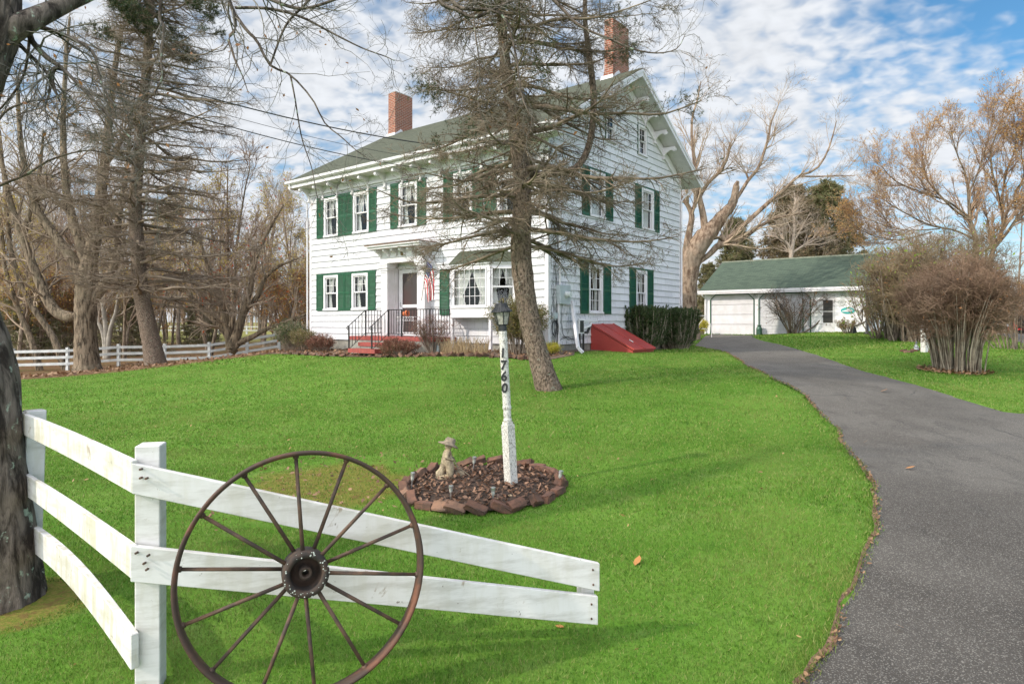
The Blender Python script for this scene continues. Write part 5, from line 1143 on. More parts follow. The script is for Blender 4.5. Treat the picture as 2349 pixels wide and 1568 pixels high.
g = G(1968, 764); pl_ = thing('old_plough', 'old rusty black plough lying by the hand pump', 'plough', tuple(g)); b = MB(); b.tube([(-.3, 0, .02), (-.22, 0, .32), (0, 0, .38), (.4, .05, .55)], [.05, .05, .045, .04], 8); b.build('beam', plain('old_wood', (.22, .2, .18, 1), (.14, .12, .1, 1), 9, .9), pl_)
b = MB(); b.prism([(-.36, 0), (-.05, 0), (-.12, .26), (-.26, .38)], -.04, .05, 1); b.tube([(-.36, 0, .3), (-.44, 0, .12), (-.4, 0, .0)], .025, 6); b.build('share', IRON, pl_)
# white post with small bed and gnome
g = G(2121.5, 807); wp = thing('white_post', 'tall square white post standing beside the big bare bush', 'post', tuple(g), R(20)); b = MB(); b.box(-.075, -.075, -.2, .075, .075, 1.95); b.build('post', FPA, wp); b = MB(); b.box(-.095, -.095, 1.951, .095, .095, 1.99); b.prism([(-.08, 1.99), (.08, 1.99), (0, 2.05)], -.08, .08, 1); b.build('cap', WHITE, wp)
pxs = [2072, 2080, 2088, 2097, 2107, 2117, 2127, 2137]
for i, x in enumerate(pxs):
    g2 = G(x, 806 + 3 * math.sin(i * 1.1)); o = link('edging_brick', brick_mesh(60 + i), OLDB[(i * 2) % 3]); o.location = (g2[0], g2[1], g2[2] + .03); o.rotation_euler = (random.uniform(-.3, .3), random.uniform(-.2, .3), random.uniform(-.6, .6))
    lab(o, '%s edging brick by the foot of the tall white post, %s from the left' % (TONE[(i * 2) % 3], ORD[i]), 'brick', 'bricks at the foot of the white post')
g = G(2101, 804); gn = thing('garden_gnome', 'small white and grey garden gnome seated with a fishing rod', 'gnome', tuple(g)); u1_ = .22
GN = plain('gnome_paint', (.6, .62, .62, 1), (.2, .23, .27, 1), 22, .6, .2)
skin('figure', [(0,0,.22*u1_),(0,0,.5*u1_),(0,0,.72*u1_),(0,-.02,.86*u1_),(-.25*u1_,-.3*u1_,.15*u1_),(.25*u1_,-.3*u1_,.15*u1_),(-.28*u1_,-.2*u1_,.5*u1_),(.28*u1_,-.2*u1_,.5*u1_)], [(0,1),(1,2),(2,3),(0,4),(0,5),(1,6),(1,7)], [.28*u1_,.24*u1_,.13*u1_,.17*u1_,.12*u1_,.12*u1_,.09*u1_,.09*u1_], GN, gn, 1)
b = MB(); b.lathe([(.17 * u1_, .93 * u1_), (.12 * u1_, 1.08 * u1_), (.02 * u1_, 1.35 * u1_), (.001, 1.36 * u1_)], (0, -.02, 0), 12); b.build('hat', plain('gnome_hat', (.08, .09, .11, 1), None, 6, .6), gn); b = MB(); b.cyl((-.28 * u1_, -.2 * u1_, .4 * u1_), (-.6 * u1_, -.3 * u1_, 2.6 * u1_), .006, k=5); b.build('rod', plain('rod_wood', (.12, .07, .04, 1), None, 6, .7), gn)
# birdhouse behind the bushes
q = W(2079, 724, 26); gzz = tz(q[0], q[1]); bh = thing('birdhouse', 'small white birdhouse on a post among the bare shrubs', 'birdhouse', (q[0], q[1], gzz)); hz_ = q[2] - gzz
b = MB(); b.box(-.05, -.05, 0, .05, .05, hz_); b.build('post', plain('grey_wood', (.3, .28, .25, 1), (.2, .19, .17, 1), 9, .9), bh); b = MB(); b.box(-.22, -.16, hz_, .22, .16, hz_ + .03); b.prism([(-.15, hz_ + .031), (.15, hz_ + .031), (.15, hz_ + .24), (0, hz_ + .38), (-.15, hz_ + .24)], -.12, .12, 1); b.build('box', WHITE, bh)
b = MB(); b.prism([(-.19, hz_ + .21), (0, hz_ + .39), (.19, hz_ + .21), (.19, hz_ + .24), (0, hz_ + .42), (-.19, hz_ + .24)], -.17, .17, 1); b.build('roof', WHITE, bh); b = MB(); b.cyl((0, -.125, hz_ + .16), (0, -.121, hz_ + .16), .03, k=12); b.build('hole', DARK, bh)
# pickup truck and red implement at the far right
q = W(2286, 752, 37); zt0 = tz(q[0], q[1]); tk = thing('pickup_truck', 'white pickup truck parked at the far right behind the bare bush', 'truck', (q[0], q[1], zt0), R(24))
PW = plain('white_car_paint', (.75, .76, .78, 1), (.7, .71, .73, 1), 2, .25); b = MB()
b.prism([(-.95, .42), (.95, .42), (.95, .95), (.86, 1.08), (-.86, 1.08), (-.95, .95)], 0, 1.35, 1); b.box(-.95, 1.351, .42, .95, 5.0, 1.08); b.prism([(-.92, 1.081), (.92, 1.081), (.74, 1.72), (-.74, 1.72)], 1.45, 3.0, 1); b.box(-.98, -.12, .40, .98, -.002, .58); b.build('body', PW, tk, bevel=.03)
b = MB(); b.add([(-.80, 1.30, 1.12), (.80, 1.30, 1.12), (.68, 1.44, 1.62), (-.68, 1.44, 1.62), (-.80, 1.27, 1.12), (.80, 1.27, 1.12), (.68, 1.41, 1.62), (-.68, 1.41, 1.62)], [(0,1,2,3),(4,5,6,7),(0,1,5,4),(1,2,6,5),(2,3,7,6),(3,0,4,7)]); b.build('windscreen', plain('car_glass', (.03, .04, .05, 1), None, 2, .08), tk)
b = MB(); b.box(-.52, -.03, .62, .52, -.003, .92); b.build('grille', plain('grille_dark', (.03, .03, .03, 1), None, 5, .4), tk)
for i in range(5):
    b = MB(); b.box(-.52, -.05, .64 + .055 * i, .52, -.031, .665 + .055 * i); b.build('grille_bar', PW, tk)
for s_ in (-1, 1):
    b = MB(); b.box(s_ * .75 - .17, -.03, .66, s_ * .75 + .17, -.003, .88); b.build('headlight', plain('headlight_glass', (.5, .5, .5, 1), None, 5, .1), tk)
    for y in (.75, 3.9):
        b = MB(); b.cyl((s_ * .72, y, .36), (s_ * .95, y, .36), .36, .36, 20); w_ = b.build('wheel', IRON, tk); b = MB(); b.cyl((s_ * .951, y, .36), (s_ * .96, y, .36), .2, .2, 14); b.build('rim', STEEL, w_)
    b = MB(); b.box(s_ * 1.0 - .02, 1.35, 1.1, s_ * 1.12 + .02, 1.42, 1.3); b.build('mirror', IRON, tk)
q = W(2335, 761, 34); zt0 = tz(q[0], q[1]); tr = thing('farm_implement', 'red towed farm implement with large black tyres at the far right edge', 'farm machine', (q[0], q[1], zt0), R(-8)); RD = plain('implement_red', (.45, .03, .025, 1), None, 5, .5)
b = MB(); b.box(-.5, -.05, .22, .3, .05, .30); b.box(-.45, -.25, .18, -.38, .3, .26); b.box(-.25, -.05, .30, -.18, .05, .75); b.cyl((-.5, 0, .26), (-.28, 0, .7), .025); b.cyl((-.1, -.2, .2), (-.1, .2, .75), .03); b.build('frame', RD, tr)
for x in (.32, 1.5):
    b = MB(); v = []
    prof = [(.26, -.14), (.44, -.16), (.48, -.10), (.48, .10), (.44, .16), (.26, .14)]
    b.lathe([(r_, z) for r_, z in prof], k=24, M=Matrix.Translation((x, .1, .48)) @ Matrix.Rotation(R(90), 4, 'Y'))
    for i in range(20):
        a_ = 2 * math.pi * i / 20; b.box(-.13, -.035, .46, .13, .035, .52, M=Matrix.Translation((x, .1, .48)) @ Matrix.Rotation(a_, 4, 'X') @ Matrix.Rotation(.4, 4, 'Z'))
    b.build('tyre', IRON, tr); b = MB(); b.cyl((x - .1, .1, .48), (x + .1, .1, .48), .25, .25, 16); b.build('hub', RD, tr)
# white pipe hoops behind the hedge
q = W(1598, 752, 33); fr = thing('pipe_frame', 'white plastic pipe hoop frame between hedge and garage', 'pipe frame', (q[0], q[1], tz(q[0], q[1]))); sc_ = 33 / FPX; b = MB(); zt_ = EYE + (HYP - 724) / FPX * 33 - fr.location.z
b.cyl((-.9, 0, zt_), (.5, 0, zt_), .018, k=6); b.cyl((-.9, 0, zt_ * .4), (.5, 0, zt_ * .4), .018, k=6)
for x in (-.2, .42): b.tube([(x - .35, 0, 0), (x - .3, 0, zt_ * .6), (x, 0, zt_ * .95), (x + .3, 0, zt_ * .6), (x + .35, 0, 0)], .018, 6)
b.build('hoops', WHITE, fr)
# overhead service cables
def cable(p, q, r_, sag, label, extra=None):
    pts = [];
    for i in range(25):
        t_ = i / 24; c_ = Vector(p).lerp(Vector(q), t_); c_.z -= sag * 4 * t_ * (1 - t_); pts.append(c_)
    b = MB(); b.tube(pts, r_, 5); return free(b, 'overhead_cable', IRON, label, 'cable', 'overhead service cables to the farmhouse')
ea = HP(FF.at(1010, n=-.62), -.62, FF.z(1010, 334, -.62)); eb_ = HP(FF.at(978, n=-.1), -.1, FF.z(978, 388, -.1)); ec = HP(FF.at(925, n=-.62), -.64, FF.z(925, 356, -.64))
Yc = 12.
cable(W(-150, 20, Yc), ea, .017, .35, 'thick black overhead cable ending at the farmhouse gutter, topmost of the three')
cable(W(-160, 60, Yc), eb_, .013, .35, 'lowest black overhead cable ending under the farmhouse eave')
cable(W(-150, 38, Yc + .3), ec, .007, .3, 'thin overhead wire between the two thicker cables')
# driveway leaves
for i, (x, y, s_, l) in enumerate(((2088, 1074, .055, 'large orange brown leaf with long stem lying on the asphalt'), (2028, 898, .06, 'curled brown leaf on the far part of the driveway, rightmost'), (1938, 913, .05, 'pale tan leaf in the middle of the driveway'), (1845, 911, .06, 'brown leaf at the left edge of the driveway'), (1985, 1016, .045, 'small tan leaf on the driveway near the lawn edge'), (2064, 1440, .03, 'small brown leaf low on the driveway'), (1284, 1438, .035, 'brown leaf on the grass under the fence end'), (1462, 1292, .04, 'yellow green leaf on the mown lawn'))):
    g = G(x, y); o = scatter_leaves('fallen_leaf', [(0, 0, 0)], s_ * 1.1, [(.42, .17, .05, 1), (.5, .24, .08, 1)], '', curl=.35, seed=30 + i, lift=.005, top=False); o.location = (g[0], g[1], g[2]); lab(o, l, 'leaf', 'single leaves on the driveway and lawn')
# ------------------------------------------------------------ trees and shrubs
from mathutils import noise as mn
def ridged(P, Rd, n, k, amp, fz):        # a stem with ridged bark
    A, Rr = rs(P, Rd, n); V, F = tubes([(A[None], Rr[None], k)]); c = np.repeat(A, k, axis=0); d = V - c; u = d / np.linalg.norm(d, axis=1)[:, None]; out = np.zeros(len(V))
    for i in range(len(V)):
        q = Vector((u[i, 0] * 4.5, u[i, 1] * 4.5, V[i, 2] * 1.6 * fz)); out[i] = mn.noise(q) * .7 + abs(mn.noise(q * 2.3)) * 1.1 + mn.noise(q * 5) * .35
    return V + u * (out * amp)[:, None], F
def rs(pts, radii, n):          # smooth resample of a limb polyline
    P = np.array([tuple(p) for p in pts], float); r_ = np.array(radii, float); m = len(P); t = np.linspace(0, m - 1, n); out = []
    for x in t:
        i = min(int(x), m - 2); f = x - i; p0, p1, p2, p3 = P[max(i - 1, 0)], P[i], P[i + 1], P[min(i + 2, m - 1)]
        out.append(.5 * ((2 * p1) + (-p0 + p2) * f + (2 * p0 - 5 * p1 + 4 * p2 - p3) * f * f + (-p0 + 3 * p1 - 3 * p2 + p3) * f ** 3))
    return np.array(out), np.interp(t, np.arange(m), r_)
def spawn(P, Rr, per, L, ang, rg, tr=(.2, 1), npts=4, up=0., wander=.15, rr=.5, rtip=.3, lt=.5, rmin=.002, planar=0., lj=.35, skip=0, rmax=9.):
    P = P[skip:]; Rr = Rr[skip:]; L = L if np.isscalar(L) else L[skip:]
    Nn, n, _ = P.shape; idx = np.repeat(np.arange(Nn), per); M_ = len(idx)
    t = rg.uniform(tr[0], tr[1], M_); f = t * (n - 1); i = np.minimum(f.astype(int), n - 2); f = (f - i)[:, None]
    pos = P[idx, i] * (1 - f) + P[idx, i + 1] * f; T = nrm(P[idx, i + 1] - P[idx, i]); rad = Rr[idx, i] * (1 - f[:, 0]) + Rr[idx, i + 1] * f[:, 0]
    rnd = rg.normal(size=(M_, 3)); 
    if planar > 0:
        side = nrm(np.cross(T, np.array([0, 0, 1.]) + 0 * T)) * np.where(rg.uniform(size=M_) < .5, -1, 1)[:, None]; rnd = rnd * (1 - planar) + side * planar * 1.6
    perp = nrm(rnd - (rnd * T).sum(-1, keepdims=True) * T)
    a = np.radians(rg.normal(ang, ang * .22, M_))[:, None]; d = nrm(np.cos(a) * T + np.sin(a) * perp)
    Ls = L if np.isscalar(L) else np.asarray(L)[idx]
    Ls = Ls * rg.uniform(1 - lj, 1 + lj, M_) * (1 - lt * t); out = np.zeros((M_, npts, 3)); out[:, 0] = pos
    for k in range(1, npts):
        d = nrm(d + rg.normal(0, wander, (M_, 3)) + np.array([0, 0, up])); out[:, k] = out[:, k - 1] + d * (Ls / (npts - 1))[:, None]
    r0 = np.maximum(np.minimum(rad * .85, rad * rr + .0), rmin); r0 = np.minimum(r0, rmax); R2 = r0[:, None] * np.linspace(1, rtip, npts)[None]
    return out, np.maximum(R2, rmin * .6)
def tufts(P, frac, per, L, w, rg, tr=(.4, 1), spread=1.0):       # needle tufts: thin triangles fanning off twigs
    k = rg.uniform(size=len(P)) < frac; P = P[k]; n = P.shape[1]; idx = np.repeat(np.arange(len(P)), per); M_ = len(idx)
    t = rg.uniform(tr[0], tr[1], M_) * (n - 1); i = np.minimum(t.astype(int), n - 2); f = (t - i)[:, None]; pos = P[idx, i] * (1 - f) + P[idx, i + 1] * f
    T = nrm(P[idx, -1] - P[idx, 0]); d = nrm(T * .8 + rg.normal(0, spread, (M_, 3))); s = nrm(np.cross(d, rg.normal(size=(M_, 3)))) * w * .5; l = L * rg.uniform(.6, 1.3, M_)[:, None]
    V = np.stack([pos - s, pos + s, pos + d * l], 1).reshape(-1, 3); return V, np.arange(len(V)).reshape(-1, 3)
def leafquads(P, nleaf, size, rg, tr=(.2, 1), off=.03):
    idx = rg.integers(0, len(P), nleaf); n = P.shape[1]; t = rg.uniform(tr[0], tr[1], nleaf) * (n - 1); i = np.minimum(t.astype(int), n - 2); f = (t - i)[:, None]
    pos = P[idx, i] * (1 - f) + P[idx, i + 1] * f + rg.normal(0, off, (nleaf, 3)); u = nrm(rg.normal(size=(nleaf, 3))); v = nrm(np.cross(u, rg.normal(size=(nleaf, 3)))); s = (size * rg.uniform(.6, 1.3, nleaf))[:, None]
    V = np.stack([pos, pos + (u + v * .5) * s * .5, pos + u * s, pos + (u - v * .5) * s * .5], 1).reshape(-1, 3); return V, np.arange(len(V)).reshape(-1, 4)
BK_OAK = barkmat('oak_bark', (.035, .026, .020, 1), (.19, .15, .12, 1), (.20, .14, .11, 1), 16, 1.0, .28, .9)
BK_MAP = barkmat('maple_bark', (.05, .036, .024, 1), (.27, .205, .14, 1), (.18, .145, .095, 1), 11, .9, .16, .3)
BK_SPR = barkmat('spruce_bark', (.06, .042, .030, 1), (.27, .20, .15, 1), (.16, .118, .085, 1), 38, 1.0, .45, .35)
BK_TAN = barkmat('tan_bark', (.12, .075, .05, 1), (.33, .24, .17, 1), (.24, .19, .14, 1), 8, .8, .3)
BK_GRY = barkmat('grey_bark', (.13, .095, .065, 1), (.30, .235, .17, 1), None, 7, .5, .3)
TW_SPR = plain('spruce_twig', (.10, .07, .045, 1), (.27, .21, .145, 1), 2.5, .9); TW_OAK = plain('oak_twig', (.10, .085, .07, 1), (.21, .185, .15, 1), 3, .9)
TW_BRN = plain('brown_twig', (.32, .225, .15, 1), (.44, .335, .24, 1), .5, .9); TW_GRY = plain('grey_twig', (.30, .225, .16, 1), (.44, .355, .27, 1), .4, .9)
TW_RED = plain('reddish_twig', (.17, .10, .06, 1), (.31, .20, .13, 1), .8, .9); TW_TAN = plain('tan_twig', (.33, .26, .20, 1), (.42, .34, .27, 1), .5, .9)
TW_RB = plain('russet_twig', (.26, .16, .10, 1), (.38, .26, .17, 1), .8, .9)
TW_MAP = plain('maple_twig', (.17, .125, .085, 1), (.34, .26, .185, 1), .6, .9)
ND_GRN = leafmat('spruce_needle', [(.012, .03, .010, 1), (.03, .06, .018, 1), (.07, .10, .03, 1), (.11, .08, .03, 1)], .2); ND_BRN = leafmat('dead_needle', [(.16, .085, .04, 1), (.10, .07, .04, 1), (.26, .14, .07, 1)], .2)
ND_MIX = leafmat('mixed_needle', [(.19, .13, .07, 1), (.12, .12, .05, 1), (.30, .19, .11, 1), (.09, .11, .045, 1)], .2)
LF_OR = leafmat('orange_leaf', [(.60, .30, .08, 1), (.68, .42, .15, 1), (.50, .22, .06, 1), (.62, .48, .20, 1)], .4); LF_YL = leafmat('yellow_leaf', [(.45, .33, .05, 1), (.55, .42, .10, 1), (.30, .26, .05, 1)], .4)
LF_RD = leafmat('red_leaf', [(.55, .07, .02, 1), (.60, .16, .05, 1), (.50, .10, .03, 1)], .4); LF_RU = leafmat('rust_leaf', [(.30, .13, .05, 1), (.42, .20, .08, 1), (.22, .10, .05, 1)], .35)
LF_AU = leafmat('autumn_leaf', [(.52, .20, .05, 1), (.58, .38, .08, 1), (.42, .12, .04, 1), (.50, .42, .12, 1), (.36, .18, .07, 1)], .45)
LF_LM = leafmat('lime_leaf', [(.25, .38, .04, 1), (.35, .45, .07, 1), (.16, .28, .04, 1)], .45); LF_DK = leafmat('yew_leaf', [(.03, .06, .015, 1), (.055, .09, .022, 1), (.022, .045, .012, 1), (.11, .13, .035, 1)], .15)
LF_BX = leafmat('boxwood_leaf', [(.10, .105, .02, 1), (.20, .17, .03, 1), (.06, .08, .02, 1), (.26, .16, .04, 1)], .25); LF_YS = leafmat('gold_leaf', [(.55, .48, .03, 1), (.68, .60, .06, 1), (.40, .38, .03, 1)], .35)
LF_BG = leafmat('burgundy_leaf', [(.12, .035, .022, 1), (.20, .06, .035, 1), (.26, .11, .07, 1), (.08, .03, .02, 1)], .25)
def plant(name, label, cat, base, limbs, levels, seed, mt, mc, k0=10, leaves=(), group=None, trunk='trunk', crown='branches', nlimb=14, fine=None):
    """limbs: [(pts, radii)], world coordinates. levels: spawn kwargs. leaves: [(kind, level, count, size, mat, name)]"""
    rg = np.random.default_rng(seed); base = np.array(base, float)
    t = thing(name, label, cat, tuple(base), 0, group)
    LP = [rs(p, r_, nlimb) for p, r_ in limbs]; P0 = np.stack([a for a, _ in LP]); R0 = np.stack([b for _, b in LP])
    if fine:
        V, F = ridged(limbs[0][0], limbs[0][1], *fine)
        if len(P0) > 1: V2_, F2 = tubes([(P0[1:], R0[1:], k0)]); F = np.concatenate([F, F2 + len(V)]); V = np.concatenate([V, V2_])
    else: V, F = tubes([(P0, R0, k0)])
    npmesh(trunk, V - base, F, mt, t, True)
    cur = (P0, R0); lv = [cur]; grp = []
    for kw in levels:
        kw = dict(kw); src = kw.pop('src', None); k = kw.pop('k', 3); lim = kw.pop('thin', None)
        Pp, Rp = lv[src] if src is not None else lv[-1]
        c = spawn(Pp, Rp, rg=rg, **kw); lv.append(c); grp.append((c[0], c[1], k))
    if grp: V, F = tubes(grp); npmesh(crown, V - base, F, mc, t, True)
    for kind, l, cnt, size, m, nm in leaves:
        if kind == 'leaf': V, F = leafquads(lv[l][0], cnt, size, rg)
        else: V, F = tufts(lv[l][0], cnt, size[0], size[1], size[2], rg)
        if len(V): npmesh(nm, V - base, F, m, t)
    return t
def Wp(pts, Y, dY=None):
    return [W(x, y, (Y if np.isscalar(Y) else Y[i])) for i, (x, y) in enumerate(pts)]
def px2m(px, Y): return px / FPX * Y
# ---- near oak
Yo = 3.7
tr_ = [(-14, 1400), (-22, 1250), (-52, 1050), (-82, 850), (-150, 620), (-150, 380), (-95, 190), (-40, 70), (-10, -60), (0, -250)]
tr_r = [100, 86, 86, 94, 96, 88, 80, 66, 50, 40]
P_ = Wp(tr_, [3.7, 3.7, 3.7, 3.72, 3.75, 3.8, 3.85, 3.9, 4, 4.2]); P_[0][2] = tz(P_[0][0], P_[0][1]) - .05
ok = [(P_, [px2m(r_, Yo) for r_ in tr_r]),
 (Wp([(-45, 110), (40, 62), (110, 28), (180, -4), (300, -50), (450, -60)], [3.9, 3.95, 4.1, 4.3, 4.6, 5]), [px2m(r_, 4) for r_ in (34, 26, 21, 18, 14, 10)])]
tw = [([(300,-50),(420,-40),(515,-20),(524,0),(536,29),(540,67),(524,88),(533,117),(540,140),(557,176),(570,215)],9,4.8,[12,11,8,7,6,5,5,4,3,2,1]),
 ([(536,29),(566,70),(590,95),(620,150),(666,172),(716,227),(745,282),(784,315),(817,345),(850,367)],8,4.9,[6,5,4.5,4,3,2.6,2.2,1.8,1.4,1]),
 ([(666,172),(676,222),(692,315),(715,385),(727,448),(736,464)],8,4.9,[3,2.4,2,1.5,1.2,.8]),
 ([(540,18),(615,20),(688,38),(760,75),(830,110),(885,130),(905,140)],8,5.0,[5,4.5,4,3,2.2,1.6,1]),
 ([(372,-20),(366,44),(376,64),(369,132),(372,176),(357,211),(350,240)],8,4.5,[5,4.5,4,3.4,2.6,1.8,1]),
 ([(20,85),(70,61),(117,70),(176,94),(217,126),(231,187),(264,243),(293,264),(300,330)],8,4.2,[11,9,7,6,5,4,3,2.2,1.2]),
 ([(15,70),(59,67),(75,97),(108,132),(146,160),(211,226),(264,281),(349,369),(352,420)],8,4.1,[12,10,9,8,6,4,3,1.8,1]),
 ([(10,60),(32,88),(59,117),(105,164),(117,190),(110,230)],8,4.1,[8,7,6,5,3.5,2]),
 ([(146,160),(126,157),(119,176),(123,199),(138,234)],8,4.1,[6,7,7,5.5,2]),
 ([(1000,-60),(1030,-10),(1062,20),(1150,32),(1183,125),(1195,211),(1215,262),(1240,280)],8,5.2,[8,7,6,4.5,3.4,2.6,1.8,1]),
 ([(980,-60),(1010,5),(1045,22),(1085,40),(1120,28),(1160,8),(1230,-20)],8,5.2,[7,6.5,6,5,5,4,3]),
 ([(1085,30),(1092,90),(1100,150),(1096,230),(1108,280)],8,5.2,[3,2.4,2,1.5,1]),
 ([(1230,-40),(1290,20),(1330,60),(1400,90),(1450,112),(1506,122),(1552,112),(1572,79)],8,5.3,[7,5,4,3.4,2.8,2.2,1.6,1]),
 ([(620,150),(655,60),(700,10),(740,-40)],6,5.0,[3,3.5,4,5]), ([(557,-30),(600,-10),(690,20),(780,-5)],6,4.8,[7,6,5,4]),
 ([(70,61),(60,150),(40,200),(0,250),(-60,300)],6,4.2,[5,4,3.4,3,2]), ([(-60,460),(0,425),(60,400),(120,365),(210,345),(290,370)],6,4.3,[6,5,4,3,2,1.2]),
 ([(-60,400),(0,270),(60,235),(120,225),(200,180)],6,4.4,[5,4,3,2,1.2])]
for pts, nn, Y, rad in tw: ok.append((Wp(pts, Y), [px2m(r_ * .72, Y) for r_ in rad]))
bs = G(-14, 1392)
o_ = plant('oak_tree', 'huge dark barked oak at the left edge reaching over the picture', 'tree', bs, ok,
  [dict(skip=1, rmax=.007, per=13, L=.62, ang=48, tr=(.12, 1), npts=7, up=-.03, wander=.28, rr=.42, rmin=.0022, k=4, lt=.3), dict(per=5, L=.24, ang=45, tr=(.2, 1), npts=5, up=.02, wander=.3, rr=.6, rmin=.0015), dict(per=3, L=.09, ang=45, tr=(.3, 1), npts=3, up=0, wander=.3, rr=.8, rmin=.0012)],
  41, BK_OAK, TW_OAK, 16, [('leaf', 3, 150, .035, LF_RU, 'leaves')], nlimb=22, fine=(420, 110, .016, 1.0))
# ---- centre spruce
Yc = 11.5
cb = G(1262, 893)
ct_ = [(1264, 897), (1247, 855), (1228, 790), (1212, 720), (1200, 640), (1195, 560), (1198, 480), (1196, 400), (1182, 300), (1166, 200), (1155, 100), (1148, 0), (1145, -120), (1150, -300), (1152, -420)]
cr_ = [31, 26, 23, 23, 23.5, 23, 21, 19, 16, 13, 11, 9.5, 7, 4, 1]
PT = Wp(ct_, Yc); PT[0][2] = cb[2] - .12
lim = [(PT, [px2m(r_, Yc) for r_ in cr_]),
       (Wp([(1200, 395), (1260, 400), (1320, 385), (1352, 330), (1362, 230), (1352, 130), (1342, 40), (1345, -60)], [11.5, 11.7, 11.9, 12, 12, 12, 12, 12]), [px2m(r_, Yc) for r_ in (8, 7.5, 7.5, 8, 8, 7, 5.5, 4)])]
def conifer_limbs(P, Rr_, zlo, zhi, n, Lf, seed, droop=.5, dens=None):
    rr = np.random.default_rng(seed); T, TR = rs(P, Rr_, 60); out = []
    for i in range(n):
        z = zlo + (zhi - zlo) * ((i + rr.uniform(0, .9)) / n); j = int(np.argmin(np.abs(T[:, 2] - z))); p = T[j]; az = i * 2.399 + rr.uniform(-.4, .4); L = Lf(z, az) * rr.uniform(.6, 1.08); d = np.array([math.cos(az), math.sin(az), 0]); 
        sl0 = rr.uniform(-.05, .25); pts = []
        bend = rr.uniform(-.35, .35); dv = np.array([-math.sin(az), math.cos(az), 0])
        for t in np.linspace(0, 1, 6): pts.append(p + d * L * t + dv * L * bend * t * t * .5 + np.array([0, 0, L * (sl0 * t - droop * 1.25 * t ** 1.6 + droop * .85 * t ** 3)]) + rr.normal(0, .012 * L, 3) * (t > 0))
        r0 = min(TR[j] * .45, .008 + L * .0145); out.append((pts, list(r0 * np.array([1, .85, .7, .5, .33, .15]))))
    return out
zl = W(0, 575, Yc)[2]; zh = W(0, -330, Yc)[2]
LB = conifer_limbs([p for p in PT], [px2m(r_, Yc) for r_ in cr_], zl, zh, 92, lambda z, az: 2.85 - .12 * max(0, z - 4) - (0.14 * max(0, z - 6.5) ** 1.3) - (0.5 if z < 3.3 else 0) + .35 * math.cos(az), 5, .42)
cs = plant('spruce_tree', 'half bare leaning spruce on the front lawn with drooping twiggy boughs', 'tree', cb, lim, [], 1, BK_SPR, TW_SPR, 16, nlimb=40, fine=(420, 44, .013, 2.2))
def conifer_crown(t, LB, base, seed, sec, ter, qua, mt, leaf):
    rg = np.random.default_rng(seed); LPs = [rs(p, r_, 12) for p, r_ in LB]; P0 = np.stack([a for a, _ in LPs]); R0 = np.stack([b for _, b in LPs]); Ls = np.linalg.norm(P0[:, -1] - P0[:, 0], axis=1)
    g = [(P0, R0, 6)]; s = spawn(P0, R0, rg=rg, L=Ls * sec.pop('Lk'), **sec); g.append((s[0], s[1], 4)); q = spawn(s[0], s[1], rg=rg, **ter); g.append((q[0], q[1], 3))
    lv = [s, q]
    if qua: w_ = spawn(q[0], q[1], rg=rg, **qua); g.append((w_[0], w_[1], 3)); lv.append(w_)
    V, F = tubes(g); npmesh('branches', V - base, F, mt, t, True); print('crown faces', len(F))
    for fn, l, frac, sz, m, nm in leaf:
        Pk = lv[l][0]; msk = fn(Pk[:, -1]) if fn else np.ones(len(Pk), bool); V, F = tufts(Pk[msk], frac, sz[0], sz[1], sz[2], rg)
        npmesh(nm, V - base, F, m, t)
conifer_crown(cs, LB + LB[:0], cb, 9, dict(per=18, Lk=.40, ang=52, tr=(.12, 1), npts=6, up=-.05, wander=.14, rr=.5, rmin=.0045, planar=.75, lt=.55),
  dict(per=8, L=.30, ang=48, tr=(.1, 1), npts=4, up=-.03, wander=.22, rr=.6, rmin=.0038, planar=.3, lt=.4), dict(per=4, L=.11, ang=48, tr=(.1, 1), npts=3, wander=.25, rr=.8, rmin=.0030), TW_SPR,
  [(lambda e: (np.sin(e[:, 0] * 2.1 + 1) * np.sin(e[:, 2] * 1.9) > .0), 2, .12, (6, .035, .006), ND_BRN, 'dead_needles'),
   (lambda e: (np.hypot(e[:, 0] - .2, e[:, 1] - 11.5) > 1.5) & (np.sin(e[:, 0] * 3 + e[:, 2] * 2.3) > .5) & (e[:, 2] > 4.2) , 2, .8, (9, .045, .008), ND_GRN, 'needles')])
# pruned knots on the trunk
rk = np.random.default_rng(4); T, TR = rs(PT, [px2m(r_, Yc) for r_ in cr_], 60); b = MB()
for i in range(46):
    j = rk.integers(2, 22); a_ = rk.uniform(3.4, 6.0); d = Vector((math.cos(a_), math.sin(a_), rk.uniform(-.1, .3))).normalized(); p = Vector(T[j]) - Vector(cb); b.cyl(p + d * TR[j] * .85, p + d * (TR[j] + rk.uniform(.008, .03)), rk.uniform(.016, .03), rk.uniform(.010, .02), 8)
b.build('knots', BK_SPR, cs, True)
# ---- left spruce
Yl = 28.; lb_ = G(363, 846)
lt_ = [(364, 848), (350, 800), (338, 740), (322, 660), (316, 580), (310, 480), (314, 400), (322, 300), (332, 200), (340, 100), (346, 0), (352, -100)]
lr_ = [26, 20, 17.5, 16, 15, 13, 12, 11, 9, 8, 6.5, 5]
PL_ = Wp(lt_, Yl); PL_[0][2] = tz(PL_[0][0], Yl) - .35
ls = plant('spruce_tree', 'tall half bare spruce with leaning trunk in front of the rail fence', 'tree', lb_, [(PL_, [px2m(r_, Yl) for r_ in lr_])], [], 2, BK_SPR, TW_SPR, 14, nlimb=30, fine=(260, 28, .03, 1.2))
LB2 = conifer_limbs(PL_, [px2m(r_, Yl) for r_ in lr_], W(0, 690, Yl)[2], W(0, -80, Yl)[2], 165, lambda z, az: (5.6 - .20 * max(0, z - 6)) * (.80 + .22 * math.cos(az)), 15, .22)
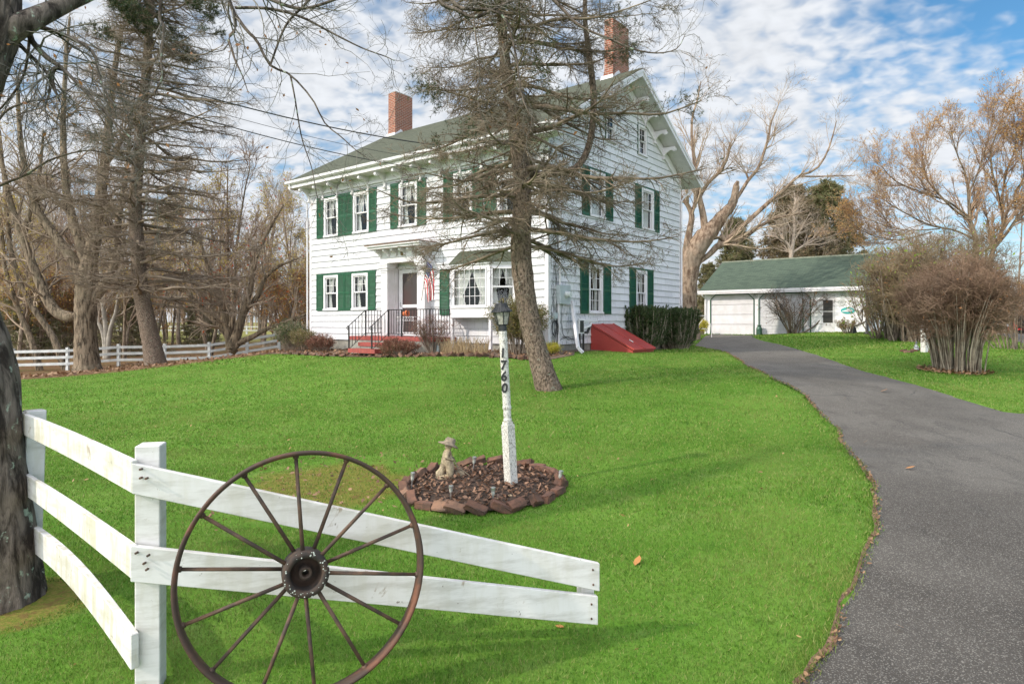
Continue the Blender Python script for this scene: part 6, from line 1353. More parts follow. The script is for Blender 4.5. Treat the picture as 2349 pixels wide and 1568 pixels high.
conifer_crown(ls, LB2, lb_, 19, dict(per=15, Lk=.34, ang=50, tr=(.15, 1), npts=5, up=-.04, wander=.12, rr=.5, rmin=.010, planar=.8, lt=.6), dict(per=11, L=.46, ang=45, tr=(.1, 1), npts=3, up=-.03, wander=.2, rr=.6, rmin=.006, planar=.3, lt=.4), None, plain('old_spruce_twig', (.15, .11, .075, 1), (.29, .225, .165, 1), 1.2, .9),
  [(lambda e: ((e[:, 0] > lb_[0] + .6) & (np.hypot(e[:, 0] - lb_[0] + .8, e[:, 1] - Yl) > 2.2) & (e[:, 2] > 4.5) & (np.sin(e[:, 2] * 2.7 + e[:, 1]) > -.35)) | ((e[:, 2] > 13.5) & (np.sin(e[:, 0] * 2.3 + e[:, 2] * 1.7) > .2)), 1, .8, (18, .14, .022), ND_GRN, 'needles'), (None, 1, .12, (4, .09, .014), ND_MIX, 'dead_needles')])
# ---- generic crowns
def crown_levels(s, dens=1.0, rmin=.006, up=.12):
    return [dict(per=int(7 * dens), L=2.6 * s, ang=42, tr=(.25, 1), npts=6, up=up, wander=.16, rr=.5, rmin=rmin * 1.6, k=4, lt=.45), dict(per=6, L=1.2 * s, ang=40, tr=(.2, 1), npts=5, up=up * .8, wander=.18, rr=.6, rmin=rmin * 1.2), dict(per=5, L=.55 * s, ang=38, tr=(.2, 1), npts=3, up=up * .5, wander=.2, rr=.7, rmin=rmin)]
# big maple
Ym = 32.; mb_ = G(200, 850)
def ML(pts, rad, Y=Ym): return (Wp(pts, Y), [px2m(r_, Y) for r_ in rad])
t0 = ML([(202, 855), (200, 835), (197, 790), (196, 740), (197, 690), (199, 640), (207, 590), (218, 540), (228, 470), (240, 380), (250, 280), (262, 170), (280, 60)], [38, 26, 22, 21.5, 22, 20, 15, 13, 11, 9, 7, 5, 3]); t0[0][0][2] = mb_[2] - .1
t0[0][0][2] = tz(t0[0][0][0], Ym) - .3
mlimbs = [t0, ML([(185, 725), (160, 727), (132, 717), (110, 690), (90, 645), (72, 600), (52, 548), (25, 470), (10, 400), (-10, 300)], [13, 13, 12, 11, 10, 9, 8, 7, 5, 3]),
 ML([(190, 640), (170, 600), (140, 560), (110, 520), (85, 480), (60, 400), (45, 300), (40, 180)], [13, 12, 11, 10, 9, 7, 5, 3]), ML([(212, 690), (235, 660), (258, 620), (268, 570), (272, 500), (290, 400), (300, 260)], [11, 11, 10, 9, 7, 5, 3]),
 ML([(200, 610), (185, 560), (165, 500), (150, 420), (145, 300), (150, 160), (160, 40)], [12, 11, 10, 8, 6, 4, 2.5]), ML([(240, 380), (280, 320), (320, 250), (350, 150)], [7, 5, 4, 2]), ML([(52, 548), (70, 480), (90, 400), (100, 300)], [6, 5, 4, 2])]
plant('maple_tree', 'massive many limbed bare maple with low bent limb beside the rail fence', 'tree', mb_, mlimbs, [dict(rmax=.06, per=20, L=3.2, ang=42, tr=(.3, 1), npts=6, up=.02, wander=.2, rr=.45, rmin=.012, k=4, lt=.4), dict(per=6, L=1.5, ang=40, tr=(.2, 1), npts=5, up=-.02, wander=.2, rr=.6, rmin=.008), dict(per=5, L=.7, ang=38, tr=(.2, 1), npts=3, wander=.22, rr=.7, rmin=.006)], 51, BK_MAP, TW_MAP, 14, [('leaf', 3, 500, .10, LF_YL, 'leaves')], nlimb=20, fine=(260, 40, .045, .6))
# thin leaning trees at far left
for (pts, rad, sd_, lb2) in (([(152, 850), (140, 820), (118, 765), (85, 720), (52, 660), (30, 600), (18, 520), (10, 420), (0, 300)], [9, 8, 7.5, 7, 6.5, 6, 5, 4, 2], 61, 'slim leaning bare tree left of the big maple, behind the rail fence'), ([(92, 838), (75, 790), (55, 740), (35, 690), (12, 620), (5, 540), (0, 470)], [8, 7, 6.5, 6, 5, 4, 3], 62, 'thin crooked tree leaning out of the left edge with yellow leaves')):
    l_ = ML(pts, rad, 34.5); gg_ = G(pts[0][0], pts[0][1]); l_[0][0][2] = tz(l_[0][0][0], l_[0][0][1]) - .1
    plant('leaning_tree', lb2, 'tree', l_[0][0], [l_], [dict(per=16, L=2.6, ang=50, tr=(.25, 1), npts=6, up=.05, wander=.2, rr=.45, rmin=.01, k=4, lt=.4), dict(per=7, L=1.2, ang=42, npts=4, wander=.2, rr=.6, rmin=.007), dict(per=4, L=.5, ang=40, npts=3, wander=.2, rr=.7, rmin=.0055)], sd_, BK_MAP, TW_BRN, 8, [('leaf', 3, 1500, .11, LF_YL, 'leaves')])
# multi stem tree right of the left spruce
Yk = 33.; kb = G(530, 826)
st_ = [ML([(532, 830), (530, 800), (524, 770), (500, 742), (470, 712), (445, 690), (425, 668), (395, 660), (365, 655)], [15, 12, 9, 8, 7, 6, 4.5, 3, 1.5], Yk), ML([(532, 826), (533, 790), (545, 765), (553, 735), (562, 710), (590, 682), (605, 640), (640, 610), (690, 590)], [13, 12, 10, 9, 8, 6, 5, 3.5, 2], Yk),
 ML([(534, 800), (550, 785), (580, 772), (610, 755), (650, 740), (700, 722), (735, 712)], [8, 7.5, 6, 5, 4, 3, 2], Yk), ML([(530, 800), (520, 750), (508, 700), (490, 650), (470, 590), (450, 520)], [9, 8, 7, 6, 4, 2], Yk), ML([(533, 800), (527, 760), (522, 720), (500, 695), (485, 690)], [6, 5, 4, 3, 2], Yk), ML([(556, 730), (575, 660), (585, 600), (610, 540), (650, 470)], [7, 6, 5, 4, 2], Yk)]
for s_ in st_[:2]: s_[0][0][2] = kb[2] - .1
plant('spreading_tree', 'low spreading many stemmed tree with scattered orange and red leaves by the lawn edge', 'tree', kb, st_, [dict(per=13, L=2.3, ang=45, tr=(.3, 1), npts=6, up=.06, wander=.2, rr=.45, rmin=.009, k=4, lt=.4), dict(per=7, L=1.1, ang=42, npts=5, wander=.2, rr=.6, rmin=.007), dict(per=5, L=.5, ang=40, npts=3, wander=.2, rr=.7, rmin=.0055)], 71, BK_MAP, TW_GRY, 12, [('leaf', 3, 420, .14, LF_RD, 'leaves')], nlimb=18)
# pale clump behind
Yq = 42.; q_ = [ML([(242, 800), (238, 770), (222, 730), (205, 690), (190, 640), (180, 560)], [6, 5, 4, 3.5, 3, 2], Yq), ML([(244, 800), (243, 760), (236, 700), (235, 650), (228, 590), (230, 480)], [6, 5, 4.5, 4, 3, 2], Yq), ML([(246, 800), (252, 760), (266, 715), (272, 670), (278, 620), (290, 520)], [6, 5, 4, 3.5, 3, 2], Yq)]
zq = tz(q_[0][0][0][0], Yq)
for s_ in q_: s_[0][0][2] = zq - .1
plant('pale_tree', 'pale slender clump of stems between the maple and the leaning spruce', 'tree', q_[0][0][0], q_, [dict(per=14, L=2.2, ang=35, tr=(.3, 1), npts=5, up=.1, wander=.15, rr=.45, rmin=.011, k=3), dict(per=7, L=1.0, ang=40, npts=4, wander=.2, rr=.6, rmin=.008)], 73, plain('pale_bark', (.38, .34, .28, 1), (.26, .23, .19, 1), 3, .9), TW_TAN, 8)
# ---- broken old tree behind the house
Yb = 31.
def XY(c): return (1519.8 + c[0] * .353, 143.4 + c[1] * .353)
def BL(pts, rad): k_ = .95 if rad[0] > 25 else .62; return (Wp([XY(p) for p in pts], Yb), [px2m(r_ * k_, Yb) for r_ in rad])
b0_ = BL([(165, 1740), (150, 1560), (160, 1400), (190, 1270), (260, 1150), (330, 1070), (400, 985), (450, 925), (470, 860), (480, 800), (487, 770)], [30, 25, 24, 24, 23, 17, 12, 9.5, 7.5, 5.5, 2]); gz0 = tz(b0_[0][0][0], Yb); b0_[0][0][2] = gz0 - .2
BLs = [b0_, BL([(150, 1330), (160, 1180), (182, 1060), (190, 990), (165, 930), (130, 885), (95, 820), (70, 700)], [18, 14, 11, 10, 8, 7, 5, 3]), BL([(190, 980), (215, 900), (225, 850)], [7, 6, 4]),
 BL([(275, 1080), (262, 980), (240, 880), (222, 760), (205, 620), (190, 480), (195, 350), (225, 250), (250, 120)], [14, 12, 10, 8, 6.5, 5, 4, 3, 1.5]), BL([(250, 860), (300, 780), (370, 710), (420, 620), (440, 520)], [6, 6, 6, 5, 3]),
 BL([(470, 900), (510, 840), (560, 760), (620, 690), (660, 580), (690, 480), (705, 390), (740, 310), (760, 250)], [7, 6.5, 6, 5.5, 5, 4, 3, 2, 1]), BL([(400, 1160), (500, 1080), (600, 990), (700, 900), (800, 820), (880, 740), (1000, 690), (1080, 560), (1130, 380)], [10, 9, 8, 7, 6, 5, 4, 3, 1.5]),
 BL([(420, 1200), (480, 1165), (560, 1115), (640, 1060), (740, 1010), (850, 990), (960, 960)], [10, 9, 7.5, 6, 4.5, 3, 1.5]), BL([(200, 1320), (300, 1250), (360, 1190), (420, 1170), (370, 1130)], [9, 10, 12, 12, 8]), BL([(880, 740), (1020, 740), (1150, 735), (1250, 735)], [4, 3, 2, 1]), BL([(560, 760), (545, 720), (555, 715)], [4, 3.5, 2.5])]
plant('broken_tree', 'old gnarled bare tree with a snapped limb and peeling bark behind the house corner', 'tree', (b0_[0][0][0], Yb, gz0), BLs, [dict(per=14, L=2.2, ang=40, tr=(.35, 1), npts=6, up=.10, wander=.16, rr=.4, rmin=.009, skip=1, k=4, lt=.4), dict(per=7, L=.95, ang=40, npts=5, up=.06, wander=.2, rr=.6, rmin=.0065), dict(per=4, L=.38, ang=40, npts=3, wander=.2, rr=.7, rmin=.005)], 81, BK_TAN, TW_BRN, 14, nlimb=18, fine=(220, 36, .05, .9))
# ---- orange leaved trees at the right
Yr = 34.
def RL(pts, rad): return (Wp([XY(p) for p in pts], Yr), [px2m(r_ * .42, Yr) for r_ in rad])
r0 = RL([(2030, 1760), (2040, 1500), (2040, 1230), (2030, 1120), (2005, 1050), (1992, 950), (1985, 820), (1960, 700), (1900, 560), (1870, 400)], [15, 14, 13, 12, 10, 8, 6, 4.5, 3, 1.5]); gzr_ = tz(r0[0][0][0], Yr); r0[0][0][2] = gzr_ - .2
OR1 = [r0, RL([(2000, 1020), (1900, 960), (1800, 860), (1720, 760), (1690, 640), (1700, 500)], [7, 6, 5, 4, 2.5, 1.2]), RL([(1990, 1000), (1850, 900), (1760, 870), (1650, 830), (1500, 760), (1400, 640)], [6, 5, 4, 3.5, 2.5, 1.2]), RL([(2030, 1150), (1900, 1090), (1750, 1060), (1600, 990), (1450, 900), (1330, 800)], [6, 5, 4, 3.5, 2.5, 1.2]),
 RL([(1990, 850), (2040, 740), (2080, 620), (2120, 480), (2150, 330)], [5, 4.5, 4, 3, 1.5]), RL([(1800, 1080), (1600, 1090), (1450, 1060), (1300, 1000)], [4, 3, 2.5, 1.2]), RL([(1750, 1100), (1560, 1150), (1380, 1130), (1250, 1060)], [4, 3, 2, 1])]
r1 = RL([(2080, 1780), (2110, 1500), (2130, 1290), (2160, 1180), (2215, 1080), (2200, 920), (2150, 760), (2130, 560), (2190, 420), (2230, 270)], [16, 15, 13, 11, 10, 8, 6, 4, 3, 1.5]); r1[0][0][2] = gzr_ - .2
OR2 = [r1, RL([(2160, 1200), (2250, 1090), (2320, 990), (2420, 880), (2460, 700), (2480, 500)], [9, 8, 7, 5, 3, 1.5]), RL([(2215, 1000), (2210, 850), (2240, 700), (2290, 560), (2300, 400)], [6, 5, 4, 3, 1.5]), RL([(2300, 1000), (2290, 850), (2350, 740), (2330, 560), (2360, 360)], [5, 5, 4, 3, 1.5])]
lvl = lambda: [dict(per=26, L=2.4, ang=32, tr=(.25, 1), npts=6, up=.14, wander=.14, rr=.6, rmin=.011, k=4, lt=.35), dict(per=10, L=1.0, ang=36, npts=4, up=.1, wander=.18, rr=.6, rmin=.0075), dict(per=4, L=.42, ang=38, npts=3, up=.08, wander=.2, rr=.7, rmin=.006)]
plant('autumn_tree', 'wide fanning tree with thin orange leaves behind the bare bushes on the right', 'tree', (r0[0][0][0], Yr, gzr_), OR1, lvl(), 91, BK_MAP, TW_RB, 10, [('leaf', 3, 15000, .075, LF_OR, 'leaves')])
plant('autumn_tree', 'tall orange leaved tree with forked trunk at the right edge', 'tree', (r1[0][0][0], Yr, gzr_), OR2, lvl(), 92, BK_MAP, TW_RB, 10, [('leaf', 3, 13000, .075, LF_OR, 'leaves')])
# ---- dense evergreens
def evergreen(name, label, x, y, H_, Wd, seed, m=None, group=None):
    z = tz(x, y); rr = np.random.default_rng(seed); P = [np.array((x, y, z - .1)), np.array((x + .1, y, z + H_ * .5)), np.array((x, y, z + H_))]
    t = plant(name, label, 'tree', (x, y, z), [(P, [H_ * .022, H_ * .013, .01])], [], seed, BK_MAP, TW_BRN, 8)
    LB = conifer_limbs(P, [H_ * .022, H_ * .013, .01], z + H_ * .04, z + H_ * .97, int(70 + H_ * 5), lambda q, az: Wd * (1.02 - (q - z) / H_) ** .8 + .15, seed, .12)
    conifer_crown(t, LB, np.array((x, y, z)), seed + 1, dict(per=11, Lk=.42, ang=50, tr=(.15, 1), npts=4, up=-.08, wander=.12, rr=.5, rmin=.012, planar=.6, lt=.5), dict(per=6, L=.06 * H_ * .8, ang=45, npts=3, up=-.15, wander=.2, rr=.6, rmin=.008), None, TW_GRY,
      [(None, 1, .95, (15, .02 * H_, .0045 * H_), m or ND_GRN, 'needles')]); return t
ND_OLV = leafmat('olive_needle', [(.08, .11, .035, 1), (.17, .17, .06, 1), (.27, .20, .10, 1), (.10, .14, .045, 1)], .2)
q = W(1895, 738, 52); ev1 = evergreen('spruce_tree', 'broad dark green spruce behind the garage roof, right of the brownish one', q[0], q[1], 12.3, 5.4, 101, ND_OLV)
q = W(1822, 738, 50); evergreen('spruce_tree', 'brownish spruce behind the garage roof with a bare pale tree in front', q[0], q[1], 11.6, 5.0, 102, ND_MIX)
q = W(1685, 738, 46); evergreen('cedar_tree', 'dark cedar seen through the limbs of the broken tree left of the garage', q[0], q[1], 8.2, 2.4, 103, ND_OLV)
q = W(1625, 738, 42); evergreen('cedar_tree', 'low olive cedar between the broken tree trunk and the garage end', q[0], q[1], 4.6, 1.8, 104, ND_OLV)
for px, Y, h_, w_, l_ in ((60, 44, 5.6, 2.6, 'bushy dark spruce sapling at the far left behind the rail fence'), (150, 50, 4.6, 2.2, 'small dark spruce behind the trunk of the big maple'), (300, 45, 4.2, 2.4, 'round green young evergreen between maple and leaning spruce'), (455, 56, 5.0, 2.0, 'olive evergreen behind the spreading tree'), (665, 40, 2.0, 1.6, 'low green evergreen bush near the house left corner behind the fence end')):
    q = W(px, 738, Y); evergreen('young_spruce', l_, q[0], q[1], h_, w_, 110 + px, ND_OLV, 'young evergreens behind the rail fence')
# ---- shrubs
def shrub(name, label, px, base_y, Wt, H_, nst, seed, mt, mc, rb=.3, loc=None, levels=None, leaves=(), r0=.012, D=None, top=.75, group=None, cat='shrub', k0=5, bowl=1.0, wob=.02, bend=.32):
    g = G(px, base_y) if loc is None else np.array(loc); rr = np.random.default_rng(seed); L_ = []; D = D or Wt
    for i in range(nst):
        a_ = rr.uniform(0, 2 * np.pi); q = math.sqrt(rr.uniform(0, 1)); p0 = g + np.array([math.cos(a_) * rb * q, math.sin(a_) * rb * q, -.03]); hh = H_ * rr.uniform(top * .8, top * 1.1) * (1 - .25 * q * q * bowl)
        e = g + np.array([math.cos(a_) * Wt / 2 * q * .85, math.sin(a_) * D / 2 * q * .85, hh]); m_ = p0 * .55 + e * .45 + rr.normal(0, .03 * H_, 3); m_[:2] = p0[:2] * (1 - bend) + e[:2] * bend + rr.normal(0, wob * H_, 2)
        r_ = r0 * rr.uniform(.6, 1.3); L_.append(([p0, m_, e], [r_, r_ * .75, r_ * .35]))
    lv = levels or [dict(per=8, L=H_ * .30, ang=32, tr=(.35, 1), npts=4, up=.12, wander=.16, rr=.6, rmin=.003), dict(per=6, L=H_ * .13, ang=35, npts=3, up=.05, wander=.2, rr=.7, rmin=.0025)]
    return plant(name, label, cat, g, L_, lv, seed, mt, mc, k0, leaves, group, 'stems', 'twigs', 6)
ST_GRY = plain('grey_stem', (.33, .28, .21, 1), (.15, .11, .075, 1), 5, .9, .3); ST_BRN = plain('brown_stem', (.15, .11, .08, 1), (.25, .20, .15, 1), 6, .9)
shrub('big_bush', 'large bare vase shaped bush with pale upright stems and reddish twigs on the side lawn', 2196, 852, 2.45, 2.65, 165, 201, ST_GRY, TW_RED, .50, bend=.18, levels=[dict(per=9, L=.66, ang=36, tr=(.50, 1), npts=6, up=.06, wander=.26, rr=.55, rmin=.0062, k=3), dict(per=5, L=.40, ang=40, npts=4, up=.03, wander=.30, rr=.7, rmin=.0050), dict(per=2, L=.20, ang=40, npts=3, wander=.3, rr=.8, rmin=.004)], r0=.015, leaves=[('leaf', 2, 260, .06, LF_RU, 'leaves')], top=.82)
q = G(2188, 852); a_ = rg.uniform(0, 6.28, 500); r_ = np.sqrt(rg.uniform(0, 1, 500)) * .72; scatter_leaves('bush_litter', np.c_[q[0] + np.cos(a_) * r_, q[1] + np.sin(a_) * r_, terr(q[0] + np.cos(a_) * r_, q[1] + np.sin(a_) * r_) + .02], .045, BROWNL, 'brown leaves heaped under the big bare bush', seed=77)
lvq = lambda s, m_=.004: [dict(per=8, L=.9 * s, ang=32, tr=(.3, 1), npts=5, up=.1, wander=.18, rr=.5, rmin=m_ * 1.2, k=3), dict(per=6, L=.42 * s, ang=38, npts=3, up=.04, wander=.2, rr=.7, rmin=m_)]
lvw = lambda s, m_=.004: [dict(per=9, L=1.0 * s, ang=38, tr=(.28, 1), npts=6, up=.07, wander=.24, rr=.5, rmin=m_ * 1.25, k=3), dict(per=5, L=.48 * s, ang=42, npts=4, up=.03, wander=.28, rr=.7, rmin=m_)]
ST_DRK = plain('dark_stem', (.075, .052, .038, 1), (.16, .12, .09, 1), 4, .9); TW_OLV = plain('olive_twig', (.17, .115, .065, 1), (.29, .215, .125, 1), 1, .9)
shrub('lilac_bush', 'bare vase shaped lilac in front of the garage siding panel', 1820, 765, 4.1, 2.9, 20, 202, ST_DRK, ST_DRK, .3, levels=lvw(1.0, .007), wob=.075, r0=.034, leaves=[('leaf', 2, 120, .10, LF_RU, 'seed_heads')])
shrub('holly_bush', 'tall open bush with few green leaves beside the hand pump', 2030, 776, 4.2, 4.0, 44, 203, ST_BRN, TW_OLV, .6, levels=lvw(1.2, .007), wob=.05, r0=.030, leaves=[('leaf', 2, 600, .13, LF_LM, 'leaves')])
shrub('thicket_bush', 'dense brown thicket bush behind the tall white post', 2085, 782, 3.4, 4.6, 85, 204, ST_BRN, TW_OLV, .75, wob=.04, levels=lvw(1.2, .0065) + [dict(per=3, L=.25, ang=38, npts=3, wander=.2, rr=.8, rmin=.0055)], r0=.024, leaves=[('leaf', 2, 900, .09, LF_RU, 'leaves'), ('leaf', 2, 350, .12, LF_LM, 'green_leaves')])
shrub('olive_bush', 'olive green rounded tall bush behind the big bare bush', 2165, 778, 5.2, 5.4, 70, 205, ST_BRN, TW_OLV, .9, wob=.04, levels=lvw(1.4, .0075) + [dict(per=4, L=.3, ang=38, npts=3, wander=.2, rr=.8, rmin=.006)], r0=.03, leaves=[('leaf', 3, 420, .14, LF_LM, 'leaves')])
shrub('brushy_bush', 'sprawling bare brown bush at the far right edge', 2335, 800, 3.2, 2.6, 40, 206, ST_BRN, TW_RED, .6, levels=lvq(.9, .005), r0=.018)
shrub('small_shrub', 'small rounded shrub with green and russet leaves at the garage wall', 1945, 764, 1.3, .85, 30, 207, ST_BRN, TW_RED, .15, r0=.01, leaves=[('leaf', 1, 1200, .05, leafmat('mixed_small_leaf', [(.12, .22, .04, 1), (.35, .18, .10, 1), (.25, .30, .06, 1), (.3, .13, .08, 1)], .3), 'leaves')])
def hloc(px, n): p = FF.o + FF.u * FF.at(px, n=n) + FF.n * n; return (p[0], p[1], tz(p[0], p[1]))
shrub('barberry_bush', 'low rounded dark red bush below the first ground floor window', 0, 0, 1.1, .72, 60, 211, ST_BRN, TW_RED, .25, loc=hloc(735, -.8), r0=.006, leaves=[('leaf', 2, 6500, .035, LF_BG, 'leaves')], bowl=1.6)
shrub('barberry_bush', 'low wide dark red bush beside the porch steps', 0, 0, 1.5, .62, 70, 212, ST_BRN, TW_RED, .3, loc=hloc(912, -1.5), r0=.006, leaves=[('leaf', 2, 7500, .035, LF_BG, 'leaves')], bowl=1.6)
shrub('azalea_bush', 'open brown azalea bush between porch and bay window', 0, 0, 1.5, 1.35, 26, 213, ST_BRN, plain('azalea_twig', (.15, .10, .08, 1), (.22, .16, .13, 1), 2, .9), .15, loc=hloc(993, -1.15), r0=.012, leaves=[('leaf', 2, 2600, .03, LF_BG, 'leaves')])
shrub('boxwood_bush', 'tall yellowish green boxwood bush behind the leaning spruce trunk', 0, 0, 1.75, 1.6, 70, 214, ST_BRN, TW_BRN, .3, loc=hloc(1187, -1.0), r0=.010, leaves=[('leaf', 2, 26000, .038, LF_BX, 'leaves')], bowl=.9, D=1.2)
shrub('golden_shrub', 'small bright yellow shrub at the house corner', 0, 0, .52, .36, 40, 215, ST_BRN, TW_BRN, .08, loc=tuple(G(1266, 812)), r0=.004, leaves=[('leaf', 2, 5000, .025, LF_YS, 'leaves')], bowl=1.5)
shrub('golden_shrub', 'yellow shrub between the hedge and the garage corner', 0, 0, .8, .95, 30, 216, ST_BRN, TW_BRN, .1, loc=tuple(G(1610, 768)), r0=.006, leaves=[('leaf', 2, 2500, .06, LF_YS, 'leaves')])
shrub('garden_bush', 'small green bush at the left corner of the house', 0, 0, 1.0, .95, 40, 217, ST_BRN, TW_BRN, .2, loc=tuple(G(692, 806)), r0=.008, leaves=[('leaf', 2, 5000, .04, LF_BX, 'leaves')])
shrub('garden_bush', 'dark leafy bush behind the fence end left of the house', 0, 0, 1.4, 1.3, 40, 218, ST_BRN, TW_BRN, .2, loc=tuple(G(665, 806)), r0=.008, leaves=[('leaf', 2, 5000, .05, LF_DK, 'leaves')])
# yew hedge: two clipped plants
def yew(px, Y, Wd, D, H_, seed, label):
    x = px2m(px - CXP, Y); z = tz(x, Y); rr = np.random.default_rng(seed); t = thing('yew_hedge', label, 'hedge', (x, Y, z), ROTH + R(90), 'clipped yews beside the bulkhead'); L_ = []
    for i in range(150):
        u = rr.uniform(-1, 1); v = rr.uniform(-1, 1); top = H_ * rr.uniform(.80, .98)
        L_.append(rs([(u * Wd * .22, v * D * .22, -.02), (u * Wd * .38, v * D * .38, top * .38), (u * Wd * .48, v * D * .48, top)], [.016, .011, .005], 6))
    P0 = np.stack([a for a, _ in L_]); R0 = np.stack([b for _, b in L_]); V, F = tubes([(P0, R0, 5)]); npmesh('stems', V, F, ST_GRY, t, True)
    s = spawn(P0, R0, per=18, L=.26, ang=40, rg=rr, tr=(.15, 1), npts=4, up=.12, wander=.15, rr=.5, rmin=.004, lt=.3)
    e = s[0]; q = e.max(axis=1); lo = e.min(axis=1); k = (q[:, 0] < Wd / 2) & (lo[:, 0] > -Wd / 2) & (q[:, 1] < D / 2) & (lo[:, 1] > -D / 2) & (q[:, 2] < H_ * (.98 + .04 * np.sin(e[:, 0, 0] * 7)))
    Pk = s[0][k]; V, F = tubes([(Pk, s[1][k], 3)]); npmesh('twigs', V, F, ST_GRY, t)
    bare = (Pk[:, -1, 2] < H_ * .62) & (np.sin(Pk[:, -1, 0] * 9 + seed) * np.sin(Pk[:, -1, 2] * 8 + Pk[:, -1, 1] * 6) > -.1); Pk = Pk[~bare | (rr.uniform(size=len(Pk)) < .25)]
    V, F = tufts(Pk, 1.0, 46, .06, .020, rr, (.1, 1), .7); npmesh('foliage', V, F, LF_DK, t); return t
yew(1482, 21.5, 1.75, 1.35, 1.48, 301, 'dark clipped yew next to the red bulkhead, left of the pair'); yew(1551, 23.2, 1.7, 1.35, 1.52, 302, 'dark clipped yew nearer the driveway, right of the pair')
# dry stalks before the bay
rg3 = np.random.default_rng(33); V = []; 
P3 = []
for i in range(420):
    px = rg3.uniform(1012, 1118); n_ = rg3.uniform(-1.35, -.75); p = FF.o + FF.u * FF.at(px, n=n_) + FF.n * n_; z = tz(*p); h_ = rg3.uniform(.12, .5); d = rg3.normal(0, .22, 2) * h_; P3.append([(p[0], p[1], z), (p[0] + d[0] * .4, p[1] + d[1] * .4, z + h_ * .6), (p[0] + d[0], p[1] + d[1], z + h_)])
P3 = np.array(P3); V, F = tubes([(P3, np.tile([.006, .005, .003], (len(P3), 1)), 3)]); lab(npmesh('dry_stalks', V, F, plain('straw', (.42, .31, .17, 1), (.30, .21, .12, 1), 3, .9)), 'tangle of dry straw coloured stalks below the bay window', 'dead plants', kind='stuff')
us = rg3.uniform(-1, 11.8, 1500); ns = rg3.uniform(-1.75, -.1, 1500); pp = FF.o + us[:, None] * FF.u + ns[:, None] * FF.n; scatter_leaves('bed_mulch_leaves', np.c_[pp, terr(pp[:, 0], pp[:, 1]) + .01], .055, BROWNL, 'brown leaf mulch in the planting strip along the front wall', seed=78)
q5 = np.array([HP(-1.2, -1.8, 0)[:2], HP(12.0, -1.8, 0)[:2], HP(11.9, -.2, 0)[:2], HP(11.4, .6, 0)[:2], HP(11.35, 8.5, 0)[:2], HP(10.95, 8.5, 0)[:2], HP(10.95, .1, 0)[:2], HP(-1.2, .1, 0)[:2]])
lab(sheet('planting_strip', [tuple(p) for p in q5], plain('bed_soil', (.09, .06, .04, 1), (.17, .11, .07, 1), 9, .95, .6), .4, .012), kind='structure')
rr = random.Random(5)
for i in range(34):
    px = 665 + 17.2 * i + rr.uniform(-4, 4)
    if 805 < px < 868: continue
    n_ = -1.82 + rr.uniform(-.05, .05); p = HP(FF.at(px, n=n_), n_, 0); o = link('edging_stone', brick_mesh(100 + i), OLDB[(i * 7 + 2) % 3]); o.scale = (1.1, 1.1, 1.5); o.location = (p.x, p.y, tz(p.x, p.y) + .05); o.rotation_euler = (rr.uniform(-.7, .7), rr.uniform(-.7, .7), rr.uniform(0, 3))
    lab(o, '%s rubble brick edging the planting strip along the house front, %s from the left' % (TONE[(i * 7 + 2) % 3], ORD[i]), 'brick', 'rubble bricks edging the front planting strip')
# ---- rail fences
def railfence(pts, hts, name, label, nr, w=.13, hgt=1.15, m=WHITE, th=.03):
    b0 = pts[0]; t = thing(name, label, 'fence', (b0[0], b0[1], b0[2]))
    for i, p in enumerate(pts):
        b = MB(); q = Vector(p) - Vector(b0); b.box(q.x - w / 2, q.y - w / 2, q.z - .2, q.x + w / 2, q.y + w / 2, q.z + hgt); b.build('post', m, t)
        if i: 
            a = Vector(pts[i - 1]) - Vector(b0)
            for k in range(nr):
                h_ = hgt - .10 - k * (hgt - .18) / nr; p0 = a + Vector((0, -w / 2 - .02, h_)); p1 = q + Vector((0, -w / 2 - .02, h_)); b = MB(); 
                b.add([p0, p1, p1 + Vector((0, 0, -.14)), p0 + Vector((0, 0, -.14)), p0 + Vector((0, th, 0)), p1 + Vector((0, th, 0)), p1 + Vector((0, th, -.14)), p0 + Vector((0, th, -.14))], [(0,1,2,3),(7,6,5,4),(0,4,5,1),(1,5,6,2),(2,6,7,3),(3,7,4,0)]); b.build('rail', m, t)
    return t
FW = plain('fence_white', (.66, .66, .63, 1), (.52, .53, .5, 1), 3, .7)
fp = []
for px, Y in ((-95, 33.2), (30, 33.6), (155, 34), (272, 34.8), (378, 35.3), (480, 35.8), (567, 36.6), (640, 37.2)): x = px2m(px - CXP, Y); fp.append((x, Y, tz(x, Y)))
railfence(fp, None, 'rail_fence', 'three rail white fence behind the maple and leaning spruce', 3, .13, 1.2, FW)
fp = []
for px in range(150, 760, 32): Y = 95; x = px2m(px - CXP, Y); fp.append((x, Y, tz(x, Y)))
railfence(fp, None, 'rail_fence', 'distant two rail white fence across the field', 2, .22, 1.25, FW, .05)
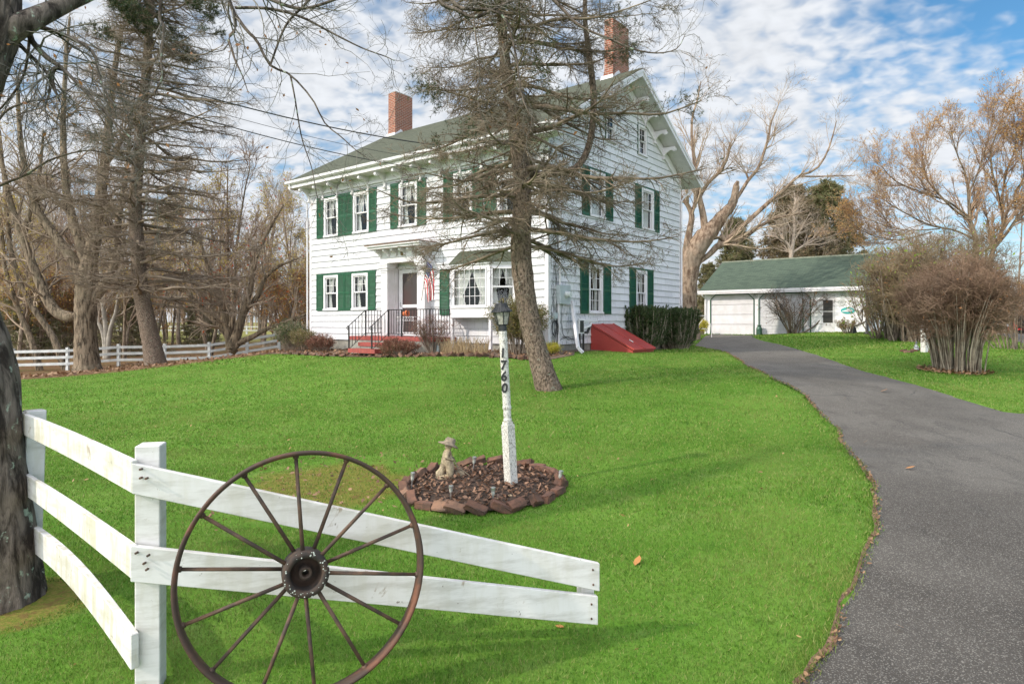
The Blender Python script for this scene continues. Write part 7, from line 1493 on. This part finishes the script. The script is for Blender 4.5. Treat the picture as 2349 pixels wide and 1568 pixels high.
# ---- woods behind
def wood_tree(name, label, H_, seed, mt, mc, leafs, thick=1.0, group=None, levels=None, nst=1, spread=.1):
    rr = np.random.default_rng(seed); L_ = []
    for s_ in range(nst):
        P = [np.array((0, 0, -.3))]; d = np.array((rr.normal(0, spread), rr.normal(0, spread), 1.))
        for k in range(7): d = nrm(d + rr.normal(0, .07, 3) + np.array((0, 0, .08))); P.append(P[-1] + d * H_ * .8 / 7)
        r0 = H_ * .0095 * thick; L_.append((P, list(np.linspace(r0, r0 * .25, 8))))
    return plant(name, label, 'tree', (0, 0, 0), L_, levels, seed, mt, mc, 7, leafs, group, nlimb=10)
grpW = 'bare trees of the wood behind the rail fence'
lvW = lambda s, m_: [dict(per=15, L=4.2 * s, ang=38, tr=(.25, 1), npts=6, up=.12, wander=.14, rr=.5, rmin=m_ * 1.8, k=4, lt=.5), dict(per=7, L=1.9 * s, ang=38, npts=4, up=.1, wander=.17, rr=.6, rmin=m_ * 1.2), dict(per=6, L=.8 * s, ang=38, npts=3, up=.06, wander=.2, rr=.7, rmin=m_)]
protos = [wood_tree('bare_tree', 'tall bare grey brown tree in the wood behind the rail fence', 17, 401, BK_GRY, TW_GRY, [], 1.0, grpW, lvW(1, .013)),
 wood_tree('bare_tree', 'bare brown tree with a few yellow leaves in the wood behind the rail fence', 13, 402, BK_GRY, TW_BRN, [('leaf', 3, 2200, .14, LF_YL, 'leaves')], 1.0, grpW, lvW(.85, .013), 2, .18),
 wood_tree('brush_tree', 'low brushy bare sapling with rust leaves in the wood behind the rail fence', 7, 403, BK_GRY, TW_RED, [('leaf', 3, 3200, .14, LF_AU, 'leaves')], .7, grpW, lvW(.5, .012), 4, .35),
 wood_tree('bare_tree', 'bare forked tree with reddish twigs in the wood behind the rail fence', 15, 404, BK_MAP, TW_RED, [], .9, grpW, lvW(.95, .013), 2, .12)]
rr = np.random.default_rng(9); spots = []
for i in range(54):
    for _ in range(40):
        px = rr.uniform(-120, 715); Y = rr.uniform(39, 84); k_i = [0, 1, 3, 3, 0, 1, 2, 1][i % 8]
        if k_i == 2 and 330 < px < 640: continue
        x = px2m(px - CXP, Y)
        if all(math.hypot(x - a_, Y - b_) > 2.3 for a_, b_, *_ in spots): break
    spots.append((x, Y, k_i))
for px, Y, k in ((90, 44, 2), (150, 47, 2), (35, 50, 2), (232, 50, 2), (285, 54, 2), (120, 56, 1), (395, 60, 1), (430, 72, 2), (500, 74, 2), (690, 48, 2), (720, 55, 2), (745, 60, 0), (640, 42, 2), (1600, 60, 2), (1650, 64, 3),  (1950, 60, 2), (2010, 58, 3), (2060, 48, 2), (2120, 52, 3), (2180, 46, 2), (2250, 60, 3), (2330, 50, 0), (2360, 44, 2), (1960, 46, 2), (2300, 56, 2)): spots.append((px2m(px - CXP, Y), Y, k))
first = [True] * 4; placed = []
GRPR = 'bare trees behind the garage and side lawn'
for x, Y, k in spots:
    if first[k]: o = protos[k]; first[k] = False
    else: o = copytree(protos[k])
    s_ = rr.uniform(.8, 1.15); 
    if x > 5: s_ *= .62; o['group'] = GRPR; o['label'] = ['bare grey tree of the distant row behind the garage and side lawn', 'bare tree with yellow leaves behind the garage', 'low rusty brush behind the garage and the bare bushes on the right', 'bare reddish twigged tree behind the garage and side lawn'][k]
    o.location = (x, Y, tz(x, Y) - .1); o.rotation_euler = (0, 0, rr.uniform(0, 6.28)); o.scale = (s_, s_, s_)
    placed.append((o, CXP + x / Y * FPX, Y, k))
# pale bare tree standing in front of the garage spruces
q = W(1835, 738, 44); zq = tz(q[0], q[1])
def SL_(pts, rad): return (Wp([XY(p) for p in pts], 44), [px2m(r_, 44) for r_ in rad])
a0 = SL_([(838, 1690), (836, 1400), (835, 1260), (850, 1150), (858, 1050), (855, 960), (870, 880)], [6, 5.5, 5, 4.5, 4, 3, 2]); a0[0][0][2] = zq - .1
plant('pale_tree', 'small pale bare tree rising behind the garage roof', 'tree', (a0[0][0][0], 44, zq), [a0, SL_([(835, 1250), (820, 1190), (790, 1150), (780, 1110)], [4, 3.5, 3, 2]), SL_([(840, 1240), (900, 1200), (960, 1170), (1020, 1130)], [3, 2.5, 2, 1])], [dict(per=13, L=2.3, ang=42, tr=(.3, 1), npts=5, up=.08, wander=.15, rr=.5, rmin=.011, k=4), dict(per=7, L=1.0, ang=40, npts=4, wander=.2, rr=.6, rmin=.009), dict(per=4, L=.4, ang=40, npts=3, wander=.2, rr=.7, rmin=.0075)], 83, TW_TAN, TW_TAN, 8)
# far woodland, one mass
rr = np.random.default_rng(12); n = 620; xs = rr.uniform(-150, 190, n); ys = rr.uniform(98, 150, n); hs = rr.uniform(6, 13, n) * np.where(xs > 20, .62, 1)
P = np.stack([np.stack([xs, ys, terr(xs, ys) - .3], -1), np.stack([xs, ys, terr(xs, ys) + hs * .45], -1), np.stack([xs, ys, terr(xs, ys) + hs * .9], -1)], 1); Rt = hs[:, None] * np.array([[.014, .009, .004]])
s1 = spawn(P, Rt, per=12, L=3.4, ang=40, rg=rr, tr=(.2, 1), npts=4, up=.12, wander=.14, rr=.5, rmin=.04); s2 = spawn(s1[0], s1[1], per=6, L=1.5, ang=40, rg=rr, npts=3, up=.1, wander=.16, rr=.6, rmin=.03)
V, F = tubes([(P, Rt, 4), (s1[0], s1[1], 3), (s2[0], s2[1], 3)]); lab(npmesh('distant_wood', V, F, TW_BRN), 'far brown leafless woodland closing the view behind fields and garage', 'woodland', kind='stuff')
lab(None or bpy.data.objects['lawn'], kind='structure')

# wood trees are told apart by kind and by where they stand along the row
LMK = [(-60, 'left of the near oak trunk'), (60, 'beyond the left end of the rail fence'), (150, 'left of the big maple'), (245, 'right of the big maple'), (315, 'left of the leaning spruce'), (400, 'right of the leaning spruce'), (480, 'left of the spreading tree'), (580, 'right of the spreading tree'), (690, 'near the rail fence end'), (790, 'just behind the house left corner'), (1500, 'left of the broken tree'), (1690, 'right of the broken tree'), (1790, 'over the garage doors'), (1960, 'over the right end of the garage'), (2080, 'over the thicket bush'), (2180, 'over the big bare bush'), (2290, 'right of the big bare bush'), (3000, 'at the right edge')]
KND = ['tall bare grey tree', 'bare tree with sparse yellow leaves', 'low brushy tree with orange leaves', 'bare forked reddish tree']
from collections import defaultdict
gr = defaultdict(list)
for o, px, Y, k in placed: gr[(next((l for m_, l in LMK if px < m_), LMK[-1][1]), k)].append((Y, px, o))
for (l, k), v in gr.items():
    v.sort(key=lambda q: q[0])
    for i, (Y, px, o) in enumerate(v): o['label'] = KND[k] + ' '  + l + ('' if len(v) == 1 else ', ' + ORD[i] + ' nearest')
